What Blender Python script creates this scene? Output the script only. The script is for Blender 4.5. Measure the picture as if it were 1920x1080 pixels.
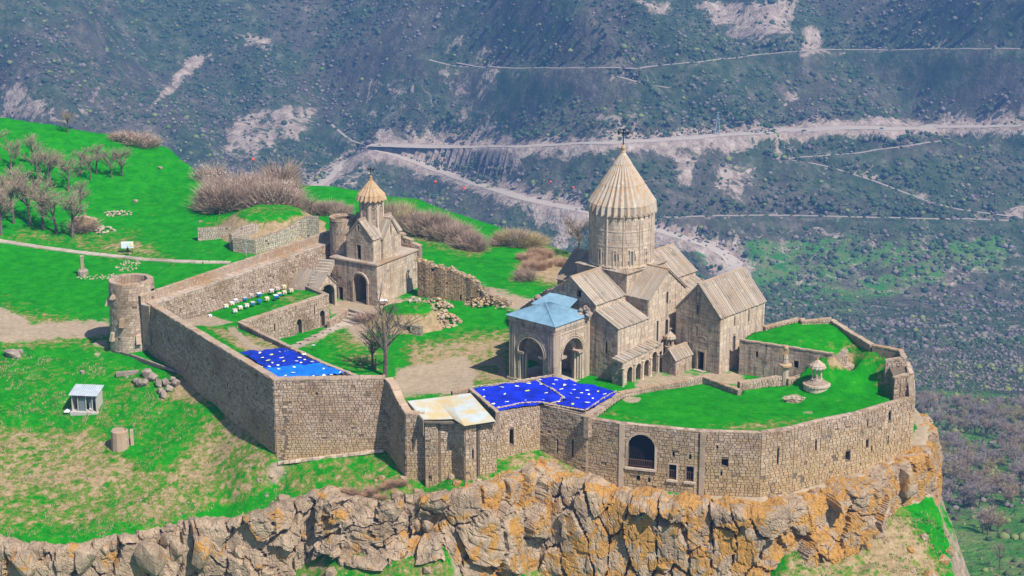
import bpy, bmesh, math, random
import numpy as np
from mathutils import Vector, Matrix, noise as mnoise
from mathutils.geometry import delaunay_2d_cdt
for o in list(bpy.data.objects): bpy.data.objects.remove(o)
SC = bpy.context.scene
COL = SC.collection
R = math.radians
# ------------------------------------------------------------------ camera, light
F_PX, PITCH, CH = 3400.0, R(16.1), 92.0
cam = bpy.data.cameras.new('camera'); camo = bpy.data.objects.new('camera', cam); COL.objects.link(camo)
camo.location = (0, 0, CH); camo.rotation_euler = (math.pi/2 - PITCH, 0, 0)
cam.sensor_width = 36.0; cam.lens = 36.0*F_PX/1920.0; cam.clip_start = 1.0; cam.clip_end = 12000
SC.camera = camo
SUN_ELEV = R(51); SUN_DIR = Vector((0.67, -0.74, 0)).normalized()     # horizontal direction towards the sun
w = bpy.data.worlds.new('World'); SC.world = w; w.use_nodes = True
nt = w.node_tree; bg = nt.nodes['Background']
sky = nt.nodes.new('ShaderNodeTexSky'); sky.sky_type = 'NISHITA'; sky.sun_disc = False
sky.sun_elevation = SUN_ELEV; sky.sun_rotation = math.atan2(SUN_DIR.x, SUN_DIR.y)
sky.altitude = 1500
nt.links.new(sky.outputs[0], bg.inputs[0]); bg.inputs[1].default_value = 0.095
sl = bpy.data.lights.new('sun', 'SUN'); sl.energy = 4.7; sl.angle = R(0.9); sl.color = (1.0, 0.93, 0.83)
so = bpy.data.objects.new('sun', sl); COL.objects.link(so)
sd = Vector((SUN_DIR.x*math.cos(SUN_ELEV), SUN_DIR.y*math.cos(SUN_ELEV), math.sin(SUN_ELEV)))
so.rotation_euler = sd.to_track_quat('Z', 'Y').to_euler(); so.location = (0, 0, 400)
SC.view_settings.view_transform = 'Standard'; SC.view_settings.look = 'None'
SC.view_settings.gamma = 1.0; SC.view_settings.exposure = 0.55; SC.view_settings.use_curve_mapping = False
SC.render.engine = 'CYCLES'
SC.cycles.max_bounces = 6; SC.cycles.diffuse_bounces = 3; SC.cycles.volume_bounces = 1

# ------------------------------------------------------------------ geometry of the survey: photo ray -> place
def ray(u, v):
    dx = (u-960)/F_PX; dy = (v-540)/F_PX
    return np.array([dx, math.cos(PITCH)-dy*math.sin(PITCH), -math.sin(PITCH)-dy*math.cos(PITCH)])
def P(u, v, z):
    r = ray(u, v); t = (z-CH)/r[2]
    return Vector((r[0]*t, r[1]*t, z))
def PX(x, y, z):
    d = y*math.cos(PITCH) - (z-CH)*math.sin(PITCH)
    up = y*math.sin(PITCH) + (z-CH)*math.cos(PITCH)
    return 960+F_PX*x/d, 540-F_PX*up/d
CE = Vector((.661, .750)); CS = Vector((.750, -.661)); CO = Vector((32.433, 269.558))   # church axes: east, south
def AB(a, b, z=0.0):
    p = CO + CE*a + CS*b
    return Vector((p.x, p.y, z))
# ------------------------------------------------------------------ noise
_rs = np.random.RandomState(7); _LAT = _rs.rand(256, 256)
def vn(x, y):
    x = np.asarray(x, float); y = np.asarray(y, float)
    xi = np.floor(x).astype(int); yi = np.floor(y).astype(int); fx = x-xi; fy = y-yi
    fx = fx*fx*(3-2*fx); fy = fy*fy*(3-2*fy)
    a = _LAT[xi & 255, yi & 255]; b = _LAT[(xi+1) & 255, yi & 255]; c = _LAT[xi & 255, (yi+1) & 255]; d = _LAT[(xi+1) & 255, (yi+1) & 255]
    return (a*(1-fx)+b*fx)*(1-fy)+(c*(1-fx)+d*fx)*fy
def fbm(x, y, o=4):
    s = 0; a = .5; n = 0
    for i in range(o):
        s = s + a*vn(x*2**i+17.3*i, y*2**i+9.1*i); n += a; a *= .5
    return s/n
def sms(a, b, x):
    t = np.clip((x-a)/(b-a), 0, 1); return t*t*(3-2*t)
def inpoly(poly, x, y):
    x = np.asarray(x); y = np.asarray(y); ins = np.zeros(x.shape, bool); n = len(poly)
    for i in range(n):
        x0, y0 = poly[i][0], poly[i][1]; x1, y1 = poly[(i+1) % n][0], poly[(i+1) % n][1]
        if y0 == y1: continue
        c = ((y0 > y) != (y1 > y)) & (x < (x1-x0)*(y-y0)/(y1-y0)+x0); ins ^= c
    return ins
def distpoly(poly, x, y, closed=True):
    d = np.full(np.shape(x), 1e9); n = len(poly)
    for i in range(n if closed else n-1):
        x0, y0 = poly[i][0], poly[i][1]; x1, y1 = poly[(i+1) % n][0], poly[(i+1) % n][1]
        dx, dy = x1-x0, y1-y0; L = dx*dx+dy*dy+1e-9
        t = np.clip(((x-x0)*dx+(y-y0)*dy)/L, 0, 1)
        d = np.minimum(d, np.hypot(x-x0-t*dx, y-y0-t*dy))
    return d
def rbf(ctrl):
    c = np.array([[p[0], p[1]] for p in ctrl]); z = np.array([p[2] for p in ctrl]); n = len(c)
    D = np.hypot(c[:, None, 0]-c[None, :, 0], c[:, None, 1]-c[None, :, 1])
    A = np.zeros((n+1, n+1)); A[:n, :n] = -D; A[:n, n] = 1; A[n, :n] = 1
    s = np.linalg.solve(A + np.diag([-.5]*n+[0]), np.append(z, 0))
    def f(x, y):
        x = np.asarray(x, float); y = np.asarray(y, float); r = np.full(x.shape, s[n])
        for i in range(n): r = r - s[i]*np.hypot(x-c[i, 0], y-c[i, 1])
        return r
    return f
# ------------------------------------------------------------------ mesh builder and scene graph
WLOC = {}
def _link(o, parent, wl, cs=None):
    COL.objects.link(o)
    if parent is not None:
        o.parent = parent; o.location = Vector(wl) - WLOC[parent.name]
    else: o.location = wl
    WLOC[o.name] = Vector(wl)
    return o
class MB:
    def __init__(s): s.v = []; s.f = []; s.m = []; s.mi = 0
    def poly(s, pts):
        n = len(s.v); s.v += [tuple(p) for p in pts]; s.f.append(tuple(range(n, n+len(pts)))); s.m.append(s.mi)
    def raw(s, vs, fs):
        n = len(s.v); s.v += [tuple(p) for p in vs]
        for f in fs: s.f.append(tuple(i+n for i in f)); s.m.append(s.mi)
    def prism(s, bot, top, cap=True):      # two rings of equal length, CCW seen from outside/top
        n = len(bot); vs = list(bot)+list(top)
        fs = [(i, (i+1) % n, n+(i+1) % n, n+i) for i in range(n)]
        if cap: fs += [tuple(range(n, 2*n)), tuple(reversed(range(n)))]
        s.raw(vs, fs)
    def box(s, c, d, rz=0, taper=1.0):     # c = base centre, d = sizes
        x, y, z = d[0]/2, d[1]/2, d[2]; ca, sa = math.cos(rz), math.sin(rz)
        def q(px, py, pz): return (c[0]+px*ca-py*sa, c[1]+px*sa+py*ca, c[2]+pz)
        b = [q(-x, -y, 0), q(x, -y, 0), q(x, y, 0), q(-x, y, 0)]
        t = [q(-x*taper, -y*taper, z), q(x*taper, -y*taper, z), q(x*taper, y*taper, z), q(-x*taper, y*taper, z)]
        s.prism(b, t)
    def obox(s, p0, p1, wd, h, z0=None):   # bar from p0 to p1 (3D), horizontal width wd, height h downwards from z
        p0 = Vector(p0); p1 = Vector(p1); d = (p1-p0); n = Vector((d.y, -d.x, 0)).normalized()*(wd/2); u = Vector((0, 0, h))
        s.prism([p0-u+n, p1-u+n, p1-u-n, p0-u-n], [p0+n, p1+n, p1-n, p0-n])
    def tube(s, p0, p1, r0, r1, n=6):
        p0 = Vector(p0); p1 = Vector(p1); d = (p1-p0).normalized()
        a = d.orthogonal().normalized(); b = d.cross(a)
        A = [p0+(a*math.cos(2*math.pi*i/n)+b*math.sin(2*math.pi*i/n))*r0 for i in range(n)]
        B = [p1+(a*math.cos(2*math.pi*i/n)+b*math.sin(2*math.pi*i/n))*r1 for i in range(n)]
        s.prism(A, B)
    def lathe(s, c, prof, n=16, ph=0.0):   # prof: (r, z)
        rings = []
        for r, z in prof: rings.append([(c[0]+r*math.cos(ph+2*math.pi*i/n), c[1]+r*math.sin(ph+2*math.pi*i/n), c[2]+z) for i in range(n)])
        vs = [p for rg in rings for p in rg]; fs = []
        for k in range(len(prof)-1):
            for i in range(n): j = (i+1) % n; fs.append((k*n+i, k*n+j, (k+1)*n+j, (k+1)*n+i))
        fs.append(tuple(reversed(range(n)))); fs.append(tuple((len(prof)-1)*n+i for i in range(n)))
        s.raw(vs, fs)
    def build(s, name, mat, parent=None, smooth=False, origin=None):
        me = bpy.data.meshes.new(name)
        V = np.array(s.v, dtype=np.float64).reshape(-1, 3)
        if origin is None:
            mn, mx = V.min(0), V.max(0); origin = ((mn[0]+mx[0])/2, (mn[1]+mx[1])/2, mn[2])
        V = V - np.array(origin)
        me.from_pydata(V.tolist(), [], s.f)
        mats = mat if isinstance(mat, (list, tuple)) else [mat]
        for m in mats: me.materials.append(m)
        if len(mats) > 1: me.polygons.foreach_set('material_index', s.m)
        if smooth: me.polygons.foreach_set('use_smooth', [True]*len(me.polygons))
        me.update()
        return _link(bpy.data.objects.new(name, me), parent, origin)
def tag(o, label=None, cat=None, group=None, kind=None):
    if label: o['label'] = label
    if cat: o['category'] = cat
    if group: o['group'] = group
    if kind: o['kind'] = kind
    return o
def thing(name, loc, label, cat, group=None):
    o = bpy.data.objects.new(name, None); o.empty_display_size = .5
    _link(o, None, loc); return tag(o, label, cat, group)
def stuffed(o): o['kind'] = 'stuff'; return o
def numesh(name, V, Fc, mat, parent=None, smooth=False, kind=None, origin=(0, 0, 0)):
    me = bpy.data.meshes.new(name); V = np.asarray(V, np.float32)-np.array(origin, np.float32); Fc = np.asarray(Fc, np.int32); k = Fc.shape[1]
    me.vertices.add(len(V)); me.vertices.foreach_set('co', V.ravel())
    me.loops.add(Fc.size); me.loops.foreach_set('vertex_index', Fc.ravel())
    me.polygons.add(len(Fc)); me.polygons.foreach_set('loop_start', np.arange(0, Fc.size, k, dtype=np.int32))
    if smooth: me.polygons.foreach_set('use_smooth', np.ones(len(Fc), bool))
    me.update(calc_edges=True); me.materials.append(mat)
    o = _link(bpy.data.objects.new(name, me), parent, origin)
    if kind: o['kind'] = kind
    return o
def copy_tree(o, loc, rz=0.0, sc=1.0, **kw):
    c = o.copy(); COL.objects.link(c); c.location = loc; c.rotation_euler = (0, 0, rz); c.scale = (sc, sc, sc) if not isinstance(sc, tuple) else sc
    WLOC[c.name] = Vector(loc)
    for ch in list(o.children):
        d = ch.copy(); COL.objects.link(d); d.parent = c
        for g in ch.children: e = g.copy(); COL.objects.link(e); e.parent = d
    tag(c, **kw)
    return c
# ------------------------------------------------------------------ materials
def newmat(name, rough=.9):
    m = bpy.data.materials.new(name); m.use_nodes = True; n = m.node_tree.nodes
    b = n['Principled BSDF']; b.inputs['Roughness'].default_value = rough; b.inputs['Specular IOR Level'].default_value = .2
    return m, m.node_tree, b
def flat(name, col, rough=.85, metal=0.0, var=.0, bump=0.0, sc=8.0):
    m, t, b = newmat(name, rough); b.inputs['Metallic'].default_value = metal; b.inputs['Base Color'].default_value = (*col, 1)
    if var:
        tn = NT(t); n = tn.noise(sc, 4)
        c = tn.ramp(n, [(.3, tuple(k*(1-var) for k in col)), (.7, tuple(min(1, k*(1+var)) for k in col))]); t.links.new(c, b.inputs['Base Color'])
        if bump: tn.bump(n, bump, b)
    return m
class NT:
    def __init__(s, t): s.t = t; s.g = t.nodes.new('ShaderNodeNewGeometry'); s.oi = None
    def N(s, ty, **kw):
        n = s.t.nodes.new(ty)
        for k, v in kw.items(): setattr(n, k, v)
        return n
    def L(s, a, b): s.t.links.new(a, b)
    def pos(s, scale=(1, 1, 1)):
        m = s.N('ShaderNodeMapping'); m.inputs['Scale'].default_value = scale; s.L(s.g.outputs['Position'], m.inputs['Vector']); return m.outputs[0]
    def noise(s, sc, det=3, rough=.55, vec=None, scale=(1, 1, 1), dist=0):
        n = s.N('ShaderNodeTexNoise'); n.inputs['Scale'].default_value = sc; n.inputs['Detail'].default_value = det; n.inputs['Roughness'].default_value = rough
        n.inputs['Distortion'].default_value = dist
        s.L(vec or s.pos(scale), n.inputs['Vector']); return n.outputs['Fac']
    def ramp(s, f, st, interp='LINEAR'):
        r = s.N('ShaderNodeValToRGB'); r.color_ramp.interpolation = interp; e = r.color_ramp.elements
        while len(e) < len(st): e.new(.5)
        for i, (p, c) in enumerate(st):
            e[i].position = p; e[i].color = (*c, 1) if not isinstance(c, (int, float)) else (c, c, c, 1)
        s.L(f, r.inputs[0]); return r.outputs[0]
    def mix(s, f, a, b, mode='MIX'):
        m = s.N('ShaderNodeMix'); m.data_type = 'RGBA'; m.blend_type = mode
        for v, i in ((f, 0), (a, 6), (b, 7)):
            if isinstance(v, (int, float)): m.inputs[i].default_value = v
            elif isinstance(v, tuple): m.inputs[i].default_value = (*v, 1)
            else: s.L(v, m.inputs[i])
        return m.outputs[2]
    def math(s, op, a, b=None, c=None):
        m = s.N('ShaderNodeMath'); m.operation = op
        for i, v in enumerate((a, b, c)):
            if v is None: continue
            if isinstance(v, (int, float)): m.inputs[i].default_value = v
            else: s.L(v, m.inputs[i])
        return m.outputs[0]
    def rnd(s):                                  # a random value per stone, whether joined or single
        o = s.N('ShaderNodeObjectInfo'); a = s.math('ADD', s.g.outputs['Random Per Island'], o.outputs['Random'])
        return s.math('FRACT', a)
    def attr(s, name):
        a = s.N('ShaderNodeAttribute'); a.attribute_name = name; return a.outputs['Fac']
    def sep(s, vec):
        x = s.N('ShaderNodeSeparateXYZ'); s.L(vec, x.inputs[0]); return x.outputs
    def bump(s, f, strength, b, dist=.1):
        n = s.N('ShaderNodeBump'); n.inputs['Strength'].default_value = strength; n.inputs['Distance'].default_value = dist
        s.L(f, n.inputs['Height']); s.L(n.outputs[0], b.inputs['Normal'])
def stonemat(name, cols, vst=None, stain=(.22, .14, .07), stain_lo=.50, stain_hi=.70, dark=.35, lich=0.0, streak=0.0, zbrown=None):
    m, t, b = newmat(name, .92); T = NT(t)
    n = len(cols); c = T.ramp(T.rnd(), [(i/(n-1), k) for i, k in enumerate(cols)])
    big = T.noise(.16, 5, .6); c = T.mix(T.ramp(big, [(stain_lo, 0.0), (stain_hi, 0.75)]), c, stain)
    if zbrown:
        z = T.sep(T.g.outputs['Position'])[2]; zz = T.math('ADD', z, T.math('MULTIPLY', T.noise(.25, 4), 9.0))
        f = T.N('ShaderNodeMapRange'); f.inputs[1].default_value = zbrown[0]; f.inputs[2].default_value = zbrown[1]; f.inputs[3].default_value = .85; f.inputs[4].default_value = 0
        T.L(zz, f.inputs[0]); c = T.mix(f.outputs[0], c, T.mix(T.rnd(), (.36, .25, .12), (.50, .36, .19)))
    dk = T.noise(.45, 5, .65); c = T.mix(T.ramp(dk, [(.56, 0.0), (.72, dark)]), c, (.07, .06, .055))
    if streak:
        sk = T.noise(1.0, 4, .6, scale=(1.6, 1.6, .12)); c = T.mix(T.ramp(sk, [(.5, 0.0), (.68, streak)]), c, (.11, .10, .095))
        s2 = T.noise(1.0, 3, .6, scale=(2.3, 2.3, .2)); c = T.mix(T.ramp(s2, [(.58, 0.0), (.72, streak*.7)]), c, (.48, .35, .2))
    if vst: vs = T.noise(1.0, 5, .65, scale=(2.0, 2.0, .22)); c = T.mix(T.ramp(vs, [(.50, 0.0), (.62, .85)]), c, vst)
    wl = T.noise(1.1, 3, .6); c = T.mix(T.ramp(wl, [(.60, 0.0), (.70, .45)]), c, (.55, .50, .44))
    if lich:
        li = T.noise(.8, 5, .65); c = T.mix(T.ramp(li, [(.52, 0.0), (.64, lich)]), c, (.46, .24, .06))
    fine = T.noise(6.0, 3, .7); c = T.mix(T.ramp(fine, [(.3, .35), (.5, 0.0)]), c, T.mix(1.0, c, (.55, .5, .45), 'MULTIPLY'))
    T.L(c, b.inputs['Base Color']); T.bump(T.noise(5.0, 5, .7), .6, b, .08)
    return m
M = {}
GB = [(.27, .195, .14), (.40, .295, .215), (.49, .375, .28), (.40, .31, .25), (.56, .43, .325), (.33, .24, .165)]
M['rubble'] = stonemat('rubble_masonry', GB, zbrown=(-1.5, 5.0), dark=.8, stain=(.25, .155, .08), stain_lo=.45, lich=.25)
M['rubble_hi'] = stonemat('rubble_masonry_upper', GB, dark=.5)
M['ashlar'] = stonemat('ashlar', [(.36, .27, .205), (.45, .345, .26), (.39, .30, .24), (.51, .40, .305), (.27, .205, .165)], streak=.75, dark=.7, lich=.25, stain_lo=.55, stain_hi=.8)  # darker copy: carries painted shade on west faces, plain stonework elsewhere
M['ashlar_light'] = stonemat('ashlar_light', [(.47, .365, .27), (.56, .44, .33), (.44, .35, .275), (.62, .50, .38), (.39, .295, .21)], streak=.5, dark=.2, stain=(.40, .28, .17), stain_lo=.55, stain_hi=.8)  # paler copy: sunlight painted into south faces, also pale trim and columns
M['mortar'] = flat('mortar', (.16, .12, .085), var=.3, bump=.3, sc=3)
M['mortar_light'] = flat('mortar_light', (.26, .20, .15), var=.3, sc=2)
M['cap'] = stonemat('capstone', [(.38, .27, .19), (.45, .34, .25), (.33, .25, .19)], stain=(.34, .19, .08), dark=.3)
M['roofstone'] = stonemat('roof_slab', [(.26, .215, .17), (.33, .275, .22), (.40, .34, .275), (.29, .245, .205)], stain=(.28, .21, .14), dark=.55, lich=.15)
M['roofcone'] = stonemat('cone_slab', [(.36, .31, .25), (.46, .40, .335), (.40, .345, .285)], vst=(.42, .24, .11), stain=(.44, .34, .24), stain_lo=.55, dark=.15, lich=.25)
M['rooforange'] = stonemat('orange_slab', [(.40, .27, .15), (.46, .33, .20), (.38, .29, .20)], vst=(.42, .22, .08), stain=(.38, .26, .15), dark=.25)
M['slate'] = flat('dark_slate', (.07, .07, .08), var=.3, sc=2)
M['slateline'] = flat('slate_joint', (.55, .55, .55))
M['paving'] = stonemat('paving', [(.40, .34, .28), (.47, .40, .33), (.35, .30, .25)], dark=.15)
M['iron'] = flat('iron', (.02, .018, .017), .6)
M['rust'] = flat('rusty_iron', (.15, .08, .05), .8)
M['dark'] = flat('unlit_interior', (.006, .005, .005))  # near-black colour stands in for the unlit depth behind doors, windows and slots
M['glass'] = flat('window_glass', (.16, .19, .21), .15)
M['wood'] = flat('weathered_wood', (.16, .13, .10), var=.3, sc=3)
M['white'] = flat('white_paint', (.75, .76, .77), .7, var=.1, sc=2)
def rockmat():
    m, t, b = newmat('cliff_rock', .95); T = NT(t)
    n1 = T.noise(.35, 5, .6); c = T.ramp(n1, [(.3, (.25, .17, .11)), (.5, (.42, .30, .195)), (.68, (.54, .40, .27))])
    c = T.mix(T.ramp(T.rnd(), [(0, .0), (1, .35)]), c, (.36, .29, .22))
    x = T.sep(T.g.outputs['Position'])[0]
    r = T.N('ShaderNodeMapRange'); r.inputs[1].default_value = -30; r.inputs[2].default_value = 12; r.inputs[3].default_value = -.07; r.inputs[4].default_value = .03; T.L(x, r.inputs[0])
    li = T.math('ADD', T.noise(.33, 6, .62, dist=.5), r.outputs[0])
    c = T.mix(T.ramp(li, [(.50, 0.0), (.56, .9)]), c, T.mix(T.noise(1.5, 3), (.38, .17, .03), (.56, .31, .07)))
    st = T.noise(1.0, 4, .6, scale=(1.2, 1.2, .15)); c = T.mix(T.ramp(st, [(.55, 0.0), (.7, .5)]), c, (.13, .11, .09))
    gl = T.noise(.9, 5, .7); c = T.mix(T.ramp(gl, [(.60, 0.0), (.70, .6)]), c, (.50, .46, .40))
    T.L(c, b.inputs['Base Color'])
    vo = T.N('ShaderNodeTexVoronoi'); vo.feature = 'DISTANCE_TO_EDGE'; vo.inputs['Scale'].default_value = .75
    nz = T.N('ShaderNodeTexNoise'); nz.inputs['Scale'].default_value = .8; nz.inputs['Detail'].default_value = 4; T.L(T.pos(), nz.inputs['Vector']); vm = T.N('ShaderNodeVectorMath'); vm.operation = 'MULTIPLY_ADD'; vm.inputs[1].default_value = (1.2, 1.2, 1.2); T.L(nz.outputs['Color'], vm.inputs[0]); T.L(T.pos((1, 1, .45)), vm.inputs[2]); T.L(vm.outputs[0], vo.inputs['Vector'])
    cr = T.math('MINIMUM', vo.outputs['Distance'], .07); cr = T.math('MULTIPLY', cr, 5.0)
    h = T.math('ADD', T.math('ADD', T.noise(1.6, 6, .65), cr), T.math('MULTIPLY', T.noise(6, 5, .75), .5)); T.bump(h, .9, b, .4)
    return m
M['rock'] = rockmat()
def boulder_mat(name, a, bcol):
    m, t, b = newmat(name, .95); T = NT(t)
    c = T.ramp(T.noise(.9, 5, .65), [(.3, a), (.7, bcol)]); T.L(c, b.inputs['Base Color']); T.bump(T.noise(4, 5, .7), .8, b, .15); return m
M['boulder'] = boulder_mat('grey_boulder', (.16, .125, .11), (.42, .34, .28))
M['pale'] = boulder_mat('pale_rubble', (.34, .26, .19), (.54, .44, .34))
M['whiterock'] = boulder_mat('white_boulder', (.55, .53, .50), (.8, .78, .75))
M['bark'] = flat('bark', (.13, .105, .085), var=.4, sc=2)
M['twig'] = flat('twig', (.36, .26, .195), var=.25, sc=.5)
M['twig_mauve'] = flat('twig_mauve', (.33, .265, .25), var=.25, sc=.2)
M['twig_dark'] = flat('twig_dark', (.11, .085, .065), var=.3, sc=1)
M['twig_olive'] = flat('twig_olive', (.40, .33, .16), var=.25, sc=.2)
M['blossom'] = flat('blossom', (.72, .60, .52), var=.2, sc=2)
M['dryweed'] = flat('dry_weed', (.42, .27, .17), var=.35, sc=.6)
GREEN = (.004, .235, .003)
def groundmat():
    m, t, b = newmat('meadow', .95); T = NT(t); t_ = T
    dry = T.attr('dry'); path = T.attr('path')
    n = T.noise(.10, 6, .68); n2 = T.noise(.9, 6, .72, scale=(1, 1, 1)); f = T.math('ADD', T.math('ADD', T.math('MULTIPLY', n, .45), T.math('MULTIPLY', n2, .95)), T.math('MULTIPLY', dry, .50))
    grass = T.ramp(T.noise(.45, 8, .80), [(.30, (.006, .12, .003)), (.48, (.008, .215, .004)), (.62, (.02, .27, .005)), (.74, (.09, .30, .015))])
    mid = T.ramp(T.noise(2.0, 4, .7), [(.3, (.085, .16, .02)), (.7, (.20, .22, .045))])
    dryc = T.ramp(T.noise(1.3, 5, .7), [(.3, (.22, .155, .08)), (.5, (.34, .25, .14)), (.7, (.44, .33, .20))])
    c = T.mix(T.ramp(f, [(.83, 0.0), (.92, 1.0)]), grass, mid); c = T.mix(T.ramp(f, [(.94, 0.0), (1.0, 1.0)]), c, dryc)
    pc = T.ramp(T.noise(1.2, 6, .7), [(.3, (.29, .225, .15)), (.7, (.45, .35, .25))])
    pm = T.math('ADD', path, T.math('MULTIPLY', T.math('SUBTRACT', T.noise(.5, 6, .75), .5), 1.5))
    c = T.mix(T.ramp(pm, [(.40, 0.0), (.66, 1.0)]), c, pc)
    steep = T.sep(T.g.outputs['Normal'])[2]
    rk = T.ramp(T.math('ADD', steep, T.math('MULTIPLY', T.math('SUBTRACT', T.noise(1.0, 4), .5), .5)), [(.42, 1.0), (.56, 0.0)])
    c = T.mix(rk, c, T.ramp(T.noise(.8, 5, .6), [(.3, (.20, .15, .11)), (.7, (.44, .35, .26))]))
    T.L(c, b.inputs['Base Color']); b.inputs['Specular IOR Level'].default_value = .05
    T.bump(T.math('ADD', T.noise(2.2, 5, .75), T.math('MULTIPLY', T.noise(9, 3, .7), .3)), .8, b, .25)
    return m
M['ground'] = groundmat()
def hprof(u): return np.interp(u, [-300, 470, 600, 840, 900, 1400, 1490, 1740], [13.0, 12.0, 6.5, 7.0, 14.5, 14.0, 8.5, 7.5])
# ------------------------------------------------------------------ far terrain
_PY = np.array([0, 200, 300, 400, 550, 750, 1000, 1200, 1350, 1500, 1650, 1850, 2200, 3200.])
_PZ = np.array([-50, -66, -82, -98, -128, -172, -232, -268, -286, -238, -180, -104, 30, 330.])
def zb(x, y):
    x = np.asarray(x, float); y = np.asarray(y, float)
    z = np.interp(y + .10*x + 30*np.sin(x/210.), _PY, _PZ)
    k = sms(1250, 1620, y)
    # spurs running down the far slope, slanting like the strata
    q = x*.80 + y*.45; r = -x*.45 + y*.80
    rd = 1-np.abs(2*fbm(q/300.+3, r/760.+5, 4)-1)
    z = z + k*(rd**2*185-88) + k*(fbm(q/70., r/160.+9, 4)-.5)*40
    z = z + (fbm(x/60.+2, y/60., 4)-.5)*(6+14*k) + (fbm(x/14., y/14., 3)-.5)*(1.5+5*k)
    z = z + sms(120, 420, x)*sms(420, 700, y)*(1-sms(900, 1200, y))*14*(fbm(x/120, y/120)-.3)
    return z
# ------------------------------------------------------------------ monastery spur: inside and outside levels
FORT = [(-62, 290), (-59.5, 287.3), (-46, 267), (-34.5, 248.6), (-18.4, 249.3), (-15.1, 242.7), (-10.6, 242.7), (-6.6, 240.4), (-4.8, 240.8), (4.2, 251.2), (10.8, 246.1),
        (15.3, 243.9), (25.9, 240.7), (35.4, 240), (44.1, 245.2), (49.9, 247.9), (57.7, 253.4), (59.9, 254.9), (60.2, 262), (53, 283), (41, 298), (12, 318), (-12, 322), (-17.1, 316), (-32.6, 311)]
def W3(l): return [tuple(P(*q)) for q in l]
zin = rbf(W3([(600, 640, 0), (650, 610, 0), (700, 590, .7), (705, 574, .6), (720, 680, -.4), (800, 700, -1), (870, 690, -1), (950, 712, -.7), (900, 600, .5), (850, 650, 0), (640, 700, -.5), (760, 735, -1.2), (880, 745, -1.2),
        (1163, 724, 0), (1243, 695, 0), (1300, 692, 0), (1347, 703, 0), (1390, 700, 0), (1470, 722, 0), (1000, 560, .8), (900, 540, 1), (800, 575, .9), (780, 500, 1.2), (1100, 560, .3), (450, 640, 0), (400, 600, 0), (300, 600, 0)]) +
        [(-46, 262, 0), (-30, 252, -1), (0, 247, -2), (20, 247, -1.5), (45, 255, -1), (55, 262, 0), (50, 280, 0), (35, 295, 0)])
zout = rbf([(-63, 284.5, -1.7), (-59, 285, -1.9), (-53, 275, -2.2), (-46, 265.5, -3.0), (-40, 256, -4.4), (-34.8, 247.8, -6.1), (-27, 247.8, -5.5), (-18.4, 247.5, -4.9), (-16, 241.5, -6.6), (-10, 241, -6.6), (-9, 239.0, -6.3), (-5, 238.9, -5.6), (0, 243, -5.4), (4.2, 249, -5.0), (10.6, 244.0, -6.9),
        (15.3, 242.4, -8.2), (25.9, 239.4, -8.0), (35.6, 238.7, -8.4), (44.4, 243.6, -8.3), (50.3, 246.3, -7.9), (58, 251.6, -7.0), (61.2, 253.5, -6.6), (62, 270, -5), (54, 286, -4), (42, 301, -2), (14, 321, 0)] +
        W3([(0, 605, -1.2), (0, 640, -1.8), (110, 620, -1.5), (205, 600, -1.2), (0, 500, .6), (100, 560, -.4), (155, 515, .2), (239, 478, 1), (100, 450, 1.6), (0, 450, 2.4), (340, 488, 1.2), (430, 492, 1.2),
        (0, 700, -4), (160, 770, -6.2), (0, 770, -6.2), (330, 760, -4.6), (230, 840, -8.0), (400, 850, -7.6), (0, 860, -9.5), (130, 900, -10.8), (300, 900, -10), (450, 900, -8.6), (0, 950, -12.2), (0, 1003, -14), (150, 1010, -14), (300, 985, -13.2), (430, 950, -12), (520, 905, -8.8),
        (560, 885, -7.2), (620, 905, -7.7), (700, 935, -8.4), (790, 925, -7.7),
        (0, 400, 4.5), (0, 330, 8.5), (0, 225, 15), (140, 250, 12.6), (200, 330, 6.8), (150, 400, 3.6), (250, 265, 10.3), (300, 340, 5.6), (310, 288, 8.4), (370, 345, 5.2), (330, 420, 2.6), (395, 392, 3.8), (440, 392, 3.8), (540, 400, 3.0), (480, 440, 2.6), (600, 400, 2.6),
        (760, 455, 1.5), (800, 440, 1.5), (900, 440, 1), (1000, 470, .5), (1050, 490, .3), (880, 500, 1.2), (1000, 540, .8), (700, 400, 2)]) + [(-190, 300, 0), (-190, 400, 14), (-180, 240, -12)])
EDGE_PX = [(-260, 1003, -14), (-60, 1003, -14), (0, 1003, -14), (80, 1012, -14), (150, 1012, -14), (230, 1000, -13.6), (300, 985, -13.2), (370, 970, -12.6), (430, 966, -12.0), (500, 950, -10.5), (560, 925, -9.0), (620, 908, -7.8), (700, 935, -8.4), (790, 925, -7.7)]
EDGE = [tuple(P(*q)) for q in EDGE_PX]+[(-9, 239.0, -6.3), (-5, 238.9, -5.6), (0, 243, -5.4), (4.2, 247.5, -5.3), (10.6, 243.6, -6.9), (15.3, 242.4, -8.2), (25.9, 239.4, -8.0), (35.6, 238.7, -8.4), (44.4, 243.6, -8.3), (50.3, 246.3, -7.9), (58, 251.6, -7.0), (61.2, 253.5, -6.6)]
PLAT = [(e[0], e[1]) for e in EDGE] + [(64.5, 262), (62, 275), (55, 290), (43, 304), (27, 320), (11, 343), (-1, 358), (-20, 378), (-38, 384), (-50, 384)]
for q in [(395, 385, 4), (378, 345, 5.0), (310, 285, 8.4), (250, 265, 10.3), (140, 250, 12.6), (0, 225, 15), (-120, 200, 19)]:
    p = P(*q); PLAT.append((p.x, p.y+2.5))
PLAT += [(-230, 470), (-230, 235)]
CTRL_Z = zout
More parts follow.
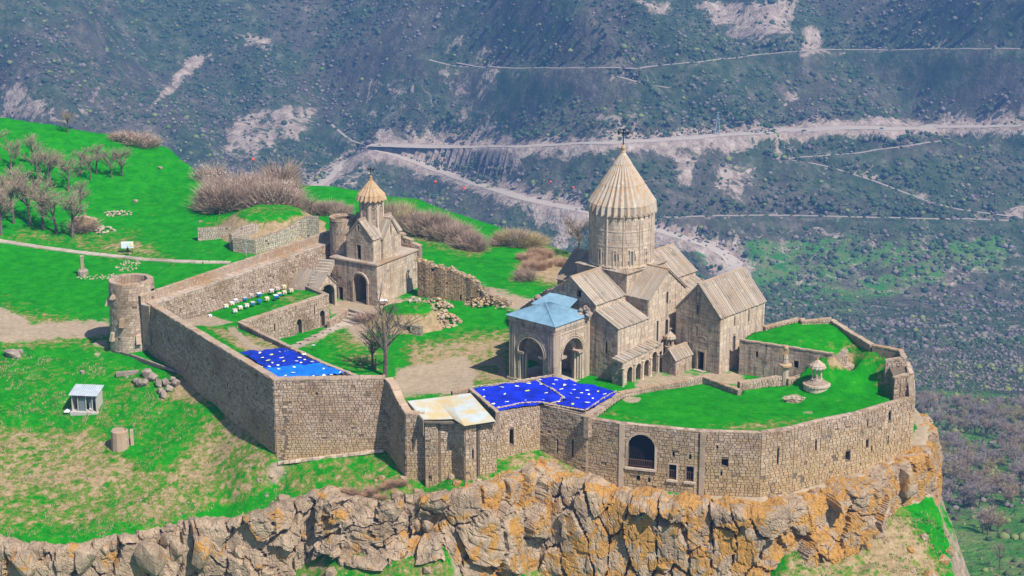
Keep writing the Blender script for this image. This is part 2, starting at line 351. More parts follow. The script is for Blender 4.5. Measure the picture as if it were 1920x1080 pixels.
def znear(x, y):
    x = np.asarray(x, float); y = np.asarray(y, float)
    ins = inpoly(FORT, x, y); df = distpoly(FORT, x, y)
    a = zin(x, y)+(fbm(x/3., y/3., 3)-.5)*.35; b = zout(x, y)+(fbm(x/7., y/7., 4)-.5)*.9
    z = np.where(ins & (df > 1.9), a, b)
    dp = distpoly(PLAT, x, y); out = ~inpoly(PLAT, x, y)
    c = 1-sms(262, 275, y)
    jag = (fbm(x/5., y/5., 3)-.5)*3
    uu = 960+F_PX*x/np.maximum(y, 1)*.94; hc = (hprof(uu)-2.2+jag)*c; d = dp
    drop = hc*sms(0, 1.6, d) + np.where(c > .5, .62, .95)*np.maximum(0, d-1.2*c) + .02*d*d*(1-c)
    rough = (fbm(x/4., y/4., 4)-.5)*sms(0, 3, d)*2.4
    z = np.where(out, z-drop+rough-2.0*np.maximum(0, x-63.5-rough)*(1-sms(275, 330, y)), z)
    return np.maximum(z, zb(x, y)-1.0)
GX0, GX1, GY0, GY1, GS = -190., 105., 165., 500., .62
gx = np.arange(GX0, GX1, GS); gy = np.arange(GY0, GY1, GS)
XX, YY = np.meshgrid(gx, gy); ZZ = znear(XX, YY)
def gz(x, y):
    i = min(max((x-GX0)/GS, 0), len(gx)-1.001); j = min(max((y-GY0)/GS, 0), len(gy)-1.001)
    a, b = int(i), int(j); fx, fy = i-a, j-b
    return float((ZZ[b, a]*(1-fx)+ZZ[b, a+1]*fx)*(1-fy)+(ZZ[b+1, a]*(1-fx)+ZZ[b+1, a+1]*fx)*fy)
def G(u, v, t0=150., t1=480.):           # where a sight line meets the near ground
    r = ray(u, v); t = t0
    while t < t1:
        p = r*t
        if GX0 < p[0] < GX1 and GY0 < p[1] < GY1 and CH+p[2] < gz(p[0], p[1]): break
        t += .25
    p = r*t; return Vector((p[0], p[1], gz(p[0], p[1])))
def GF(us, vs, t0=600., t1=2600., dt=3.0):            # the same for the far slope, vectorised
    us = np.asarray(us, float); vs = np.asarray(vs, float); n = len(us); rr = np.array([ray(a, b) for a, b in zip(us, vs)])
    t = np.full(n, t0); live = np.ones(n, bool)
    while live.any() and t.min() < t1:
        p = rr*t[:, None]; below = (CH+p[:, 2]) < zb(p[:, 0], p[:, 1]); live &= ~below; t[live] += dt
        if (t[live] > t1).any(): live &= t < t1
    p = rr*t[:, None]; return p[:, 0], p[:, 1], zb(p[:, 0], p[:, 1])
def gridmesh(name, X, Y, Z, mat, kind, **attrs):
    ny, nx = X.shape; idx = np.arange(nx*ny).reshape(ny, nx)
    Fc = np.stack([idx[:-1, :-1], idx[:-1, 1:], idx[1:, 1:], idx[1:, :-1]], -1).reshape(-1, 4)
    o = numesh(name, np.stack([X, Y, Z], -1).reshape(-1, 3), Fc, mat, None, True, kind)
    for k, a in attrs.items():
        at = o.data.attributes.new(k, 'FLOAT', 'POINT'); at.data.foreach_set('value', np.asarray(a, np.float32).ravel())
    return o
def patchmask(X, Y, Z, polys, soft=6.0):
    d = Y*math.cos(PITCH)-(Z-CH)*math.sin(PITCH); u = 960+F_PX*X/d; v = 540-F_PX*(Y*math.sin(PITCH)+(Z-CH)*math.cos(PITCH))/d
    m = np.zeros(X.shape)
    for pl, s in polys:
        ins = inpoly(pl, u, v); dd = distpoly(pl, u, v); m = np.maximum(m, s*np.clip(.5+np.where(ins, dd, -dd)/soft, 0, 1))
    return m
DRY = [([(540, 960), (1200, 960), (1200, 1150), (540, 1150)], .40), ([(-300, 780), (150, 800), (300, 880), (430, 800), (520, 850), (560, 900), (430, 950), (300, 990), (-300, 1010)], .50), ([(-300, 640), (200, 660), (420, 740), (300, 880), (-300, 780)], .22), ([(380, 780), (470, 770), (525, 870), (500, 900), (400, 900), (330, 850)], .50),
       ([(0, 560), (150, 600), (210, 600), (210, 660), (0, 660)], .45), ([(330, 690), (420, 720), (390, 760), (300, 750)], .6), ([(500, 860), (760, 830), (900, 900), (850, 960), (500, 930)], .35), ([(860, 860), (1100, 830), (1180, 940), (860, 960)], .5),
       ([(120, 440), (250, 440), (320, 490), (150, 470)], .55), ([(0, 440), (60, 430), (200, 470), (0, 445)], .5), ([(385, 420), (560, 400), (600, 440), (450, 460)], .6), ([(1000, 460), (1080, 480), (1060, 540), (960, 520)], .8),
       ([(730, 430), (800, 440), (900, 470), (940, 450), (900, 480), (800, 465)], .6), ([(760, 640), (960, 620), (960, 720), (760, 740)], .62), ([(600, 620), (720, 620), (720, 700), (650, 690)], .45), ([(1480, 1000), (1700, 960), (1800, 1100), (1450, 1100)], .62),
       ([(540, 500), (600, 500), (640, 560), (560, 560)], .5), ([(740, 660), (860, 650), (870, 700), (760, 740)], .3)]
PATHS = [([(-300, 560), (0, 575), (60, 605), (205, 600), (206, 625), (170, 632), (0, 642), (-300, 650)], 1.0), ([(170, 630), (205, 640), (200, 655), (185, 650), (197, 700), (190, 700), (178, 660)], .8),
         ([(640, 590), (800, 590), (790, 600), (690, 625), (705, 660), (680, 650), (640, 615), (600, 640), (560, 655), (590, 625)], .8), ([(745, 690), (870, 665), (900, 700), (880, 740), (730, 745)], .85), ([(900, 532), (1010, 562), (1000, 590), (950, 580), (905, 548)], .9),
         ([(615, 560), (790, 560), (790, 585), (680, 600), (620, 590)], 1.0), ([(1200, 700), (1400, 690), (1400, 730), (1280, 720), (1180, 735)], .75), ([(795, 640), (880, 640), (905, 650), (810, 665)], .5)]
dry = patchmask(XX, YY, ZZ, DRY, 40.); path = patchmask(XX, YY, ZZ, PATHS, 22.); path = np.maximum(path, .75*(distpoly([(e[0], e[1]) for e in EDGE[20:]]+[(64.5, 262), (62, 275)], XX, YY, False) < 2.2))
gridmesh('ground', XX, YY, ZZ, M['ground'], 'structure', dry=dry, path=path)

# ---- cliff: one rock sheet with block relief, then single rocks
def worley(s, t, seed=3):
    si = np.floor(s).astype(int); ti = np.floor(t).astype(int); f1 = np.full(s.shape, 9.); f2 = np.full(s.shape, 9.); cid = np.zeros(s.shape); tx = np.zeros(s.shape)
    for a in (-1, 0, 1):
        for b in (-1, 0, 1):
            ci = si+a; cj = ti+b; jx = _LAT[(ci*7+seed) & 255, (cj*13+1) & 255]; jy = _LAT[(ci*5+91) & 255, (cj*3+seed*11) & 255]
            dx = s-(ci+jx); dy = t-(cj+jy); d = np.maximum(np.abs(dx)*.55+np.hypot(dx, dy)*.5, np.abs(dy)*.95)
            cl = d < f1; f2 = np.where(cl, f1, np.minimum(f2, d)); cid = np.where(cl, _LAT[(ci*11+5) & 255, (cj*17+7) & 255], cid); tx = np.where(cl, dx*(_LAT[(ci*3) & 255, cj & 255]-.5)+dy*(_LAT[(ci*9) & 255, (cj*2) & 255]-.35), tx); f1 = np.minimum(f1, d)
    return f1, f2, cid, tx
def cliff():
    E = np.array([e for e in EDGE] + [(64.5, 262, -6), (62.5, 272, -6)]); seg = np.hypot(*(E[1:, :2]-E[:-1, :2]).T); cum = np.concatenate([[0], np.cumsum(seg)])
    ns = int(cum[-1]/.22); s = np.linspace(0, cum[-1], ns); ex = np.interp(s, cum, E[:, 0]); ey = np.interp(s, cum, E[:, 1]); ez = np.interp(s, cum, E[:, 2])
    k = 9; ker = np.ones(k)/k; pad = lambda a: np.convolve(np.pad(a, k//2, 'edge'), ker, 'valid')
    ex, ey = pad(ex), pad(ey); tx = np.gradient(ex); ty = np.gradient(ey); L = np.hypot(tx, ty); nx_, ny_ = ty/L, -tx/L
    nt_ = 74; t = np.linspace(-.12, 1.25, nt_); S, T = np.meshgrid(s, t); hgt = 13.5
    top = ez+(fbm(s/2.2, s*0+3, 3)-.5)*1.2; u0 = np.array([PX(a, b, c)[0] for a, b, c in zip(ex, ey, ez)]); hp_ = hprof(u0)[None]
    sk = .5*np.sin(S/11.); f1, f2, cid, tl = worley(S/3.5+T*sk+fbm(S/6, T*3)*.8, T*hgt/7.0+fbm(S/5+4, T*2)*.9)
    g1, g2, cid2, tl2 = worley(S/1.1+fbm(S/3, T*6)*.6, T*hgt/1.9, 8)
    disp = 2.2*cid+2.4*tl+1.8*sms(0, .06, f2-f1)+.2*sms(0, .06, g2-g1)+.30*cid2+.35*tl2+.3*(fbm(S/1.2, T*hgt/1.2, 4)-.5)+.8*fbm(S/9., T*2)
    disp += np.maximum(T, 0)*1.6
    disp *= (1-.5*sms(1600, 1700, u0)-.35*(1-sms(300, 700, u0)))[None]
    cave = np.exp(-((u0-800)/38.)**2)[None, :]*np.exp(-((T-.62)/.26)**2); disp -= cave*4.2
    disp *= sms(-.12, .06, T)
    lean = np.maximum(T, 0)*0
    lip = np.where(T < 0, -T/.12*2.0, 0); X = ex+nx_*(disp-.4-lip); Y = ey+ny_*(disp-.4-lip)
    Z = top-T*hp_+(fbm(S/.8, T*10, 3)-.5)*.3; Z = np.where(T < 0, top+.12+(fbm(S/.7, T*30, 3)-.5)*.6-np.where(u0[None] < 870, 1.2*(-T)/.12, 0), Z)
    o_c = gridmesh('cliff', X, Y, Z, M['rock'], 'structure'); o_c.data.polygons.foreach_set('use_smooth', np.zeros(len(o_c.data.polygons), bool)); return o_c, (s, ex, ey, ez, nx_, ny_, u0)
CLIFF, CL = cliff()
def rock_mesh(name, seed, mat, flatness=1.0, n=26, sub=True):
    rg = random.Random(seed); bm = bmesh.new()
    for i in range(n):
        v = Vector((rg.uniform(-1, 1), rg.uniform(-1, 1), rg.uniform(-1, 1))); k = max(abs(v.x), abs(v.y), abs(v.z)); v = v/(k**.55*v.length**.45+1e-6)
        bm.verts.new((v.x*.5*rg.uniform(.85, 1), v.y*.5*rg.uniform(.85, 1), v.z*.5*rg.uniform(.9, 1)*flatness))
    r = bmesh.ops.convex_hull(bm, input=bm.verts)
    bmesh.ops.delete(bm, geom=[g for g in r['geom_interior'] if isinstance(g, bmesh.types.BMVert)], context='VERTS')
    me = bpy.data.meshes.new(name); bm.to_mesh(me); bm.free(); me.materials.append(mat); return me
ROCKS = [rock_mesh('rock', 40+i, M['rock']) for i in range(8)]
BOULD = [rock_mesh('boulder', 70+i, M['boulder']) for i in range(5)]
PALE = [rock_mesh('rubble', 90+i, M['pale'], n=14) for i in range(4)]
def inst(name, me, loc, sc, rot=(0, 0, 0), parent=None):
    o = bpy.data.objects.new(name, me); _link(o, parent, loc); o.scale = sc if isinstance(sc, tuple) else (sc, sc, sc); o.rotation_euler = rot; return o
rg = random.Random(5); s_, ex_, ey_, ez_, nx__, ny__, u0_ = CL
n = 0
for k in range(330):
    i = rg.randrange(0, len(s_)); u = u0_[i]
    if u < -60 or u > 1790: continue
    t = rg.random()**1.1*(hprof(u)-1.5)
    if abs(u-800) < 50 and 4.5 < t < 10: continue
    wdt = rg.uniform(1.0, 2.6); hgt = wdt*rg.uniform(1.1, 2.6) if u > 860 else wdt*rg.uniform(.8, 1.5)
    if t > 8 or rg.random() < .25: hgt = wdt*rg.uniform(.7, 1.0)
    off = (rg.uniform(.5, 1.5)+t*.11)*(1-.5*sms(1600, 1700, u))+(1.2 if t > 9 else 0)
    o = inst('rock', rg.choice(ROCKS), (ex_[i]+nx__[i]*off, ey_[i]+ny__[i]*off, ez_[i]-t-hgt*.3+.1), (wdt, wdt*.9, hgt), (rg.uniform(-.12, .12), rg.uniform(-.25, .25), rg.uniform(0, 6.28)), CLIFF)
    n += 1
    if n > 270: break
# hand-placed great boulders at the foot, right of centre
for (u, v, z, sx, sy, sz, rx) in [(1465, 985, -14.5, 4.6, 3.6, 3.0, .3), (1500, 1018, -17, 3.4, 3, 2.6, .2), (1455, 1045, -19, 4.4, 3.4, 3, .1), (1530, 1050, -19.5, 4.0, 3, 2.4, -.3), (1265, 960, -13, 4.0, 2.8, 8.5, .05), (1200, 980, -15, 3.2, 3.0, 8.0, -.1), (1060, 900, -9.5, 3.2, 2.8, 5, .1), (1100, 970, -14, 3.6, 3, 7, -.35),
                              (930, 1010, -17, 4.2, 3, 4, .3), (1000, 1040, -18.5, 4.6, 3, 4.5, -.1), (1590, 960, -12.5, 3, 2.6, 6, .1), (1650, 930, -11, 4, 3, 5, .2), (1340, 960, -13, 3.6, 2.8, 7.5, 0), (1700, 900, -9.5, 3.4, 3, 5, 0), (280, 1040, -15.6, 4.6, 3, 5.4, .1), (470, 1000, -14.5, 4.2, 3, 5, .2), (530, 960, -12.6, 3.4, 3, 4.5, -.2), (380, 1030, -16, 3.4, 3, 5, .1), (640, 985, -14, 3, 2.6, 3, .3), (720, 990, -14, 3.6, 3, 2.6, .2), (50, 1050, -16, 4, 3, 4, .2), (160, 1045, -16, 3.4, 3, 4.4, -.1), (860, 960, -12, 2.6, 2.4, 4.6, .1), (1560, 1075, -21, 3, 2.6, 1.8, 0), (1150, 1060, -20, 4, 3, 3.6, .2)]:
    inst('rock', rg.choice(ROCKS), tuple(P(u, v, z)-Vector((0, 0, .4))), (sx*1.05, sy, sz), (rx, rx*.5, rg.uniform(0, 6)), CLIFF)

# ---- far mountain sheet
def farmat():
    m, t, b = newmat('mountain_side', 1.0); T = NT(t); b.inputs['Specular IOR Level'].default_value = 0
    pale = T.attr('pale'); grn = T.attr('green')
    n = T.noise(.009, 7, .68, dist=.6); c = T.ramp(n, [(.34, (.020, .058, .026)), (.46, (.050, .100, .040)), (.54, (.105, .090, .075)), (.62, (.15, .12, .10)), (.72, (.28, .23, .18))])
    c2 = T.ramp(T.noise(.07, 5, .75), [(.36, (.018, .035, .020)), (.52, (.10, .11, .065)), (.70, (.34, .29, .22))]); c = T.mix(.5, c, c2)
    rk = T.noise(.02, 8, .75, dist=.8); c = T.mix(T.ramp(rk, [(.60, 0.0), (.68, .7)]), c, (.34, .30, .27))
    gr = T.math('ADD', grn, T.math('MULTIPLY', T.math('SUBTRACT', T.noise(.03, 6, .7), .5), 1.6)); c = T.mix(T.ramp(gr, [(.50, 0.0), (.62, 1.0)]), c, T.ramp(T.noise(.1, 4), [(.3, (.03, .20, .02)), (.5, (.10, .22, .05)), (.7, (.22, .22, .10))]))
    pm = T.math('ADD', pale, T.math('MULTIPLY', T.math('SUBTRACT', T.noise(.045, 9, .80, dist=.7), .5), 2.2)); c = T.mix(T.ramp(pm, [(.46, 0.0), (.58, 1.0)]), c, T.ramp(T.noise(.12, 5, .7), [(.35, (.27, .20, .16)), (.6, (.54, .43, .35)), (.75, (.64, .55, .48))]))
    T.L(c, b.inputs['Base Color']); T.bump(T.math('ADD', T.noise(.09, 6, .75), T.math('MULTIPLY', T.noise(.4, 3), .25)), 1.0, b, 6.0)
    return m
M['far'] = farmat()
PALE_PX = [([(1240, 425), (1925, 430), (1925, 760), (1600, 640), (1400, 600), (1240, 500)], .34), ([(695, 245), (740, 232), (800, 250), (900, 262), (960, 258), (1060, 256), (1170, 262), (1280, 256), (1400, 250), (1400, 262), (1170, 275), (1000, 280), (720, 278)], .95), ([(1440, 243), (1500, 225), (1590, 216), (1700, 224), (1800, 232), (1925, 236), (1925, 244), (1700, 244), (1500, 248)], 1.0),  # first polygon: colour raised to brighten a slope dim from facing off the sun
     ([(690, 275), (720, 280), (640, 335), (560, 395), (540, 388)], .85), ([(640, 330), (700, 300), (740, 300), (640, 380), (590, 400)], .5), ([(740, 290), (900, 345), (1060, 385), (1100, 470), (1040, 440), (900, 380), (800, 330)], .62), ([(1190, 0), (1262, 0), (1250, 34), (1225, 30)], .8), ([(1290, 0), (1500, 0), (1490, 75), (1400, 72), (1340, 50)], .68), ([(1505, 45), (1535, 45), (1560, 110), (1500, 115)], .8), ([(1350, 62), (1440, 60), (1460, 80), (1380, 75)], .8),
     ([(810, 100), (870, 55), (880, 62), (830, 105)], .8), ([(350, 110), (400, 98), (330, 170), (270, 215), (300, 170)], .85), ([(130, 220), (170, 170), (215, 135), (260, 110), (200, 170), (160, 215)], .72), ([(440, 210), (540, 190), (610, 200), (570, 260), (480, 300), (400, 290)], .60), ([(1265, 295), (1310, 290), (1300, 350), (1270, 350)], .75), ([(1285, 250), (1380, 255), (1440, 300), (1300, 300)], .62),
     ([(1340, 300), (1430, 300), (1400, 385), (1330, 360)], .55), ([(1110, 212), (1200, 205), (1190, 225), (1120, 228)], .75), ([(1440, 252), (1460, 258), (1475, 298), (1455, 300)], .85), ([(560, 400), (640, 360), (660, 380), (600, 410)], .6), ([(1040, 400), (1100, 400), (1100, 470), (1030, 480)], .62), ([(0, 150), (60, 165), (130, 230), (0, 225)], .66),
     ([(860, 60), (960, 50), (900, 90)], .45), ([(440, 55), (540, 50), (510, 95), (450, 90)], .55), ([(690, 130), (960, 145), (930, 230), (660, 215)], .42), ([(1660, 330), (1760, 370), (1720, 385)], .6), ([(1870, 385), (1925, 380), (1925, 410), (1880, 410)], .8), ([(1730, 35), (1790, 50), (1730, 50)], .8), ([(1470, 165), (1520, 175), (1480, 205), (1430, 200)], .6)]
GREEN_PX = [([(1300, 420), (1925, 430), (1925, 520), (1500, 620), (1390, 600), (1240, 480)], .63), ([(1390, 500), (1520, 500), (1540, 560), (1420, 560)], .62), ([(1300, 470), (1350, 470), (1350, 510), (1300, 500)], .8), ([(1700, 700), (1960, 720), (1960, 1150), (1760, 1150), (1700, 900)], .72), ([(1540, 580), (1700, 600), (1925, 700), (1925, 560), (1700, 540)], .42), ([(0, 60), (250, 80), (180, 200), (0, 180)], .35), ([(700, 0), (1200, 0), (1100, 130), (760, 150)], .30)]
ROADPTS = []
def ribbon(name, pts, wid, mat):
    us, vs = [], []
    for (a, b), (c, d) in zip(pts[:-1], pts[1:]):
        k = max(2, int(math.hypot(c-a, d-b)/7))
        for i in range(k): us.append(a+(c-a)*i/k); vs.append(b+(d-b)*i/k)
    us.append(pts[-1][0]); vs.append(pts[-1][1])
    x, y, z = GF(us, vs); jump = np.concatenate([[0], np.hypot(np.diff(x), np.diff(y))])
    runs = np.split(np.arange(len(x)), np.where(jump > 140)[0])
    for rn in runs:
        if len(rn) < 3: continue
        X, Y, Z = x[rn], y[rn], z[rn]; c = np.concatenate([[0], np.cumsum(np.hypot(np.diff(X), np.diff(Y)))]); n = max(4, int(c[-1]/3.)); s = np.linspace(0, c[-1], n)
        X, Y, Z = np.interp(s, c, X), np.interp(s, c, Y), np.interp(s, c, Z)
        for a, kk in ((0, 9), (1, 9), (2, 15)):
            kk = min(kk, (n//2)*2-1); ker = np.ones(kk)/kk; A = (X, Y, Z)[a]; B = np.convolve(np.pad(A, kk//2, 'edge'), ker, 'valid'); (X, Y, Z)[a][:] = B
        tx, ty = np.gradient(X), np.gradient(Y); L = np.hypot(tx, ty)+1e-6; nx, ny = -ty/L, tx/L
        rows = [np.stack([X+nx*k*wid/2, Y+ny*k*wid/2, Z+.35-.5*abs(k)], -1) for k in (-1.25, -1, 0, 1, 1.25)]; V = np.concatenate(rows); Fc = [(r*n+i, r*n+i+1, (r+1)*n+i+1, (r+1)*n+i) for r in range(4) for i in range(n-1)]
        for a, b, c_ in zip(X, Y, Z): ROADPTS.append((a, b, c_, wid))
        numesh(name, V, Fc, mat, None, True, 'structure')
def bench(xs, ys, Z):
    D = np.full(Z.shape, 1e9); Zr = Z.copy(); Wd = np.zeros(Z.shape)
    for (x, y, z, w_) in ROADPTS:
        R_ = w_/2+20; a, b = np.searchsorted(xs, [x-R_, x+R_]); c, d = np.searchsorted(ys, [y-R_, y+R_])
        if a >= b or c >= d: continue
        dd = np.hypot(xs[None, a:b]-x, ys[c:d, None]-y); m_ = dd < D[c:d, a:b]; D[c:d, a:b][m_] = dd[m_]; Zr[c:d, a:b][m_] = z-.4; Wd[c:d, a:b][m_] = w_
    t = sms(0, 1, (D-Wd/2-2.0)/16.); return Zr*(1-t)+Z*t, np.where(D < 1e8, np.clip(1.2-(D-Wd/2)/16., 0, 1)*np.where(Wd > 4, .85, .35), 0)
M['road'] = boulder_mat('dirt_road', (.34, .28, .23), (.52, .44, .37))
M['track'] = boulder_mat('dirt_track', (.24, .20, .17), (.38, .32, .27))
ribbon('mountain_road', [(690, 274), (780, 277), (860, 278), (1000, 274), (1180, 267), (1350, 254), (1440, 247), (1560, 241), (1700, 241), (1925, 237)], 13, M['road'])
ribbon('mountain_road', [(700, 279), (760, 299), (850, 330), (950, 362), (1020, 383), (1090, 395), (1150, 410), (1220, 430), (1290, 450), (1340, 468), (1368, 482), (1384, 497), (1380, 510), (1365, 520)], 10, M['road'])
ribbon('mountain_road', [(694, 276), (655, 300), (610, 335), (545, 385)], 9, M['road'])
for p in ([(1470, 298), (1560, 315), (1650, 345), (1730, 375), (1800, 395), (1900, 408)], [(1240, 413), (1320, 407), (1400, 405), (1600, 408), (1900, 414)], [(800, 112), (860, 130), (960, 133), (1200, 130), (1300, 118), (1440, 103), (1520, 95), (1700, 97), (1920, 98)], [(1130, 140), (1200, 158), (1260, 167)], [(1440, 300), (1600, 290), (1780, 262)], [(850, 120), (900, 132), (950, 134)], [(620, 230), (660, 270), (690, 272)]):
    ribbon('mountain_track', p, 2.6, M['track'])
def far():
    for nm, xs, ys in (('mountain', np.arange(-1400, 1400, 5.5), np.concatenate([np.arange(480, 1100, 6.), np.arange(1100, 1950, 3.6), np.arange(1950, 2350, 12.)])), ('valley_slope', np.arange(60, 420, 2.2), np.arange(200, 484, 2.2))):
        X, Y = np.meshgrid(xs, ys); Z = zb(X, Y); 
        if nm == 'valley_slope': Z = Z-.0
        pm_ = patchmask(X, Y, Z, PALE_PX, 30.); Z, rp_ = bench(xs, ys, Z)
        gridmesh(nm, X, Y, Z, M['far'], 'structure', pale=np.maximum(pm_, rp_), green=patchmask(X, Y, Z, GREEN_PX, 90.))
    X, Y = np.meshgrid(np.arange(-1400, 1401, 20.), np.arange(-300, 500, 20.)); Z = zb(X, Y)-2.5
    gridmesh('valley_floor', X, Y, Z, M['far'], 'structure', pale=X*0, green=X*0+.4)
far()
# ---- scrub on the mountain: joined low blobs
def blobs(name, n, region, mat, smin, smax, seed, thr=.5, nscale=90., flat_=.8, avoid=True, freq=None):
    r = np.random.RandomState(seed); bm = bmesh.new(); bmesh.ops.create_icosphere(bm, subdivisions=1, radius=1); bm.verts.ensure_lookup_table()
    tv = np.array([v.co[:] for v in bm.verts]); tf = np.array([[v.index for v in f.verts] for f in bm.faces]); bm.free()
    keep = tv[:, 2] > -.6; y = np.sqrt(r.uniform(region[0]**2, region[1]**2, n*4)); x = r.uniform(region[2], region[3], n*4)*y
    k = fbm(x/nscale+seed, y/nscale, 5)
    ok = k > thr-.25*r.rand(n*4)**2; x, y = x[ok][:n], y[ok][:n]
    ins = ~inpoly(PLAT, x, y) | (y > 520); x, y = x[ins], y[ins]; z = zb(x, y)
    if avoid:
        pm = patchmask(x[None], y[None], z[None], PALE_PX, 8.)[0]; ok = pm < .35+.5*r.rand(len(x))**3
        u = PX(x, y, z); x, y, z = x[ok], y[ok], z[ok]
    m = len(x); s = r.uniform(smin, smax, m)*(.45+1.1*r.rand(m)**2)
    jit = 1+(r.rand(m, len(tv), 3)-.5)*.5
    a = r.rand(m)*6.28; ca, sa = np.cos(a), np.sin(a)
    V = tv[None]*jit; vx = V[..., 0]*ca[:, None]-V[..., 1]*sa[:, None]; vy = V[..., 0]*sa[:, None]+V[..., 1]*ca[:, None]
    V = np.stack([x[:, None]+vx*s[:, None], y[:, None]+vy*s[:, None], z[:, None]+(V[..., 2]*flat_+.3)*s[:, None]], -1).reshape(-1, 3)
    Fc = (tf[None]+(np.arange(m)*len(tv))[:, None, None]).reshape(-1, 3)
    return numesh(name, V, Fc, mat, None, False, 'stuff')
def scrubmat(name, cols):
    m, t, b = newmat(name, 1.0); T = NT(t); b.inputs['Specular IOR Level'].default_value = 0
    c = T.ramp(T.g.outputs['Random Per Island'], [(i/(len(cols)-1), k) for i, k in enumerate(cols)]); T.L(c, b.inputs['Base Color']); return m
M['scrub'] = scrubmat('scrub', [(.035, .065, .030), (.055, .105, .04), (.09, .095, .055), (.05, .085, .045)])
M['scrub2'] = scrubmat('spring_scrub', [(.16, .20, .05), (.22, .24, .09), (.10, .17, .05)])
M['scrub3'] = scrubmat('bare_scrub', [(.19, .155, .15), (.14, .12, .12), (.25, .21, .18)])
blobs('scrub', 36000, (1050, 2000, -.33, .33), M['scrub'], .8, 2.3, 1, .52)
blobs('bare_scrub', 16000, (1050, 2000, -.33, .33), M['scrub3'], .9, 2.0, 2, .50, 70)
blobs('spring_scrub', 1600, (1100, 1900, -.33, .33), M['scrub2'], 1.0, 2.3, 3, .55, 50)
blobs('spring_scrub', 900, (400, 1000, .17, .33), M['scrub2'], .5, 1.6, 14, .50, 40)
blobs('scrub', 12000, (420, 1100, .05, .33), M['scrub'], .35, 1.1, 4, .53, 30)
blobs('bare_scrub', 9000, (520, 1100, .05, .33), M['scrub3'], .4, 1.1, 5, .52, 40)
# ------------------------------------------------------------------ masonry
def clip_convex(pl, outer):
    out = pl; n = len(outer)
    for i in range(n):
        ax, ay = outer[i]; bx, by = outer[(i+1) % n]; res = []
        for j in range(len(out)):
            p, q = out[j], out[(j+1) % len(out)]
            sp = (bx-ax)*(p[1]-ay)-(by-ay)*(p[0]-ax); sq = (bx-ax)*(q[1]-ay)-(by-ay)*(q[0]-ax)
            if sp >= 0: res.append(p)
            if (sp >= 0) != (sq >= 0):
                t = sp/(sp-sq); res.append((p[0]+(q[0]-p[0])*t, p[1]+(q[1]-p[1])*t))
        out = res
        if len(out) < 3: return []
    return out
def pin(pl, x, y):
    c = False; n = len(pl)
    for i in range(n):
        (x0, y0), (x1, y1) = pl[i], pl[(i+1) % n]
        if (y0 > y) != (y1 > y) and x < (x1-x0)*(y-y0)/(y1-y0)+x0: c = not c
    return c
def hole_half(h, y):       # horizontal extent of a hole at height y
    if h[0] == 'r': return (h[1], h[2]) if h[3] < y < h[4] else None
    r = (h[2]-h[1])/2; c = (h[1]+h[2])/2
    if h[3] < y <= h[4]: return (h[1], h[2])
    if h[4] < y < h[4]+r: k = math.sqrt(r*r-(y-h[4])**2); return (c-k, c+k)
    return None
def hole_poly(h, n=10):
    if h[0] == 'r': return [(h[1], h[3]), (h[2], h[3]), (h[2], h[4]), (h[1], h[4])]
    r = (h[2]-h[1])/2; c = (h[1]+h[2])/2
    return [(h[1], h[3]), (h[2], h[3])]+[(c+r*math.cos(math.pi*i/n), h[4]+r*math.sin(math.pi*i/n)) for i in range(n+1)]
SRG = random.Random(11)
def blocks(outer, holes, ch, lmin, lmax, gap=.035, drop=.004, skip=None, jit=.02):
    ys = [p[1] for p in outer]; y = min(ys); yt = max(ys); res = []; x0 = min(p[0] for p in outer); x1 = max(p[0] for p in outer)
    while y < yt-.08:
        h = ch*(SRG.uniform(.82, 1.2) if ch > .4 else SRG.uniform(.62, 1.4)); ym = y+h/2; cuts = []
        for H in holes:
            e = hole_half(H, ym) or hole_half(H, y+.05) or hole_half(H, y+h-.05)
            if e: cuts.append((e[0]-.02, e[1]+.02))
        segs = [(x0, x1)]
        for c in cuts:
            ns = []
            for s in segs:
                if c[1] <= s[0] or c[0] >= s[1]: ns.append(s)
                else:
                    if c[0] > s[0]: ns.append((s[0], c[0]))
                    if c[1] < s[1]: ns.append((c[1], s[1]))
            segs = ns
        for s in segs:
            x = s[0]
            while x < s[1]-.05:
                l = SRG.uniform(lmin, lmax)
                if s[1]-x-l < lmin*.6: l = s[1]-x
                if SRG.random() > drop and not (skip and skip(x+l/2, ym)):
                    g = gap/2; j = lambda: SRG.uniform(-jit, jit)
                    q = [(x+g+abs(j()), y+g+j()*.5), (x+l-g-abs(j()), y+g+j()*.5), (x+l-g-abs(j()), y+h-g+j()*.5), (x+g+abs(j()), y+h-g+j()*.5)]
                    q = clip_convex(q, outer)
                    if len(q) >= 3: res.append(q)
                x += l
        y += h
    return res
UNIT = []
def unit_block(mat):
    key = mat.name
    for k, ms in UNIT:
        if k == key: return SRG.choice(ms)
    ms = []
    for v in range(4):
        mb = MB(); j = lambda: SRG.uniform(-.03, .03)
        bot = [(-.5, 0, 0), (.5, 0, 0), (.5, 0, 1), (-.5, 0, 1)]; top = [(-.48+j()*.5, -1, .02), (.48+j()*.5, -1, .02), (.48+j()*.5, -1, .98), (-.48+j()*.5, -1, .98)]
        mb.prism(bot, top); me = bpy.data.meshes.new('stone'); me.from_pydata(mb.v, [], mb.f); me.materials.append(mat); ms.append(me)
    UNIT.append((key, ms)); return ms[0]
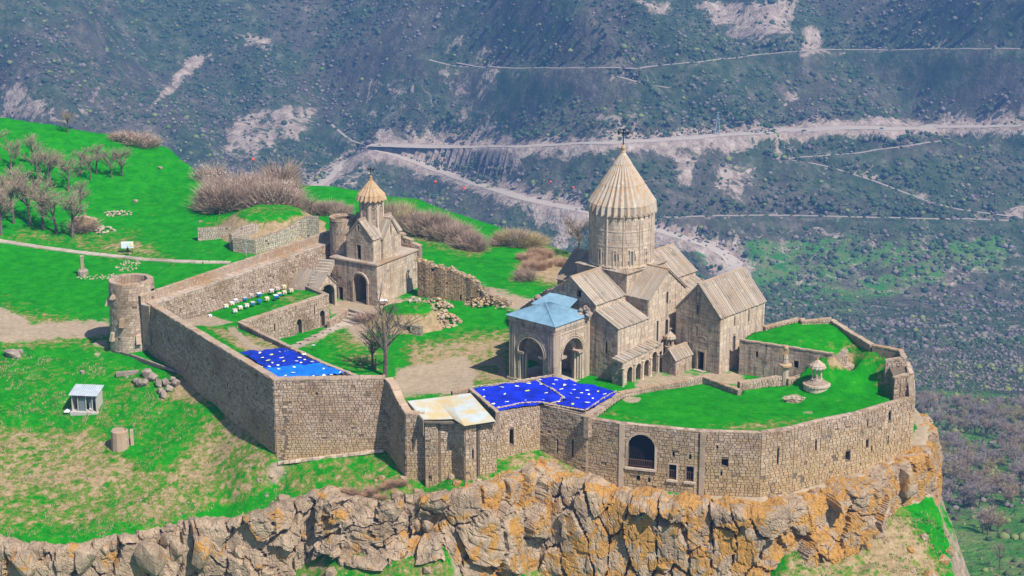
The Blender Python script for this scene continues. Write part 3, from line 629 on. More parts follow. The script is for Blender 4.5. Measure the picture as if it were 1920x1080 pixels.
def wallface(parent, A, B, zb_, outer=None, zt=None, holes=(), mat='ashlar', core='mortar_light', ch=.55, lmin=.6, lmax=1.2, depth=.7, indiv=0, prot=(.02, .06), gap=.03, drop=.003, skip=None, name='wall', corebuild=True, trim=True):
    """a masonry face from A to B (seen from outside, left to right); outer = outline in (distance, height above zb_)"""
    A = Vector((A[0], A[1], 0)); B = Vector((B[0], B[1], 0)); L = (B-A).length; d = (B-A)/L; nrm = Vector((d.y, -d.x, 0))
    if outer is None: outer = [(0, 0), (L, 0), (L, zt-zb_), (0, zt-zb_)]
    W = lambda s, h, o=0.0: A+d*s+nrm*o+Vector((0, 0, zb_+h))
    mb = MB(); hp = [hole_poly(h) for h in holes]
    vs2, es2 = [], []
    for l in [list(outer)]+hp:
        k0 = len(vs2); vs2 += [Vector((p[0], p[1])) for p in l]; es2 += [(k0+i, k0+(i+1) % len(l)) for i in range(len(l))]
    rv, _, rf_, _, _, _ = delaunay_2d_cdt(vs2, es2, [], 0, 1e-5)
    for t in rf_:
        a, b, c = [rv[i] for i in t]; mx, my = (a.x+b.x+c.x)/3, (a.y+b.y+c.y)/3
        if not pin(outer, mx, my) or any(pin(q, mx, my) for q in hp): continue
        if (b.x-a.x)*(c.y-a.y)-(b.y-a.y)*(c.x-a.x) < 0: b, c = c, b
        mb.poly([W(a.x, a.y), W(b.x, b.y), W(c.x, c.y)])
    for q in hp:
        n = len(q)
        for i in range(n):
            p0, p1 = q[i], q[(i+1) % n]; mb.poly([W(*p0), W(*p0, -depth), W(*p1, -depth), W(*p1)])
    o = mb.build(name, M[core], parent)
    bl = blocks(outer, holes, ch, lmin, lmax, gap, drop, skip); mt = M[mat]
    single = []
    if indiv:
        rect = [q for q in bl if len(q) == 4]; rect.sort(key=lambda q: -abs(q[1][0]-q[0][0])); single = rect[:indiv]; ids = set(id(q) for q in single); bl = [q for q in bl if id(q) not in ids]
    ang = math.atan2(d.y, d.x)
    for q in single:
        sx = q[1][0]-q[0][0]; hh = q[2][1]-q[1][1]; p = SRG.uniform(*prot)
        inst('stone', unit_block(mt), tuple(W((q[0][0]+q[1][0])/2, min(q[0][1], q[1][1]), -.01)), (sx, p+.01, hh), (0, 0, ang), o)
    sb = MB()
    for q in bl:
        p = SRG.uniform(*prot); cx = sum(a[0] for a in q)/len(q); cy = sum(a[1] for a in q)/len(q)
        bot = [W(a[0], a[1], -.01) for a in q]; top = [W(a[0]+(cx-a[0])*.04, a[1]+(cy-a[1])*.06, p) for a in q]
        n = len(q); sb.raw(bot+top, [(i, (i+1) % n, n+(i+1) % n, n+i) for i in range(n)]+[tuple(range(n, 2*n))])
    if bl: stuffed(sb.build('masonry', mt, o))
    return o, W, d, nrm
def arch_ring(W, h, wid, proud, mat, parent, name='arch_moulding', n=12, legs=True):
    """a moulding round an arched or square hole"""
    mb = MB(); r = (h[2]-h[1])/2; c = (h[1]+h[2])/2
    if h[0] == 'a':
        inn = [(c+r*math.cos(math.pi*i/n), h[4]+r*math.sin(math.pi*i/n)) for i in range(n+1)]; out = [(c+(r+wid)*math.cos(math.pi*i/n), h[4]+(r+wid)*math.sin(math.pi*i/n)) for i in range(n+1)]
        if legs: inn = [(h[2], h[3])]+inn+[(h[1], h[3])]; out = [(h[2]+wid, h[3])]+out+[(h[1]-wid, h[3])]
    else:
        inn = [(h[2], h[3]), (h[2], h[4]), (h[1], h[4]), (h[1], h[3])]; out = [(h[2]+wid, h[3]), (h[2]+wid, h[4]+wid), (h[1]-wid, h[4]+wid), (h[1]-wid, h[3])]
    for i in range(len(inn)-1):
        a, b, e, f = inn[i], inn[i+1], out[i+1], out[i]
        q = [a, f, e, b]
        mb.prism([W(*p, -.02) for p in q], [W(*p, proud) for p in q])
    return mb.build(name, M[mat], parent)
def slab_roof(parent, e0, e1, r0, r1, wid=.5, th=.16, mat='roofstone', over=.25, name='roof', indiv=True, under='mortar_light', segs=1, rib=True):
    """roof plane: eave from e0 to e1, ridge from r0 to r1; laid with stone strips running down the slope"""
    e0, e1, r0, r1 = map(Vector, (e0, e1, r0, r1)); nrm = (e1-e0).cross(r0-e0).normalized()
    if nrm.z < 0: nrm = -nrm
    mb = MB(); q = [e0, e1, r1, r0]; mb.prism([p-nrm*.12 for p in q], [p for p in q]); o = mb.build(name, M[under], parent)
    n = max(2, int(round((e1-e0).length/wid))); all_ = MB()
    for i in range(n):
        a, b = i/n, (i+1)/n; ea, eb = e0.lerp(e1, a), e0.lerp(e1, b); ra, rb = r0.lerp(r1, a), r0.lerp(r1, b)
        da = (ea-ra).normalized(); db = (eb-rb).normalized(); ea = ea+da*over*SRG.uniform(.7, 1.1); eb = eb+db*over*SRG.uniform(.7, 1.1)
        t = (eb-ea)*.06; rd = (eb-ea).normalized()*.05
        mb = MB() if indiv else all_
        for k in range(segs):
            f0, f1 = k/segs, (k+1)/segs; lift = nrm*(.012*(segs-k)); A_, B_, C_, D_ = (ea+t).lerp(ra+t, f0), (eb-t).lerp(rb-t, f0), (eb-t).lerp(rb-t, f1), (ea+t).lerp(ra+t, f1)
            h = nrm*(th*SRG.uniform(.7, 1.0))
            mb.prism([A_, B_, C_, D_], [A_+h+lift, B_+h+lift, C_+h, D_+h])
            if rib: mb.prism([A_-rd*1.5+h, A_+rd+h, D_+rd+h, D_-rd*1.5+h], [A_-rd+h*1.5, A_+rd*.5+h*1.5, D_+rd*.5+h*1.5, D_-rd+h*1.5])
        if indiv: mb.build('roof_slab', M[mat], o)
    if not indiv: stuffed(all_.build('roof_slabs', M[mat], o))
    return o
def ridge(parent, p0, p1, wd=.45, h=.3, mat='cap'):
    mb = MB(); p0 = Vector(p0); p1 = Vector(p1); mb.obox(p0+Vector((0, 0, .22)), p1+Vector((0, 0, .22)), wd, h); return mb.build('ridge_cap', M[mat], parent)
def gable_box(t, F4, zb_, ze, zr, axis, holes={}, kw={}, roofkw={}, faces=(0, 1, 2, 3), over=.3, gover=.25):
    """F4: four ground corners CCW; axis 0: ridge parallel to side 0-1, axis 1: parallel to 1-2. faces: sides that get masonry"""
    P4 = [Vector((p[0], p[1], 0)) for p in F4]
    for i in range(4):
        A, B = P4[i], P4[(i+1) % 4]; L = (B-A).length; isg = (i % 2) != axis
        outer = [(0, 0), (L, 0), (L, ze-zb_), (L/2, zr-zb_), (0, ze-zb_)] if isg else None
        if i in faces: wallface(t, A, B, zb_, outer, ze, holes.get(i, ()), **kw)
        else:
            mb = MB(); pts = [A+Vector((0, 0, zb_)), B+Vector((0, 0, zb_)), B+Vector((0, 0, ze))]+([(A+B)/2+Vector((0, 0, zr))] if isg else [])+[A+Vector((0, 0, ze))]; mb.poly(pts); mb.build('wall', M['mortar_light'], t)
    if axis == 1: P4 = P4[1:]+P4[:1]
    a, b, c, d = P4; dr = (b-a).normalized()*gover; m0 = (a+d)/2-dr; m1 = (b+c)/2+dr; zR = Vector((0, 0, zr)); zE = Vector((0, 0, ze))
    slab_roof(t, a-dr+zE, b+dr+zE, m0+zR, m1+zR, over=over, **roofkw); slab_roof(t, c+dr+zE, d-dr+zE, m1+zR, m0+zR, over=over, **roofkw); ridge(t, m0+zR, m1+zR)
def panel(W, s0, s1, h0, h1, off, mat, parent, name, th=.04):
    mb = MB(); q = [(s0, h0), (s1, h0), (s1, h1), (s0, h1)]; mb.prism([W(*p, off-th) for p in q], [W(*p, off) for p in q]); return mb.build(name, M[mat], parent)

# ================================================================== cathedral
t = thing('cathedral', AB(-.67, -19.2, 0), 'great domed stone church with ribbed conical spire and a tall round drum', 'church')
CA, CB = -.67, -19.2
def rect(a0, a1, b0, b1):   # CCW from above, side 0 = west (NW->SW), side1 = south, 2 = east, 3 = north
    return [AB(a0, b0), AB(a0, b1), AB(a1, b1), AB(a1, b0)]
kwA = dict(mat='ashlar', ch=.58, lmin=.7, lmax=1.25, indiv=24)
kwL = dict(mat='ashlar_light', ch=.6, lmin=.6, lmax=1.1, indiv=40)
# east-west nave (west gable, east gable)
def two(t, F, zb_, ze, zr, axis, hW=(), hS=(), wface=True, sface=True, **k):
    P4 = F
    for i in range(4):
        A, B = P4[i], P4[(i+1) % 4]; L = (B-A).length; isg = (i % 2) != axis
        outer = [(0, 0), (L, 0), (L, ze-zb_), (L/2, zr-zb_), (0, ze-zb_)] if isg else None
        if i == 0: o, W, d, n = wallface(t, A, B, zb_, outer, ze, hW, **kwA); WW = (o, W)  # west face takes the shaded tone of the stone, south face the sunlit one
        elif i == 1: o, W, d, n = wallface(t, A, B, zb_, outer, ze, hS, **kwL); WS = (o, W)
        else: wallface(t, A, B, zb_, outer, ze, (), **{**kwL, 'indiv': 0})
    return WW, WS
def roof2(t, F, ze, zr, axis, gover=.25, **k):
    P4 = [Vector((p[0], p[1], 0)) for p in F]
    if axis == 1: P4 = P4[1:]+P4[:1]
    a, b, c, d = P4; dr = (b-a).normalized()*gover; m0 = (a+d)/2-dr; m1 = (b+c)/2+dr; zR = Vector((0, 0, zr)); zE = Vector((0, 0, ze))
    slab_roof(t, a-dr+zE, b+dr+zE, m0+zR, m1+zR, **k); slab_roof(t, c+dr+zE, d-dr+zE, m1+zR, m0+zR, **k); ridge(t, m0+zR, m1+zR)
FN = rect(-13.16, 13.2, -24.1, -14.34); (oW, WW), (oS, WS) = two(t, FN, -1, 11.6, 15.1, 1, hW=[('r', 6.0, 6.8, 13.2, 14.3), ('r', 2.3, 3.3, 12.2, 12.9)], hS=[])
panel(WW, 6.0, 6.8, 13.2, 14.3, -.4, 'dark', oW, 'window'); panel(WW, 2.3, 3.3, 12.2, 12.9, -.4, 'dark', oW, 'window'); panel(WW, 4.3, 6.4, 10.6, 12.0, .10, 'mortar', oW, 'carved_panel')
roof2(t, FN, 11.6, 15.1, 1, wid=.52)
FS = rect(-5.55, 4.2, -28.5, -9.9); hs = [('a', 4.6, 5.15, 10.9, 12.6), ('r', 2.2, 2.7, 5.2, 8.6), ('a', 4.5, 5.3, 3.6, 7.9), ('r', 8.2, 8.7, 5.8, 9.2)]
(oW2, WW2), (oS2, WS2) = two(t, FS, -1, 11.6, 15.5, 0, hS=hs)
for h in hs:
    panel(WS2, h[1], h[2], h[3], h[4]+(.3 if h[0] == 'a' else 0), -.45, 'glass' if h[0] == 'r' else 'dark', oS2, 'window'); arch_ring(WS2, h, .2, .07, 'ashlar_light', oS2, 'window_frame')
roof2(t, FS, 11.6, 15.5, 0, wid=.52)
# crossing block
FB = rect(CA-5.05, CA+5.05, CB-5.05, CB+5.05)
for i in range(4): wallface(t, FB[i], FB[(i+1) % 4], 10.5, None, 15.0, (), **{**(kwA if i in (0, 3) else kwL), 'indiv': 6}, name='crossing_wall')
ctr = AB(CA, CB, 15.6)
for i in range(4):
    a, b = FB[i], FB[(i+1) % 4]; c = Vector((ctr.x, ctr.y, 0)); z0 = Vector((0, 0, 15.0)); z1 = Vector((0, 0, 15.75)); o_ = (a-c).normalized()*.3; p_ = (b-c).normalized()*.3
    slab_roof(t, a+o_+z0, b+p_+z0, c.lerp(a, .45)+z1, c.lerp(b, .45)+z1, wid=.6, th=.1, name='crossing_roof', over=.1)
# corner rooms with lean-to roofs
def leanto(a0, a1, b0, b1, ze, zr, holesW=(), holesS=(), mat='roofstone', south=True, indiv=24):
    F = rect(a0, a1, b0, b1)
    if south:      # eave on the south (b1)
        L = b1-b0; outW = [(0, -0), (L, 0), (L, ze+1), (0, zr+1)]
        o, W, d, n = wallface(t, F[0], F[1], -1, outW, None, holesW, **{**kwA, 'indiv': indiv, 'mat': 'ashlar'})
        o2, W2, d, n = wallface(t, F[1], F[2], -1, None, ze, holesS, **{**kwL, 'indiv': indiv})
        outE = [(0, 0), (L, 0), (L, zr+1), (0, ze+1)]; wallface(t, F[2], F[3], -1, outE, None, (), **{**kwL, 'indiv': 0})
        slab_roof(t, AB(a0-.2, b1, ze), AB(a1+.1, b1, ze), AB(a0-.2, b0, zr), AB(a1+.1, b0, zr), mat=mat, wid=.5)
        return o, W, o2, W2
    L = b1-b0; outW = [(0, 0), (L, 0), (L, zr+1), (0, ze+1)]
    o, W, d, n = wallface(t, F[0], F[1], -1, outW, None, holesW, **{**kwA, 'indiv': 0})
    wallface(t, F[3], F[0], -1, None, ze, (), **{**kwL, 'indiv': 0})
    slab_roof(t, AB(a0-.2, b0, ze), AB(a1+.1, b0, ze), AB(a0-.2, b1, zr), AB(a1+.1, b1, zr), mat=mat, wid=.5, indiv=False, rib=(mat != 'slate'))
o, W, o2, W2 = leanto(-13.16, -5.55, -14.34, -9.9, 8.6, 10.6, holesW=[('r', 2.0, 2.4, 5.2, 7.0)], holesS=[])
panel(W, 2.0, 2.4, 5.2, 7.0, -.4, 'dark', o, 'window')
leanto(4.2, 13.2, -14.34, -9.9, 8.6, 10.6)
leanto(-13.16, -5.55, -29.6, -24.1, 8.0, 12.2, mat='slate', south=False)
leanto(4.2, 13.2, -28.5, -24.1, 8.6, 10.6, south=False)
mb = MB()
for i in range(1, 12):
    a = -13.36+i*.68; mb.obox(AB(a, -29.8, 8.0+.2), AB(a, -24.1, 12.42), .07, .03)
for k in range(1, 9):
    f = k/9; mb.obox(AB(-13.3, -29.8+5.7*f, 8.2+4.22*f), AB(-5.5, -29.8+5.7*f, 8.2+4.22*f), .07, .03)
stuffed(mb.build('slate_joints', M['slateline'], t))
# low annex at the east foot of the church
FA = rect(13.2, 17.5, -22, -13); wallface(t, FA[1], FA[2], -1, None, 8.0, (), **{**kwL, 'indiv': 0}); wallface(t, FA[2], FA[3], -1, None, 8.0, (), **{**kwL, 'indiv': 0})
slab_roof(t, AB(17.5, -22, 8), AB(17.5, -13, 8), AB(13.2, -22, 10.4), AB(13.2, -13, 10.4), wid=.5)
# drum
dr_ = 5.15; cx, cy = ctr.x, ctr.y; NS = 12
drum = thing('drum', (cx, cy, 15.5), None, None); del_ = drum
bpy.data.objects.remove(drum)
mb = MB(); mb.lathe((cx, cy, 15.3), [(dr_-.06, 0), (dr_-.06, 8.6)], 48); drum = mb.build('drum', M['mortar_light'], t)
cnt = 0; ndr = MB()
z = 15.35; row = 0; wang = [math.atan2(-1, 0)+R(15)+R(30)*k for k in range(12)]
while z < 23.85:
    h = SRG.uniform(.5, .68); h = min(h, 24.0-z); nb = SRG.randint(30, 36); off = SRG.random()*.3
    for i in range(nb):
        a0 = off+2*math.pi*i/nb+.004; a1 = off+2*math.pi*(i+1)/nb-.004
        am = (a0+a1)/2; sk = any(abs((am-wa+math.pi) % (2*math.pi)-math.pi) < .052 for wa in wang) and 15.7 < z+h/2 < 18.4
        if sk: continue
        p = dr_+SRG.uniform(0, .03); pi_ = dr_-.07; vis = math.sin(am) < .25
        m_ = MB() if (vis and cnt < 250) else ndr
        q = lambda r, a, zz: (cx+r*math.cos(a), cy+r*math.sin(a), zz)
        m_.prism([q(pi_, a0, z+.01), q(pi_, a1, z+.01), q(pi_, a1, z+h-.02), q(pi_, a0, z+h-.02)], [q(p, a0, z+.01), q(p, a1, z+.01), q(p, a1, z+h-.02), q(p, a0, z+h-.02)])
        if m_ is not ndr: m_.build('stone', M['ashlar_light'], drum); cnt += 1
    z += h; row += 1
stuffed(ndr.build('masonry', M['ashlar_light'], drum))
for zc, rr, hh in ((18.75, .06, .16), (21.2, .05, .12), (23.6, .14, .22), (15.3, .12, .3)):
    mb = MB(); mb.lathe((cx, cy, zc), [(dr_-.02, 0), (dr_+rr, .02), (dr_+rr, hh), (dr_-.02, hh+.02)], 48); mb.build('string_course', M['ashlar_light'], drum)
for wa in wang:
    c, s = math.cos(wa), math.sin(wa); q = lambda r, tt, zz: (cx+c*r-s*tt, cy+s*r+c*tt, zz)
    mb = MB(); mb.prism([q(4.9, -.19, 15.95), q(4.9, .19, 15.95), q(4.9, .19, 18.1), q(4.9, -.19, 18.1)], [q(5.11, -.19, 15.95), q(5.11, .19, 15.95), q(5.11, .19, 18.1), q(5.11, -.19, 18.1)])
    win = mb.build('window', M['glass'], drum)
    mb = MB()
    for (t0, t1, z0, z1) in ((-.34, -.2, 15.8, 18.35), (.2, .34, 15.8, 18.35), (-.2, .2, 18.12, 18.35)):
        mb.prism([q(5.0, t0, z0), q(5.0, t1, z0), q(5.0, t1, z1), q(5.0, t0, z1)], [q(5.24, t0, z0), q(5.24, t1, z0), q(5.24, t1, z1), q(5.24, t0, z1)])
    mb.build('window_frame', M['ashlar_light'], drum)
    am = wa+R(15); c, s = math.cos(am), math.sin(am); mb = MB(); q2 = lambda r, tt, zz: (cx+c*r-s*tt, cy+s*r+c*tt, zz)
    mb.prism([q2(5.1, -.09, 15.6), q2(5.1, .09, 15.6), q2(5.1, .09, 23.6), q2(5.1, -.09, 23.6)], [q2(5.27, -.07, 15.6), q2(5.27, .07, 15.6), q2(5.27, .07, 23.6), q2(5.27, -.07, 23.6)]); mb.build('colonnette', M['ashlar_light'], drum)
def umbrella(t, cx, cy, z0, z1, r, n, mat, rn, fold=.28, name='spire', capz=None, r1=.35):
    """folded conical roof: n ridges, each fold pair one panel, zigzag eave"""
    o = MB(); o.lathe((cx, cy, z0+.1), [(r*.93, 0), (r1*.7, z1-z0-.1)], n*2); core = o.build(name, M['mortar_light'], t)
    for i in range(n):
        a0, am, a1 = [2*math.pi*(i+k)/n for k in (0, .5, 1)]
        q = lambda rr, a, zz: Vector((cx+rr*math.cos(a), cy+rr*math.sin(a), zz))
        prof = [(0, 1.0), (.12, .965), (.86, .20), (1.0, r1/r)]; mb = MB()
        pr = lambda f: np.interp(f, [p[0] for p in prof], [p[1] for p in prof])*r
        fs = [0, .12, .45, .8, 1.0] if n > 20 else [0, .2, .6, 1.0]
        for a, b in zip(fs[:-1], fs[1:]):
            za, zb2 = z0+(z1-z0)*a, z0+(z1-z0)*b; ra, rb = pr(a), pr(b); fa, fb = fold*ra/r, fold*rb/r
            st = .05 if a > 0 else 0
            V0, R0, V1 = q(ra-fa*.7+st, a0, za+.0), q(ra+fa*.5+st, am, za-(fa*1.1 if a == 0 else 0)), q(ra-fa*.7+st, a1, za)
            V0b, R0b, V1b = q(rb-fb*.7, a0, zb2), q(rb+fb*.5, am, zb2), q(rb-fb*.7, a1, zb2)
            dn = Vector((0, 0, .16)) if a == 0 else Vector((0, 0, .05))
            mb.raw([V0, R0, V1, V0b, R0b, V1b, V0-dn, R0-dn, V1-dn], [(0, 1, 4, 3), (1, 2, 5, 4), (6, 7, 1, 0), (7, 8, 2, 1)])
            if a == 0:
                I0, I1 = q(ra-.6, a0, za+.1), q(ra-.6, a1, za+.1); mb.raw([V0-dn, R0-dn, V1-dn, I0, I1], [(0, 3, 4, 1), (1, 4, 2)])
        mb.build('roof_panel', M[mat], core)
    return core
sp = umbrella(t, cx, cy, 24.15, 33.0, 5.45, 32, 'roofcone', rg, fold=.36)
mb = MB(); mb.lathe((cx, cy, 30.9), [(1.42, 0), (1.36, .12), (.42, 2.1), (.2, 2.3)], 32); mb.build('spire_cap', M['roofcone'], sp)
mb = MB(); mb.lathe((cx, cy, 33.0), [(.32, 0), (.42, .15), (.3, .35), (.36, .6), (.42, .8), (.3, 1.05), (.12, 1.25)], 12); fin = mb.build('finial', M['rooforange'], t)
def cross(mb, c, h, w, dr, th):
    mb.box((c[0], c[1], c[2]), (th, th, h), dr); z = c[2]+h*.72; ca, sa = math.cos(dr), math.sin(dr)
    mb.box((c[0], c[1], z), (w, th, th), dr)
    for s in (-1, 1): mb.box((c[0]+s*w/2*ca, c[1]+s*w/2*sa, z-th), (th*1.6, th, th*3), dr)
    mb.box((c[0], c[1], c[2]+h-th), (th*3, th, th*1.2), dr)
mb = MB(); cross(mb, (cx, cy, 34.1), 2.7, 1.5, -.2, .17); mb.build('cross', M['iron'], t)

# ---- west porch (bell tower base) with the blue metal roof
t = thing('church_porch', AB(-17.3, -20, 0), 'square arched stone porch with a pale blue hipped metal roof', 'porch')
FP = rect(-21.6, -13.3, -24.7, -15.5); zbp = -1.2
aW = ('a', 1.9, 7.1, .25, 5.6); aS = ('a', 1.6, 6.6, .25, 5.7); tops = 11.0
oW, W, d, n_ = wallface(t, FP[0], FP[1], zbp, None, 9.8, [aW], mat='ashlar', ch=.6, lmin=.7, lmax=1.3, depth=1.3, indiv=50)
oS, Ws, d, n_ = wallface(t, FP[1], FP[2], zbp, None, 9.8, [aS], mat='ashlar_light', ch=.6, lmin=.7, lmax=1.3, depth=1.3, indiv=50)
wallface(t, FP[3], FP[0], zbp, None, 9.8, [('a', 1.6, 6.6, .25, 5.7)], mat='ashlar', ch=.6, lmin=.7, lmax=1.3, depth=1.3)
for W_, a, oo in ((W, aW, oW), (Ws, aS, oS)):
    for k in range(3):
        hh = ('a', a[1]-.32*k, a[2]+.32*k, a[4]-1.6, a[4]); arch_ring(W_, (hh[0], hh[1], hh[2], hh[4]-.01, hh[4]), .16, .26-.07*k, 'ashlar_light', oo, legs=False, n=20)
    inner = ('a', a[1]+.75, a[2]-.75, a[3], a[4]-.3); Wi = lambda s, h, o=0.0, W_=W_: W_(s, h, o-1.35)
    arch_ring(Wi, inner, .75, .3, 'ashlar', oo, 'inner_arch', n=18)
    for s0 in (a[1]-.08, a[2]-.9):
        for j in range(3):
            p = W_(s0+.16+.32*j, 0, -.25-.28*j if s0 < a[1] else -.8+.28*j); mb = MB(); mb.lathe((p.x, p.y, zbp), [(.24, 0), (.24, .5), (.17, .6), (.17, a[4]-.3)], 10); mb.build('column', M['ashlar_light'], oo)
        mb = MB(); q = [(s0-.1, a[4]-.35), (s0+1.1, a[4]-.35), (s0+1.15, a[4]), (s0-.15, a[4])]; mb.prism([W_(*p, -1.2) for p in q], [W_(*p, .22) for p in q]); mb.build('capital', M['ashlar'], oo)
L1 = 9.2
for W_, L_, oo, mt in ((W, 9.2, oW, 'ashlar'), (Ws, 8.3, oS, 'ashlar_light')):
    for s in (.12, .45, .78, 1.1, L_-1.1, L_-.78, L_-.45, L_-.12):
        p = W_(s, 0, .06); mb = MB(); mb.lathe((p.x, p.y, zbp), [(.26, 0), (.26, .5), (.15, .7), (.15, 9.6), (.2, 9.8)], 8); mb.build('pilaster', M[mt], oo)
    for hz in (.0, .35, .7):
        mb = MB(); q = [(-.3+hz*.3, hz), (L_+.3-hz*.3, hz), (L_+.3-hz*.3, hz+.34), (-.3+hz*.3, hz+.34)]
        for (x0, x1) in ((-.35, 1.75), (L_-1.75, L_+.35)): q = [(x0, hz), (x1, hz), (x1, hz+.34), (x0, hz+.34)]; mb.prism([W_(*p, 0) for p in q], [W_(*p, .5-hz*.45) for p in q])
        mb.build('plinth_step', M[mt], oo)
    mb = MB()
    for k in range(int(L_/.36)):
        s = .2+.36*k; q = [(s, 9.75), (s+.2, 9.75), (s+.2, 10.2), (s, 10.2)]; mb.prism([W_(*p, 0) for p in q], [W_(*p, .16) for p in q])
    stuffed(mb.build('dentils', M[mt], oo))
    q = [(-.2, 10.25), (L_+.2, 10.25), (L_+.2, 10.98), (-.2, 10.98)]; mb = MB(); mb.prism([W_(*p, 0) for p in q], [W_(*p, .2) for p in q]); mb.build('cornice', M[mt], oo)
    q = [(0, 9.3), (L_, 9.3), (L_, 9.5), (0, 9.5)]; mb = MB(); mb.prism([W_(*p, 0) for p in q], [W_(*p, .12) for p in q]); mb.build('string_course', M[mt], oo)
# inner back wall with door, vault
wallface(t, AB(-13.45, -24.4), AB(-13.45, -15.8), zbp, None, 9.6, [('r', 3.2, 5.4, .3, 4.2)], mat='ashlar', ch=.7, lmin=.8, lmax=1.4)
mb = MB(); q = [AB(-21.5, -24.6, 9.65), AB(-21.5, -15.6, 9.65), AB(-13.4, -15.6, 9.65), AB(-13.4, -24.6, 9.65)]; mb.prism(q, [p+Vector((0, 0, .15)) for p in q]); mb.build('ceiling', M['ashlar'], t)
mb = MB(); q = [AB(-21.9, -25, -.75), AB(-21.9, -15.2, -.75), AB(-13.4, -15.2, -.75), AB(-13.4, -25, -.75)]; mb.prism(q, [p+Vector((0, 0, .5)) for p in q]); mb.build('floor', M['paving'], t)
def metalmat(name, a, bc, rough=.45, line=2.6, rustc=None):
    m, t_, b = newmat(name, rough); T = NT(t_); c = T.ramp(T.noise(.8, 5, .65), [(.35, a), (.65, bc)])
    if rustc: c = T.mix(T.ramp(T.noise(.35, 5, .65), [(.40, 1.0), (.58, 0.0)]), c, rustc)
    T.L(c, b.inputs['Base Color']); return m
M['bluemetal'] = metalmat('blue_sheet', (.15, .27, .36), (.22, .36, .46))
M['tin'] = metalmat('corrugated_sheet', (.46, .52, .54), (.58, .62, .60), .5, rustc=(.60, .47, .25))
M['greymetal'] = metalmat('grey_sheet', (.33, .38, .42), (.45, .50, .54))
c4 = [AB(-22.05, -25.1, 9.85), AB(-22.05, -15.1, 9.85), AB(-13.25, -15.1, 9.85), AB(-13.25, -25.1, 9.85)]; pk = [AB(-17.6, -20.9, 11.7), AB(-17.2, -19.9, 11.75)]
rf = None
def corr(parent, e0, e1, r0, r1, mat, pitch=.22, amp=.03, name='sheet'):
    e0, e1, r0, r1 = map(Vector, (e0, e1, r0, r1)); n = max(4, int((e1-e0).length/pitch)*2); nr = (e1-e0).cross(r0-e0).normalized(); nr = nr if nr.z > 0 else -nr; mb = MB()
    for i in range(n):
        a, b = i/n, (i+1)/n; oa = nr*(amp*(i % 2)); ob = nr*(amp*((i+1) % 2)); p = [e0.lerp(e1, a)+oa, e0.lerp(e1, b)+ob, r0.lerp(r1, b)+ob, r0.lerp(r1, a)+oa]
        if (p[2]-p[3]).length < 1e-4: p = p[:3]
        mb.poly(p)
    return mb.build(name, M[mat], parent)
mb = MB(); mb.prism([p-Vector((0, 0, .05)) for p in c4], [p for p in c4]); rf = mb.build('roof', M['bluemetal'], t)
for i in range(4):
    e0, e1 = c4[i], c4[(i+1) % 4]; rr = {0: (pk[0], pk[0]), 1: (pk[0], pk[1]), 2: (pk[1], pk[1]), 3: (pk[1], pk[0])}[i]
    corr(rf, e0, e1, rr[0]+Vector((0, 0, .02)), rr[1]+Vector((0, 0, .02)), 'bluemetal')
c5 = [AB(-15.5, -24.0, 10.3), AB(-15.5, -17.5, 10.3), AB(-12.2, -17.5, 11.2), AB(-12.2, -24.0, 11.2)]
corr(rf, AB(-17, -24.3, 10.7), AB(-17, -17.2, 10.7), AB(-13.2, -23.5, 11.9), AB(-13.2, -17.8, 11.9), 'bluemetal')
for i in range(4): inst_e = MB(); inst_e.obox(c4[i]+Vector((0, 0, .1)), (pk[0] if i in (0, 1) else pk[1])+Vector((0, 0, .1)), .14, .08); inst_e.build('hip_flashing', M['bluemetal'], rf)
def rubble_heap(name, c, rx, ry, h, n, label, cat, mat=None, smin=.25, smax=.6, seed=1, ground=True, parent=None):
    r = random.Random(seed); t = thing(name, c, label, cat) if parent is None else parent
    for i in range(n):
        a = r.random()*6.28; q = math.sqrt(r.random()); x, y = c[0]+rx*q*math.cos(a), c[1]+ry*q*math.sin(a); z = (gz(x, y) if ground else c[2])+h*(1-q*q)*r.uniform(.5, 1)
        s = r.uniform(smin, smax); inst('stone', r.choice(mat or PALE), (x, y, z), (s*1.3, s, s*.75), (r.uniform(-.4, .4), r.uniform(-.4, .4), r.random()*6), t)
    return t
for (a, b, nm, sd) in ((-14.4, -25.0, 'rubble pile on the far corner of the blue porch roof', 3), (-14.2, -15.6, 'rubble lump with moss on the near corner of the blue porch roof', 4)):
    c = AB(a, b, 9.9); rubble_heap('masonry_stump', c, .95, .95, 1.5, 45, nm, 'ruin', BOULD, .45, .9, sd, False)

# ---- chapel of the south side
t = thing('stone_chapel', AB(6, -4.2, 0), 'tall gabled stone chapel with a slab roof and dark doorway right of the great church', 'chapel')
FG = rect(0, 12.3, -8.55, 0); L = 8.55
hW = [('r', 4.5, 5.7, 1.15, 4.1), ('r', 4.05, 4.35, 10.2, 11.6), ('r', 4.05, 4.3, 6.6, 8.1)]
hS = [('a', 3.5, 4.2, 3.9, 6.2), ('r', 3.7, 4.0, 8.3, 9.7), ('r', 7.6, 7.9, 8.0, 9.9)]
outW = [(0, 0), (L, 0), (L, 10.35), (L/2, 15.0), (0, 10.35)]
oW, W, d, n_ = wallface(t, FG[0], FG[1], -1, outW, None, hW, **{**kwA, 'indiv': 90}); oS, Ws, d, n_ = wallface(t, FG[1], FG[2], -1, None, 9.35, hS, **{**kwL, 'indiv': 90})
wallface(t, FG[2], FG[3], -1, outW, None, (), **{**kwL, 'indiv': 0}); wallface(t, FG[3], FG[0], -1, None, 9.35, (), **{**kwL, 'indiv': 0})
roof2(t, FG, 9.35, 14.0, 1, wid=.46)
arch_ring(W, hW[0], .35, .14, 'ashlar', oW, 'door_frame'); arch_ring(W, ('a', 3.7, 6.5, 4.6, 5.2), .15, .08, 'ashlar', oW, 'door_arch', legs=True)
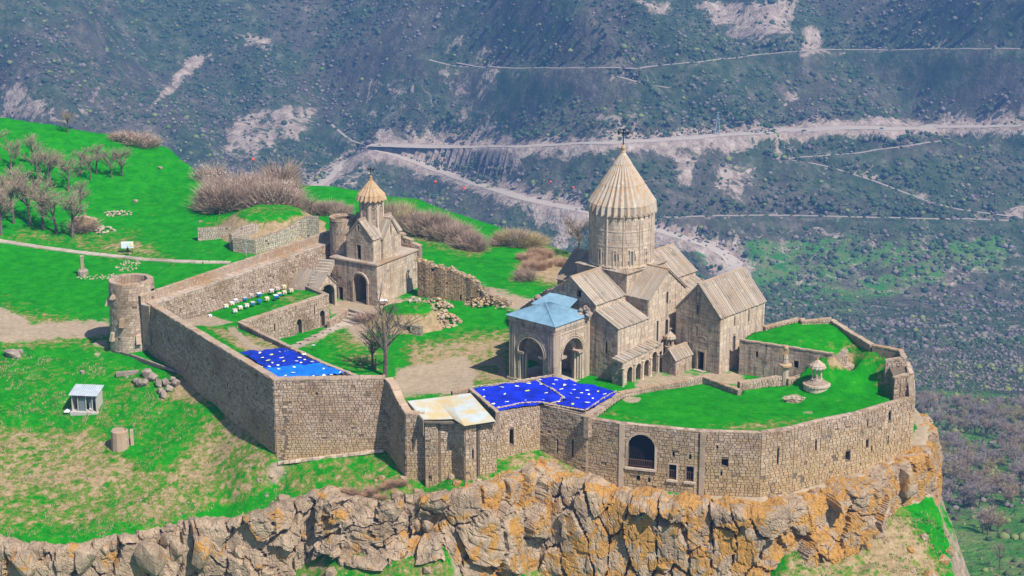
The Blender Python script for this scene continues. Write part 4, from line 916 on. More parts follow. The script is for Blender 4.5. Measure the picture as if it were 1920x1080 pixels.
panel(W, 4.5, 5.7, 1.15, 4.1, -.55, 'dark', oW, 'door')
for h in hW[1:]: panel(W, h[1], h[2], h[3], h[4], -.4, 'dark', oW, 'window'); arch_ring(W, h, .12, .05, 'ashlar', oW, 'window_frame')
for h in hS: panel(Ws, h[1], h[2], h[3], h[4]+(.35 if h[0] == 'a' else 0), -.3, 'glass', oS, 'window'); arch_ring(Ws, h, .14, .06, 'ashlar', oS, 'window_frame')
for k in range(3):
    mb = MB(); q = [(4.0-.2*k, 0), (6.2+.2*k, 0), (6.2+.2*k, 1.1-.3*k), (4.0-.2*k, 1.1-.3*k)]; mb.prism([W(*p, 0) for p in q], [W(*p, .7+.35*k) for p in q]); mb.build('step', M['paving'], t)

# ---- ruined arcade along the south wall
t = thing('arcade', AB(-9.5, -8.9, 0), 'ruined low stone arcade of five round arches against the church wall', 'arcade')
hs = [('a', 1.15, 2.35, .9, 3.1), ('a', 3.35, 4.55, .9, 3.1), ('a', 5.4, 6.6, .9, 3.2), ('a', 7.4, 8.6, 1.1, 4.0), ('a', 9.2, 9.9, 1.1, 4.0)]
out = [(0, 0), (10.3, 0), (10.3, 5.6), (7.0, 5.6), (6.9, 4.9), (0, 4.7)]
o, W, d, n_ = wallface(t, AB(-14.4, -7.9), AB(-4.1, -7.9), -.9, out[:3]+[(0, 4.9)], None, hs, mat='ashlar_light', ch=.42, lmin=.5, lmax=1.0, depth=.7, indiv=20, drop=.05)
wallface(t, AB(-14.4, -9.9), AB(-14.4, -7.9), -.9, None, 4.0, (), mat='ashlar', ch=.5)
for h in hs: arch_ring(W, h, .2, .1, 'ashlar_light', o, legs=False)
for k in range(14):
    s = .1+k*.72; z0 = 4.0+.7*(s/10.3); mb = MB(); mb.obox(AB(-14.5+s, -7.7, z0-.0+SRG.uniform(0, .12)), AB(-14.5+s, -9.85, z0+.3+SRG.uniform(0, .1)), .68, .2); mb.build('roof_slab', M['roofstone'], t)
for s in (0, 2.85, 4.95, 7.0, 8.9):
    p = W(s, 0, .14); mb = MB(); mb.lathe((p.x, p.y, -.9), [(.3, 0), (.3, .9), (.19, 1.0), (.19, 3.6), (.3, 3.9)], 10); mb.build('column', M['ashlar_light'], t)
wallface(t, AB(-14.3, -9.3), AB(-4.2, -9.3), -.9, None, 3.9, (), mat='ashlar', ch=.5, name='back_wall')
# ---- small shrine
t = thing('shrine', AB(-2.75, -6.1, 0), 'small gabled stone shrine with slab roof beside the arcade', 'shrine')
FZ = rect(-4.9, -.6, -7.45, -4.8); L = 2.65; outW = [(0, 0), (L, 0), (L, 3.0), (L/2, 4.5), (0, 3.0)]
wallface(t, FZ[0], FZ[1], -.5, outW, None, (), **{**kwA, 'indiv': 12, 'ch': .42, 'lmin': .4, 'lmax': .8}); wallface(t, FZ[1], FZ[2], -.5, None, 2.5, (), **{**kwL, 'mat': 'ashlar', 'indiv': 12, 'ch': .42})
wallface(t, FZ[2], FZ[3], -.5, outW, None, (), **{**kwL, 'indiv': 0}); roof2(t, FZ, 2.5, 4.0, 1, wid=.36, over=.15)
t = thing('lantern_turret', AB(-1.2, -8.6, 3), 'tiny columned stone lantern behind the small shrine roof', 'turret')
c = AB(-1.6, -8.4, 3.2); mb = MB(); mb.lathe(tuple(c), [(.8, -3.2), (.75, .0), (.9, .1), (.9, .25)], 12); mb.build('base', M['ashlar'], t)
for k in range(6): a = k*math.pi/3; mb = MB(); mb.lathe((c.x+.5*math.cos(a), c.y+.5*math.sin(a), c.z+.25), [(.12, 0), (.11, 1.3), (.16, 1.4)], 8); mb.build('column', M['ashlar_light'], t)
umbrella(t, c.x, c.y, c.z+1.65, c.z+2.6, .9, 10, 'roofcone', rg, .1, 'roof', r1=.08)
mb = MB(); cross(mb, (c.x, c.y, c.z+2.5), .7, .4, .2, .07); mb.build('cross', M['ashlar'], t)
# ================================================================== fortress walls
def capline(t, pts, wd, off, h=.3, lmin=.6, lmax=1.2, mat='cap', zoff=0.0, single=40):
    """coping stones along a polyline of 3D points (outer top edge); body lies to the left (inside) of the direction"""
    n = 0; st = MB()
    for A, B in zip(pts[:-1], pts[1:]):
        A, B = Vector(A), Vector(B); L = (B-A).length; d = (B-A)/L; s = 0; nl = Vector((-d.y, d.x, 0)).normalized()
        while s < L-.1:
            l = min(SRG.uniform(lmin, lmax), L-s); p0 = A+d*(s+.02)+nl*(off+SRG.uniform(-.04, .04)); p1 = A+d*(s+l-.02)+nl*(off+SRG.uniform(-.04, .04)); z = Vector((0, 0, SRG.uniform(0, .1)+zoff))
            m = MB() if n < single else st
            m.obox(p0+z, p1+z, wd*SRG.uniform(.9, 1.05), h)
            if m is not st: m.build('coping_stone', M[mat], t)
            s += l; n += 1
    if st.v: stuffed(st.build('coping', M[mat], t))
def curtain(t, pts, zbs, thick=1.3, holes={}, inner=(), mat='rubble', ch=.32, lmin=.32, lmax=.8, cap=True, skip=None, name='wall', indiv=0, capmat='cap', inner_h=None, **kw):
    """pts: 3D top points left to right seen from outside; zbs: base heights per point"""
    outs = []
    for i, (A, B) in enumerate(zip(pts[:-1], pts[1:])):
        A, B = Vector(A), Vector(B); L = math.hypot(B.x-A.x, B.y-A.y); z0, z1 = zbs[i], zbs[i+1]; zl = min(z0, z1); outer = [(0, z0-zl), (L, z1-zl), (L, B.z-zl), (0, A.z-zl)]
        o, W, d, n = wallface(t, A, B, zl, outer, None, holes.get(i, ()), mat=mat, core='mortar', ch=ch, lmin=lmin, lmax=lmax, depth=1.1, indiv=indiv, prot=(.03, .12), gap=.06, drop=.012, skip=(lambda s, h, i=i: skip(i, s, h)) if skip else None, name=name, **kw)
        outs.append((o, W, L, zl))
        for h in holes.get(i, ()): panel(W, h[1]-.05, h[2]+.05, h[3]-.05, h[4]+((h[2]-h[1])/2 if h[0] == 'a' else 0)+.05, -.85, 'dark', o, 'opening_shade')  # black sheet closing the hole, painted as interior shade
        if thick:
            nl = -n*thick; A2, B2 = A+nl, B+nl
            if i in inner:
                ih = inner_h or 3.0; wallface(t, Vector((B2.x, B2.y, 0)), Vector((A2.x, A2.y, 0)), min(A.z, B.z)-ih, [(0, 0), (L, 0), (L, A.z-min(A.z, B.z)+ih), (0, B.z-min(A.z, B.z)+ih)], None, (), mat='rubble_hi', core='mortar', ch=ch, lmin=lmin, lmax=lmax, prot=(.03, .09), gap=.05, name='inner_face')
            mb = MB(); ah, bh = Vector((0, 0, A.z)), Vector((0, 0, B.z)); A0, B0, A20, B20 = [Vector((q.x, q.y, 0)) for q in (A, B, A2, B2)]
            dz = Vector((0, 0, -.02)); mb.poly([A0+ah+dz, B0+bh+dz, B20+bh+dz, A20+ah+dz]); mb.poly([B20+bh, B20+Vector((0, 0, z1)), A20+Vector((0, 0, z0)), A20+ah]); mb.poly([A20+ah, A20+Vector((0, 0, z0)), A0+Vector((0, 0, z0)), A0+ah]); mb.poly([B0+bh, B0+Vector((0, 0, z1)), B20+Vector((0, 0, z1)), B20+bh])
            mb.build('wall_core', M['mortar_light'], t)
    if cap: capline(t, pts, thick+.1 if thick else .7, (thick or .6)/2, .22, mat=capmat)
    return outs
# ---- round corner tower
TW = (-63.2, 289.4); TR0, TR1, TZ0, TZ1 = 4.0, 3.62, -2.6, 9.9
t = thing('round_tower', (TW[0], TW[1], TZ0), 'round stone corner tower with projecting machicolation boxes above the dirt road', 'tower')
mb = MB(); mb.lathe((TW[0], TW[1], 0), [(TR0-.05, TZ0), (TR1-.05, TZ1), (TR1-.85, TZ1), (TR1-.85, TZ1-2.4)], 40); core = mb.build('wall', M['mortar'], t)
z = TZ0; rest = MB(); cnt = 0
while z < TZ1-.1:
    h = min(SRG.uniform(.36, .5), TZ1-z); f = (z-TZ0)/(TZ1-TZ0); r = TR0+(TR1-TR0)*f; nb = int(2*math.pi*r/SRG.uniform(.62, .8)); off = SRG.random()
    for i in range(nb):
        a0, a1 = off+2*math.pi*i/nb+.006, off+2*math.pi*(i+1)/nb-.006; am = (a0+a1)/2; dd = (am-math.radians(-8)+math.pi) % (2*math.pi)-math.pi
        if SRG.random() < .012: continue
        p = r+SRG.uniform(.02, .09); q = lambda rr, a, zz: (TW[0]+rr*math.cos(a), TW[1]+rr*math.sin(a), zz)
        vis = math.sin(am) < .1; m_ = MB() if vis and cnt < 270 else rest
        m_.prism([q(r-.1, a0, z+.02), q(r-.1, a1, z+.02), q(r-.1, a1, z+h-.02), q(r-.1, a0, z+h-.02)], [q(p, a0, z+.02), q(p, a1, z+.02), q(p, a1, z+h-.02), q(p, a0, z+h-.02)])
        if m_ is not rest: m_.build('stone', M['rubble_hi' if f > .28 else 'ashlar_light'], core); cnt += 1
    z += h
z = TZ1-2.2
while z < TZ1-.1:
    h = .4; r = TR1-.85; nb = 30
    for i in range(nb):
        a0, a1 = 2*math.pi*i/nb+.01+z, 2*math.pi*(i+1)/nb-.01+z; q = lambda rr, a, zz: (TW[0]+rr*math.cos(a), TW[1]+rr*math.sin(a), zz); p = r-SRG.uniform(.02, .08)
        rest.prism([q(r+.05, a1, z+.02), q(r+.05, a0, z+.02), q(r+.05, a0, z+h-.02), q(r+.05, a1, z+h-.02)], [q(p, a1, z+.02), q(p, a0, z+.02), q(p, a0, z+h-.02), q(p, a1, z+h-.02)])
    z += h
stuffed(rest.build('masonry', M['rubble_hi'], core))
mb = MB(); mb.lathe((TW[0], TW[1], TZ1-2.4), [(TR1-.8, 0), (TR1-.8, .1)], 30); mb.build('floor', M['cap'], t)
for i in range(28):
    a0, a1 = 2*math.pi*i/28+.01, 2*math.pi*(i+1)/28-.01; q = lambda rr, a, zz: (TW[0]+rr*math.cos(a), TW[1]+rr*math.sin(a), zz); zt = TZ1+SRG.uniform(.08, .2)
    mb = MB(); mb.prism([q(TR1-.9, a0, TZ1), q(TR1+.06, a0, TZ1), q(TR1+.06, a1, TZ1), q(TR1-.9, a1, TZ1)], [q(TR1-.9, a0, zt), q(TR1+.02, a0, zt), q(TR1+.02, a1, zt), q(TR1-.9, a1, zt)]); mb.build('coping_stone', M['cap'], t)
for (u, v, hh) in ((206, 570, 1.2), (221, 548, .5), (237, 616-10, 1.3), (238, 612-2, 0), (217, 645-5, 1.3), (263, 642, 1.3), (277, 622-8, 1.3)):
    if hh == 0: continue
    dxp = (u-248)/43.; a = math.acos(max(-1, min(1, dxp))); a = -a; zc = np.interp(v, [521, 650], [TZ1-.3, TZ0+2.0]); ca, sa = math.cos(a), math.sin(a); r = TR0+(TR1-TR0)*(zc-TZ0)/(TZ1-TZ0)
    q = lambda rr, tt, zz: (TW[0]+ca*rr-sa*tt, TW[1]+sa*rr+ca*tt, zz); mb = MB()
    mb.prism([q(r-.2, -.4, zc), q(r+.75, -.4, zc), q(r+.75, .4, zc), q(r-.2, .4, zc)], [q(r-.2, -.38, zc+hh+.3), q(r+.35, -.38, zc+hh), q(r+.35, .38, zc+hh), q(r-.2, .38, zc+hh+.3)]); mb.build('machicolation', M['rubble_hi'], t)
mb = MB(); a = R(-14); ca, sa = math.cos(a), math.sin(a); q = lambda rr, tt, zz: (TW[0]+ca*rr-sa*tt, TW[1]+sa*rr+ca*tt, zz)
mb.prism([q(3.3, -.42, 6.9), q(3.3, .42, 6.9), q(3.3, .42, 8.6), q(3.3, -.42, 8.6)], [q(3.86, -.42, 6.9), q(3.86, .42, 6.9), q(3.86, .42, 8.6), q(3.86, -.42, 8.6)]); mb.build('doorway', M['dark'], t)

# ---- long descending wall from the tower to the corner
A0, A1 = Vector((-60.6, 286.6, 7.0)), P(513, 712, 6.6)
mid = A0.lerp(A1, .38)
t = thing('curtain_wall', A0-Vector((0, 0, 9)), 'long shaded stone curtain wall running from the round tower down to the sharp corner', 'wall')
pts = [A0, mid, A1]; hl = {0: [('r', 6.3, 6.6, 7.0, 7.4)], 1: [('r', 8, 8.3, 9, 9.4), ('r', 13, 13.3, 8.6, 9.0), ('r', 20, 20.25, 10, 10.4)]}
curtain(t, pts, [-2.4, -4.2, -7.4], 1.1, holes=hl, inner=(0, 1), inner_h=1.2)
# ---- big front wall, then the descending spur wall
t = thing('curtain_wall', P(620, 845, -6), 'broad sunlit stone wall with a jagged crack, between the sharp corner and the descending spur', 'wall')
B0, B1 = P(513, 712, 6.6), P(722, 709, 6.6)
ck = [(.9, 12.5), (1.4, 10.4), (1.1, 9.2), (1.5, 8.0), (1.2, 6.0), (1.5, 4.2), (1.0, 2.6), (.7, 1.0)]
def crack(i, s, h):
    if 1.0 < h < 10.6:
        x = np.interp(-h, [-c[1] for c in ck], [c[0] for c in ck]); return abs(s-x) < .24
    return False
o_ = curtain(t, [B0, B1], [-7.4, -5.6], 1.3, holes={0: [('r', 6, 6.25, 11.6, 11.9)]}, inner=(0,), inner_h=1.0, skip=crack)
mb = MB(); W = o_[0][1]
for k in range(18):
    s = .2+k*.86; zz = 1.05+k*.095; q = [(s, zz), (s+.82, zz+.08), (s+.82, zz+.45), (s, zz+.38)]; m2 = MB(); m2.prism([W(*p, 0) for p in q], [W(*p, .55+SRG.uniform(-.1, .1)) for p in q]); m2.build('footing_stone', M['ashlar_light'], t)
t = thing('spur_wall', P(742, 850, -6), 'short stone wall whose curved top descends towards the viewer to the tin roofed block', 'wall')
S0 = P(722, 709, 6.6); S3 = P(760.5, 775, 3.5); cs = [S0]
for f, dz in ((.2, 6.3), (.4, 5.5), (.6, 4.6), (.8, 3.95)): p = S0.lerp(S3, f); cs.append(Vector((p.x, p.y, dz)))
cs.append(S3); curtain(t, cs, [-6, -6.2, -6.6, -7, -7.4, -7.8], 1.1)
# ---- block with the corrugated roof
t = thing('tin_roofed_house', P(850, 890, -7), 'narrow stone house of buttressed walls under a rusty pale corrugated roof', 'house')
F = [P(760.5, 775, 3.5), P(796, 775, 3.5)]
curtain(t, F, [-8, -8], 1.3, capmat='cap')
F1 = [P(796, 790, 2.8), P(818, 790, 2.8)]; curtain(t, F1, [-8, -8], 1.0, cap=False, holes={0: [('r', .5, .9, 2.0, 2.5)]})
e1 = F1[1]; F2 = P(825, 789, 2.7); F3_ = P(847, 788, 2.7); F4_ = P(872, 798, 2.7); F5_ = P(893, 797, 2.5); F6_ = P(897, 795, 2.6); F7_ = P(931, 791, 2.4)
curtain(t, [e1, F2+Vector((-.2, .7, 0))], [-8, -8], 1, cap=False)
curtain(t, [F2, F3_], [-8, -8], 1, cap=False)
curtain(t, [F3_, F4_], [-8, -8], 1, cap=False)
curtain(t, [F4_, F5_], [-8, -8], 1, cap=False, holes={0: [('r', 1.05, 1.25, 5.6, 6.9)]})
curtain(t, [F6_+Vector((-.1, .35, 0)), F7_], [-8, -8], 1, cap=False)
for p, w_ in ((e1+Vector((.15, 0.05, 0)), .5), (F5_+Vector((.12, .1, 0)), .35)):
    m2 = MB(); m2.box((p.x+.2, p.y+.55, -8), (w_, .5, 10.6)); m2.build('drain_recess', M['mortar'], t)
e = [P(794, 787, 3.2), P(822, 787, 3.2), P(850, 786, 3.2), P(871, 799, 3.0), P(930, 790, 2.9)]; rr = [P(764, 752, 3.9), P(790, 749, 3.9), P(815, 746, 3.9), P(838, 743, 3.8), P(882, 737, 3.8)]
roof = MB(); roof.prism([p-Vector((0, 0, .06)) for p in (rr[0], e[0], e[4], rr[4])], [rr[0], e[0], e[4], rr[4]])
rf = None
for i in range(4):
    k = corr(t if rf is None else rf, e[i], e[i+1], rr[i], rr[i+1], 'tin', pitch=.2, amp=.05, name='roof' if rf is None else 'roof_sheet'); rf = rf or k
m2 = MB(); m2.obox(P(764, 754, 3.75), P(794, 789, 3.1), .12, 2.2); m2.build('side_wall', M['mortar_light'], t)
m2 = MB(); q = [P(764, 754, 3.8), P(794, 789, 3.1), P(930, 792, 2.7), P(882, 739, 3.7)]; m2.prism([p-Vector((0, 0, .35)) for p in q], [p-Vector((0, 0, .1)) for p in q]); m2.build('roof_deck', M['wood'], t)
# ---- house under the second tarpaulin
t = thing('stone_house', P(1010, 850, -6), 'angled stone house below the deep blue tarpaulin with one arched window', 'house')
G0, G1, G2 = P(931, 774, 2.3), P(1013, 759, 2.1), P(1101, 782, 1.9)
curtain(t, [G0, G1], [-8, -8], 1.0, cap=False, holes={0: [('a', 2.2, 2.85, 4.9, 7.0)]}, indiv=120)
curtain(t, [G1, G2], [-8, -8.4], 1.0, cap=False, holes={0: [('r', 3.0, 3.2, 3.8, 5.8), ('r', 5.6, 5.85, 3.6, 6.2)]}, mat='rubble', indiv=80)
TP = [P(878, 728, 2.25), P(931, 772, 2.3), P(1013, 757, 2.1), P(1100, 779, 1.9), P(1160, 738, 1.9), P(1030, 703, 2.3)]
m2 = MB(); m2.prism([p-Vector((0, 0, 2.6)) for p in TP], [p-Vector((0, 0, .12)) for p in TP]); m2.build('roof', M['cap'], t)
curtain(t, [P(878, 728, 2.7), P(931, 773, 2.6)], [-.5, -1], .5, cap=True, lmin=.3, lmax=.6)
curtain(t, [P(848, 735, 2.6), P(880, 729, 2.7)], [-1, -1], .5, cap=True)
m2 = MB(); W = None
wn = thing
# ---- bastion with the arched loggia
t = thing('bastion', P(1400, 900, -8), 'long curved bastion wall on the orange cliff, with arched loggia and small windows', 'bastion')
ZT = 1.6; bp = [P(1101, 784, ZT), P(1162, 794, ZT), P(1303, 808, ZT), P(1428, 812, ZT), P(1490, 802, ZT), P(1540, 789, ZT), P(1610, 775, ZT), P(1660, 760, ZT), P(1694, 750, ZT), P(1716, 745, ZT)]
hb = {1: [('a', 1.25, 5.2, 4.6, 7.7), ('r', 7.3, 8.4, 3.35, 5.6), ('r', 9.8, 10.9, 3.35, 5.6), ('a', 7.75, 8.05, 6.9, 7.4), ('a', 10.15, 10.45, 6.7, 7.2), ('r', 2.6, 3.1, 2.6, 3.3), ('r', 4.3, 4.6, 2.5, 3.1)],
      2: [('r', 3.9, 4.8, 6.0, 7.1), ('r', 3.1, 3.3, 8.7, 9.1), ('r', 3.8, 4.0, 4.6, 5.2)], 0: [('r', 2.9, 3.1, 4.3, 4.6)],
      3: [('r', 2.7, 2.95, 6.1, 8.5)], 4: [('r', 4.1, 4.4, 6.8, 8.3)], 5: [('r', 4.7, 5.5, 4.0, 5.4)], 6: [('r', 1.9, 2.4, 5.0, 6.2), ('r', 1.9, 2.1, 8.3, 9.2), ('r', 3.1, 3.3, 4.2, 5)], 7: [('r', .8, 1.3, 7.6, 9.0), ('r', .9, 1.1, 3.9, 5.2)]}
def brk(i, s, h):
    if i == 5: return (abs(s-5.1)+abs(h-4.8)*.7) < .9+SRG.uniform(-.3, .3)
    if i == 3: return abs(s-3.0)*.6+abs(h-.9) < .75+SRG.uniform(-.2, .2)
    if i == 4: return SRG.random() < (.10 if h < 4 else 0)
    return False
ou = curtain(t, bp, [-9.0, -9.4, -9.4, -9.6, -9.5, -9.4, -9.2, -8.6, -8.2, -7.8], 1.0, holes=hb, cap=False, skip=brk, lmin=.42, lmax=.9, ch=.40)
capline(t, bp, .7, .35, .3, mat='rubble_hi', single=90)
o, W, L, zl = ou[1]
for h in hb[1][:3]: arch_ring(W, h, .3 if h[0] == 'a' else .22, .12, 'rubble_hi', o, 'opening_frame', n=18)
for (s0, s1, h0, h1) in ((1.35, 5.1, 4.7, 5.75), (7.35, 8.35, 3.4, 4.7), (9.85, 10.85, 3.4, 4.7)):
    m2 = MB(); k = s0
    m2.obox(W(s0, h1, -.15), W(s1, h1, -.15), .07, .07); m2.obox(W(s0, h0+.1, -.15), W(s1, h0+.1, -.15), .05, .05)
    while k < s1: m2.obox(W(k, h1, -.15), W(k+.045, h1, -.15), .045, h1-h0); k += .26
    stuffed(m2.build('railing', M['rust'], o))
for (s0, s1, h0) in ((.9, 5.5, 4.55), (7.0, 8.7, 3.3), (9.5, 11.2, 3.3)):
    m2 = MB(); q = [(s0, h0-.3), (s1, h0-.3), (s1, h0), (s0, h0)]; m2.prism([W(*p, 0) for p in q], [W(*p, .35) for p in q]); m2.build('sill', M['ashlar_light'], o)
m2 = MB(); q = [(1.0, 4.3), (5.5, 4.3), (5.5, 4.6), (1.0, 4.6)]; m2.prism([W(*p, -3.2) for p in q], [W(*p, -.02) for p in q]); m2.build('loggia_floor', M['paving'], o)
for s in (0.0, 11.7):
    q = [(s-.0, 0), (s+.75, 0), (s+.75, 11), (s, 11)]; m2 = MB(); m2.prism([W(*p, 0) for p in q], [W(*p, .2) for p in q]); m2.build('pilaster', M['rubble_hi'], o)
# little end tower and its back walls
t = thing('bastion_turret', P(1695, 730, 2), 'small square stone turret at the far right corner of the bastion', 'turret')
T0, T1, T2 = P(1677, 709, 4.6), P(1713, 700, 4.9), P(1716, 700, 4.9)+Vector((.4, 5.5, 0))
curtain(t, [T0, T1], [0, 0], 0, cap=False, holes={0: [('r', 1.0, 1.15, 2.2, 3.6), ('r', 2.0, 2.15, 2.8, 4.2)]}, mat='rubble_hi'); curtain(t, [T1, T2], [-4, -4], .8, cap=False, mat='rubble_hi')
m2 = MB(); m2.prism([Vector((p.x, p.y, 1)) for p in (T0, T1, T2, T2+Vector((-3.4, -.6, 0)))], [Vector((p.x, p.y, 4.55)) for p in (T0, T1, T2, T2+Vector((-3.4, -.6, 0)))]); m2.build('core', M['mortar'], t); capline(t, [T0, T1, T2], .6, .35, .35, mat='rubble_hi')
t = thing('rubble_wall', P(1640, 680, 4), 'broken rubble wall edging the grass roof at its far right end', 'wall')
curtain(t, [P(1660, 676, 5.6), P(1700, 670, 6.2), P(1700, 670, 6.2)+Vector((.2, 4, 0))], [1, 1, 0], .7, mat='rubble_hi'); 
curtain(t, [P(1716, 745, 1.6), P(1713, 700, 4.9)], [-7, -7], .9, mat='rubble_hi', cap=False)
curtain(t, [P(1700, 670, 6.2)+Vector((0, 4, 0)), P(1640, 645, 6.2), P(1600, 622, 6.3), P(1562, 598, 6.6)], [-6, -6, -6, -6], .8, mat='rubble_hi')
t = thing('rubble_wall', P(1500, 605, 6), 'low rubble parapet along the back edge of the upper grass roof', 'wall')
curtain(t, [P(1435, 614, 6.0), P(1500, 597, 6.6), P(1503, 603, 6.5), P(1560, 597, 6.9)], [4, 4, 4, 4], .7, mat='rubble_hi', lmin=.3, lmax=.6)
# ---- east hall and the low court walls
t = thing('stone_hall', P(1470, 700, 0), 'long low smooth stone hall wall with small square windows under the grass roof', 'hall')
H0, H1 = P(1387, 637, 5.6), P(1562, 664, 5.4); LH = (H1-H0).length
hh = [('r', 2.7, 3.05, 4.1, 5.1), ('r', 7.1, 7.8, 3.5, 4.6), ('r', 8.9, 9.6, 3.3, 4.5)]
o, W, d, n_ = wallface(t, H0, H1, -1, None, 5.5, hh, mat='ashlar', ch=.5, lmin=.7, lmax=1.3, depth=.5, indiv=130, core='mortar_light')
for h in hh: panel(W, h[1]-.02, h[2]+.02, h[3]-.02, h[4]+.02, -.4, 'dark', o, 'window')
for (s0, s1) in ((4.2, 5.4), (5.9, 7.0)): panel(W, s0, s1, 1.2, 3.0, .09, 'ashlar', o, 'blocked_door')
k_ = Vector((.661, .750, 0)); wallface(t, H0+k_*12, H0, -1, None, 5.5, (), mat='ashlar', ch=.5, lmin=.7, lmax=1.3)
capline(t, [H0+Vector((0, 0, .1)), H1+Vector((0, 0, .1))], .5, .1, .22, mat='cap')
t = thing('court_wall', P(1240, 722, 1), 'low rubble wall between the church court and the grass terrace, left run with a bend', 'wall')
curtain(t, [P(1103, 782, 2.3), P(1163, 737, 1.9), P(1318, 707, 1.7), P(1384, 732, 1.7)], [-1, -1, -1, -1], .7, mat='rubble_hi', lmin=.3, lmax=.6)
wallface(t, P(1318, 707, 1.7)+Vector((-.1, .7, 0)), P(1163, 737, 1.9)+Vector((-.1, .7, 0)), -1, None, 1.7, (), mat='rubble_hi', core='mortar', ch=.36)
t = thing('court_wall', P(1430, 722, 1), 'low rubble wall with a squared end beside the tall carved pillar', 'wall')
curtain(t, [P(1387, 718, 2.2), P(1466, 706, 2.2)], [-1, -1], .7, mat='rubble_hi', lmin=.3, lmax=.6); curtain(t, [P(1478, 712, 1.9), P(1572, 688, 2.2)], [-1, -1], .7, mat='rubble_hi', lmin=.3, lmax=.6)
t = thing('ruined_vault', P(1560, 680, 3), 'ruined thick stub wall at the end of the long hall, beside the grass roof ramp', 'ruin')
curtain(t, [P(1538, 674, 4.4), P(1570, 676, 4.0)], [0, 0], 1.6, mat='rubble_hi', lmin=.3, lmax=.6)
curtain(t, [P(1570, 676, 4.0), P(1590, 656, 5.4)], [0, 0], 1.0, mat='rubble_hi', lmin=.3, lmax=.6)
curtain(t, [P(1575, 693, 2.6), P(1602, 684, 3.0)], [0, 0], 1.4, mat='rubble_hi', lmin=.3, lmax=.6)
# ---- grass roofs
def grass_patch(name, poly, ctrl, inset=.38, step=.4, kind='structure', thick=3.0, noise_=.3, tone=0.0, pths=(), dryp=()):
    f = rbf([tuple(P(*q)) for q in ctrl]); pl = [P(*q) for q in poly]; xs = np.arange(min(p.x for p in pl)-1, max(p.x for p in pl)+1, step); ys = np.arange(min(p.y for p in pl)-1, max(p.y for p in pl)+1, step)
    X, Y = np.meshgrid(xs, ys); Z = f(X, Y)+(fbm(X/2.5, Y/2.5, 4)-.5)*noise_; ins = inpoly([(p.x, p.y) for p in pl], X, Y) & (distpoly([(p.x, p.y) for p in pl], X, Y) > inset)
    ny, nx = X.shape; idx = np.arange(nx*ny).reshape(ny, nx); Fc = np.stack([idx[:-1, :-1], idx[:-1, 1:], idx[1:, 1:], idx[1:, :-1]], -1).reshape(-1, 4)
    iv = ins.ravel(); Fc = Fc[iv[Fc].all(1)]; o = numesh(name, np.stack([X, Y, Z], -1).reshape(-1, 3), Fc, M['ground'], None, True, kind)
    bm = bmesh.new(); bm.from_mesh(o.data); bmesh.ops.delete(bm, geom=[v for v in bm.verts if not v.link_faces], context='VERTS'); bd = [e for e in bm.edges if e.is_boundary]
    r = bmesh.ops.extrude_edge_only(bm, edges=bd); 
    for v in r['geom']:
        if isinstance(v, bmesh.types.BMVert): v.co.z -= thick
    co = np.array([v.co[:] for v in bm.verts]); bm.to_mesh(o.data); bm.free()
    dd = patchmask(co[None, :, 0], co[None, :, 1], co[None, :, 2], list(dryp), 16.)[0]+tone; pp = patchmask(co[None, :, 0], co[None, :, 1], co[None, :, 2], list(pths), 8.)[0]
    for k, a in (('dry', dd), ('path', pp)): at = o.data.attributes.new(k, 'FLOAT', 'POINT'); at.data.foreach_set('value', a.astype(np.float32))
    return o
terr = [(1101, 784, 1.6), (1162, 794, 1.6), (1303, 808, 1.6), (1428, 812, 1.6), (1490, 802, 1.6), (1540, 789, 1.6), (1610, 775, 1.6), (1660, 760, 1.6), (1694, 750, 1.6), (1708, 740, 1.8), (1676, 709, 4.6), (1712, 700, 4.9), (1700, 671, 6.0), (1640, 646, 6.0), (1600, 624, 6.0), (1560, 600, 6.2), (1500, 600, 6.1), (1435, 616, 5.8), (1405, 624, 5.5), (1388, 637, 5.45), (1475, 650.5, 5.4), (1562, 663, 5.3), (1590, 668, 4.6), (1574, 692, 1.9), (1475, 713, 1.4), (1387, 725, 1.3), (1384, 733, 1.3), (1318, 709, 1.2), (1163, 739, 1.4)]
grass_patch('grass_roof', terr, [(1101, 784, 1.3), (1162, 794, 1.2), (1303, 808, 1.15), (1428, 812, 1.2), (1540, 789, 1.2), (1660, 760, 1.3), (1708, 742, 1.5), (1680, 715, 2.6), (1700, 671, 5.8), (1640, 646, 5.9), (1600, 624, 5.9), (1560, 602, 6.2), (1500, 603, 6.1), (1435, 618, 5.8), (1388, 637, 5.4), (1475, 650.5, 5.35), (1562, 663, 5.2), (1615, 680, 3.8), (1650, 695, 3.2), (1630, 710, 2.0), (1590, 700, 1.7), (1534, 730, 1.35), (1475, 713, 1.2), (1387, 733, .9), (1318, 712, .8), (1163, 742, 1.1), (1250, 760, 1.25), (1400, 770, 1.35)],
            thick=.75, dryp=[([(1480, 640), (1600, 640), (1700, 690), (1640, 690), (1560, 660)], .35), ([(1545, 665), (1610, 660), (1600, 690), (1560, 690)], .8), ([(1640, 690), (1680, 690), (1670, 745), (1640, 720)], .55), ([(1110, 780), (1170, 790), (1300, 806), (1160, 770), (1120, 765)], .4), ([(1300, 803), (1440, 806), (1560, 780), (1480, 785), (1380, 795)], .45)],
            pths=[([(1166, 746), (1180, 743), (1202, 747), (1200, 754), (1180, 756), (1168, 752)], .95), ([(1462, 742), (1490, 738), (1512, 748), (1500, 756), (1475, 756)], .85), ([(1500, 770), (1525, 768), (1525, 777), (1505, 778)], .6), ([(1395, 722), (1400, 725), (1395, 735)], .3)])
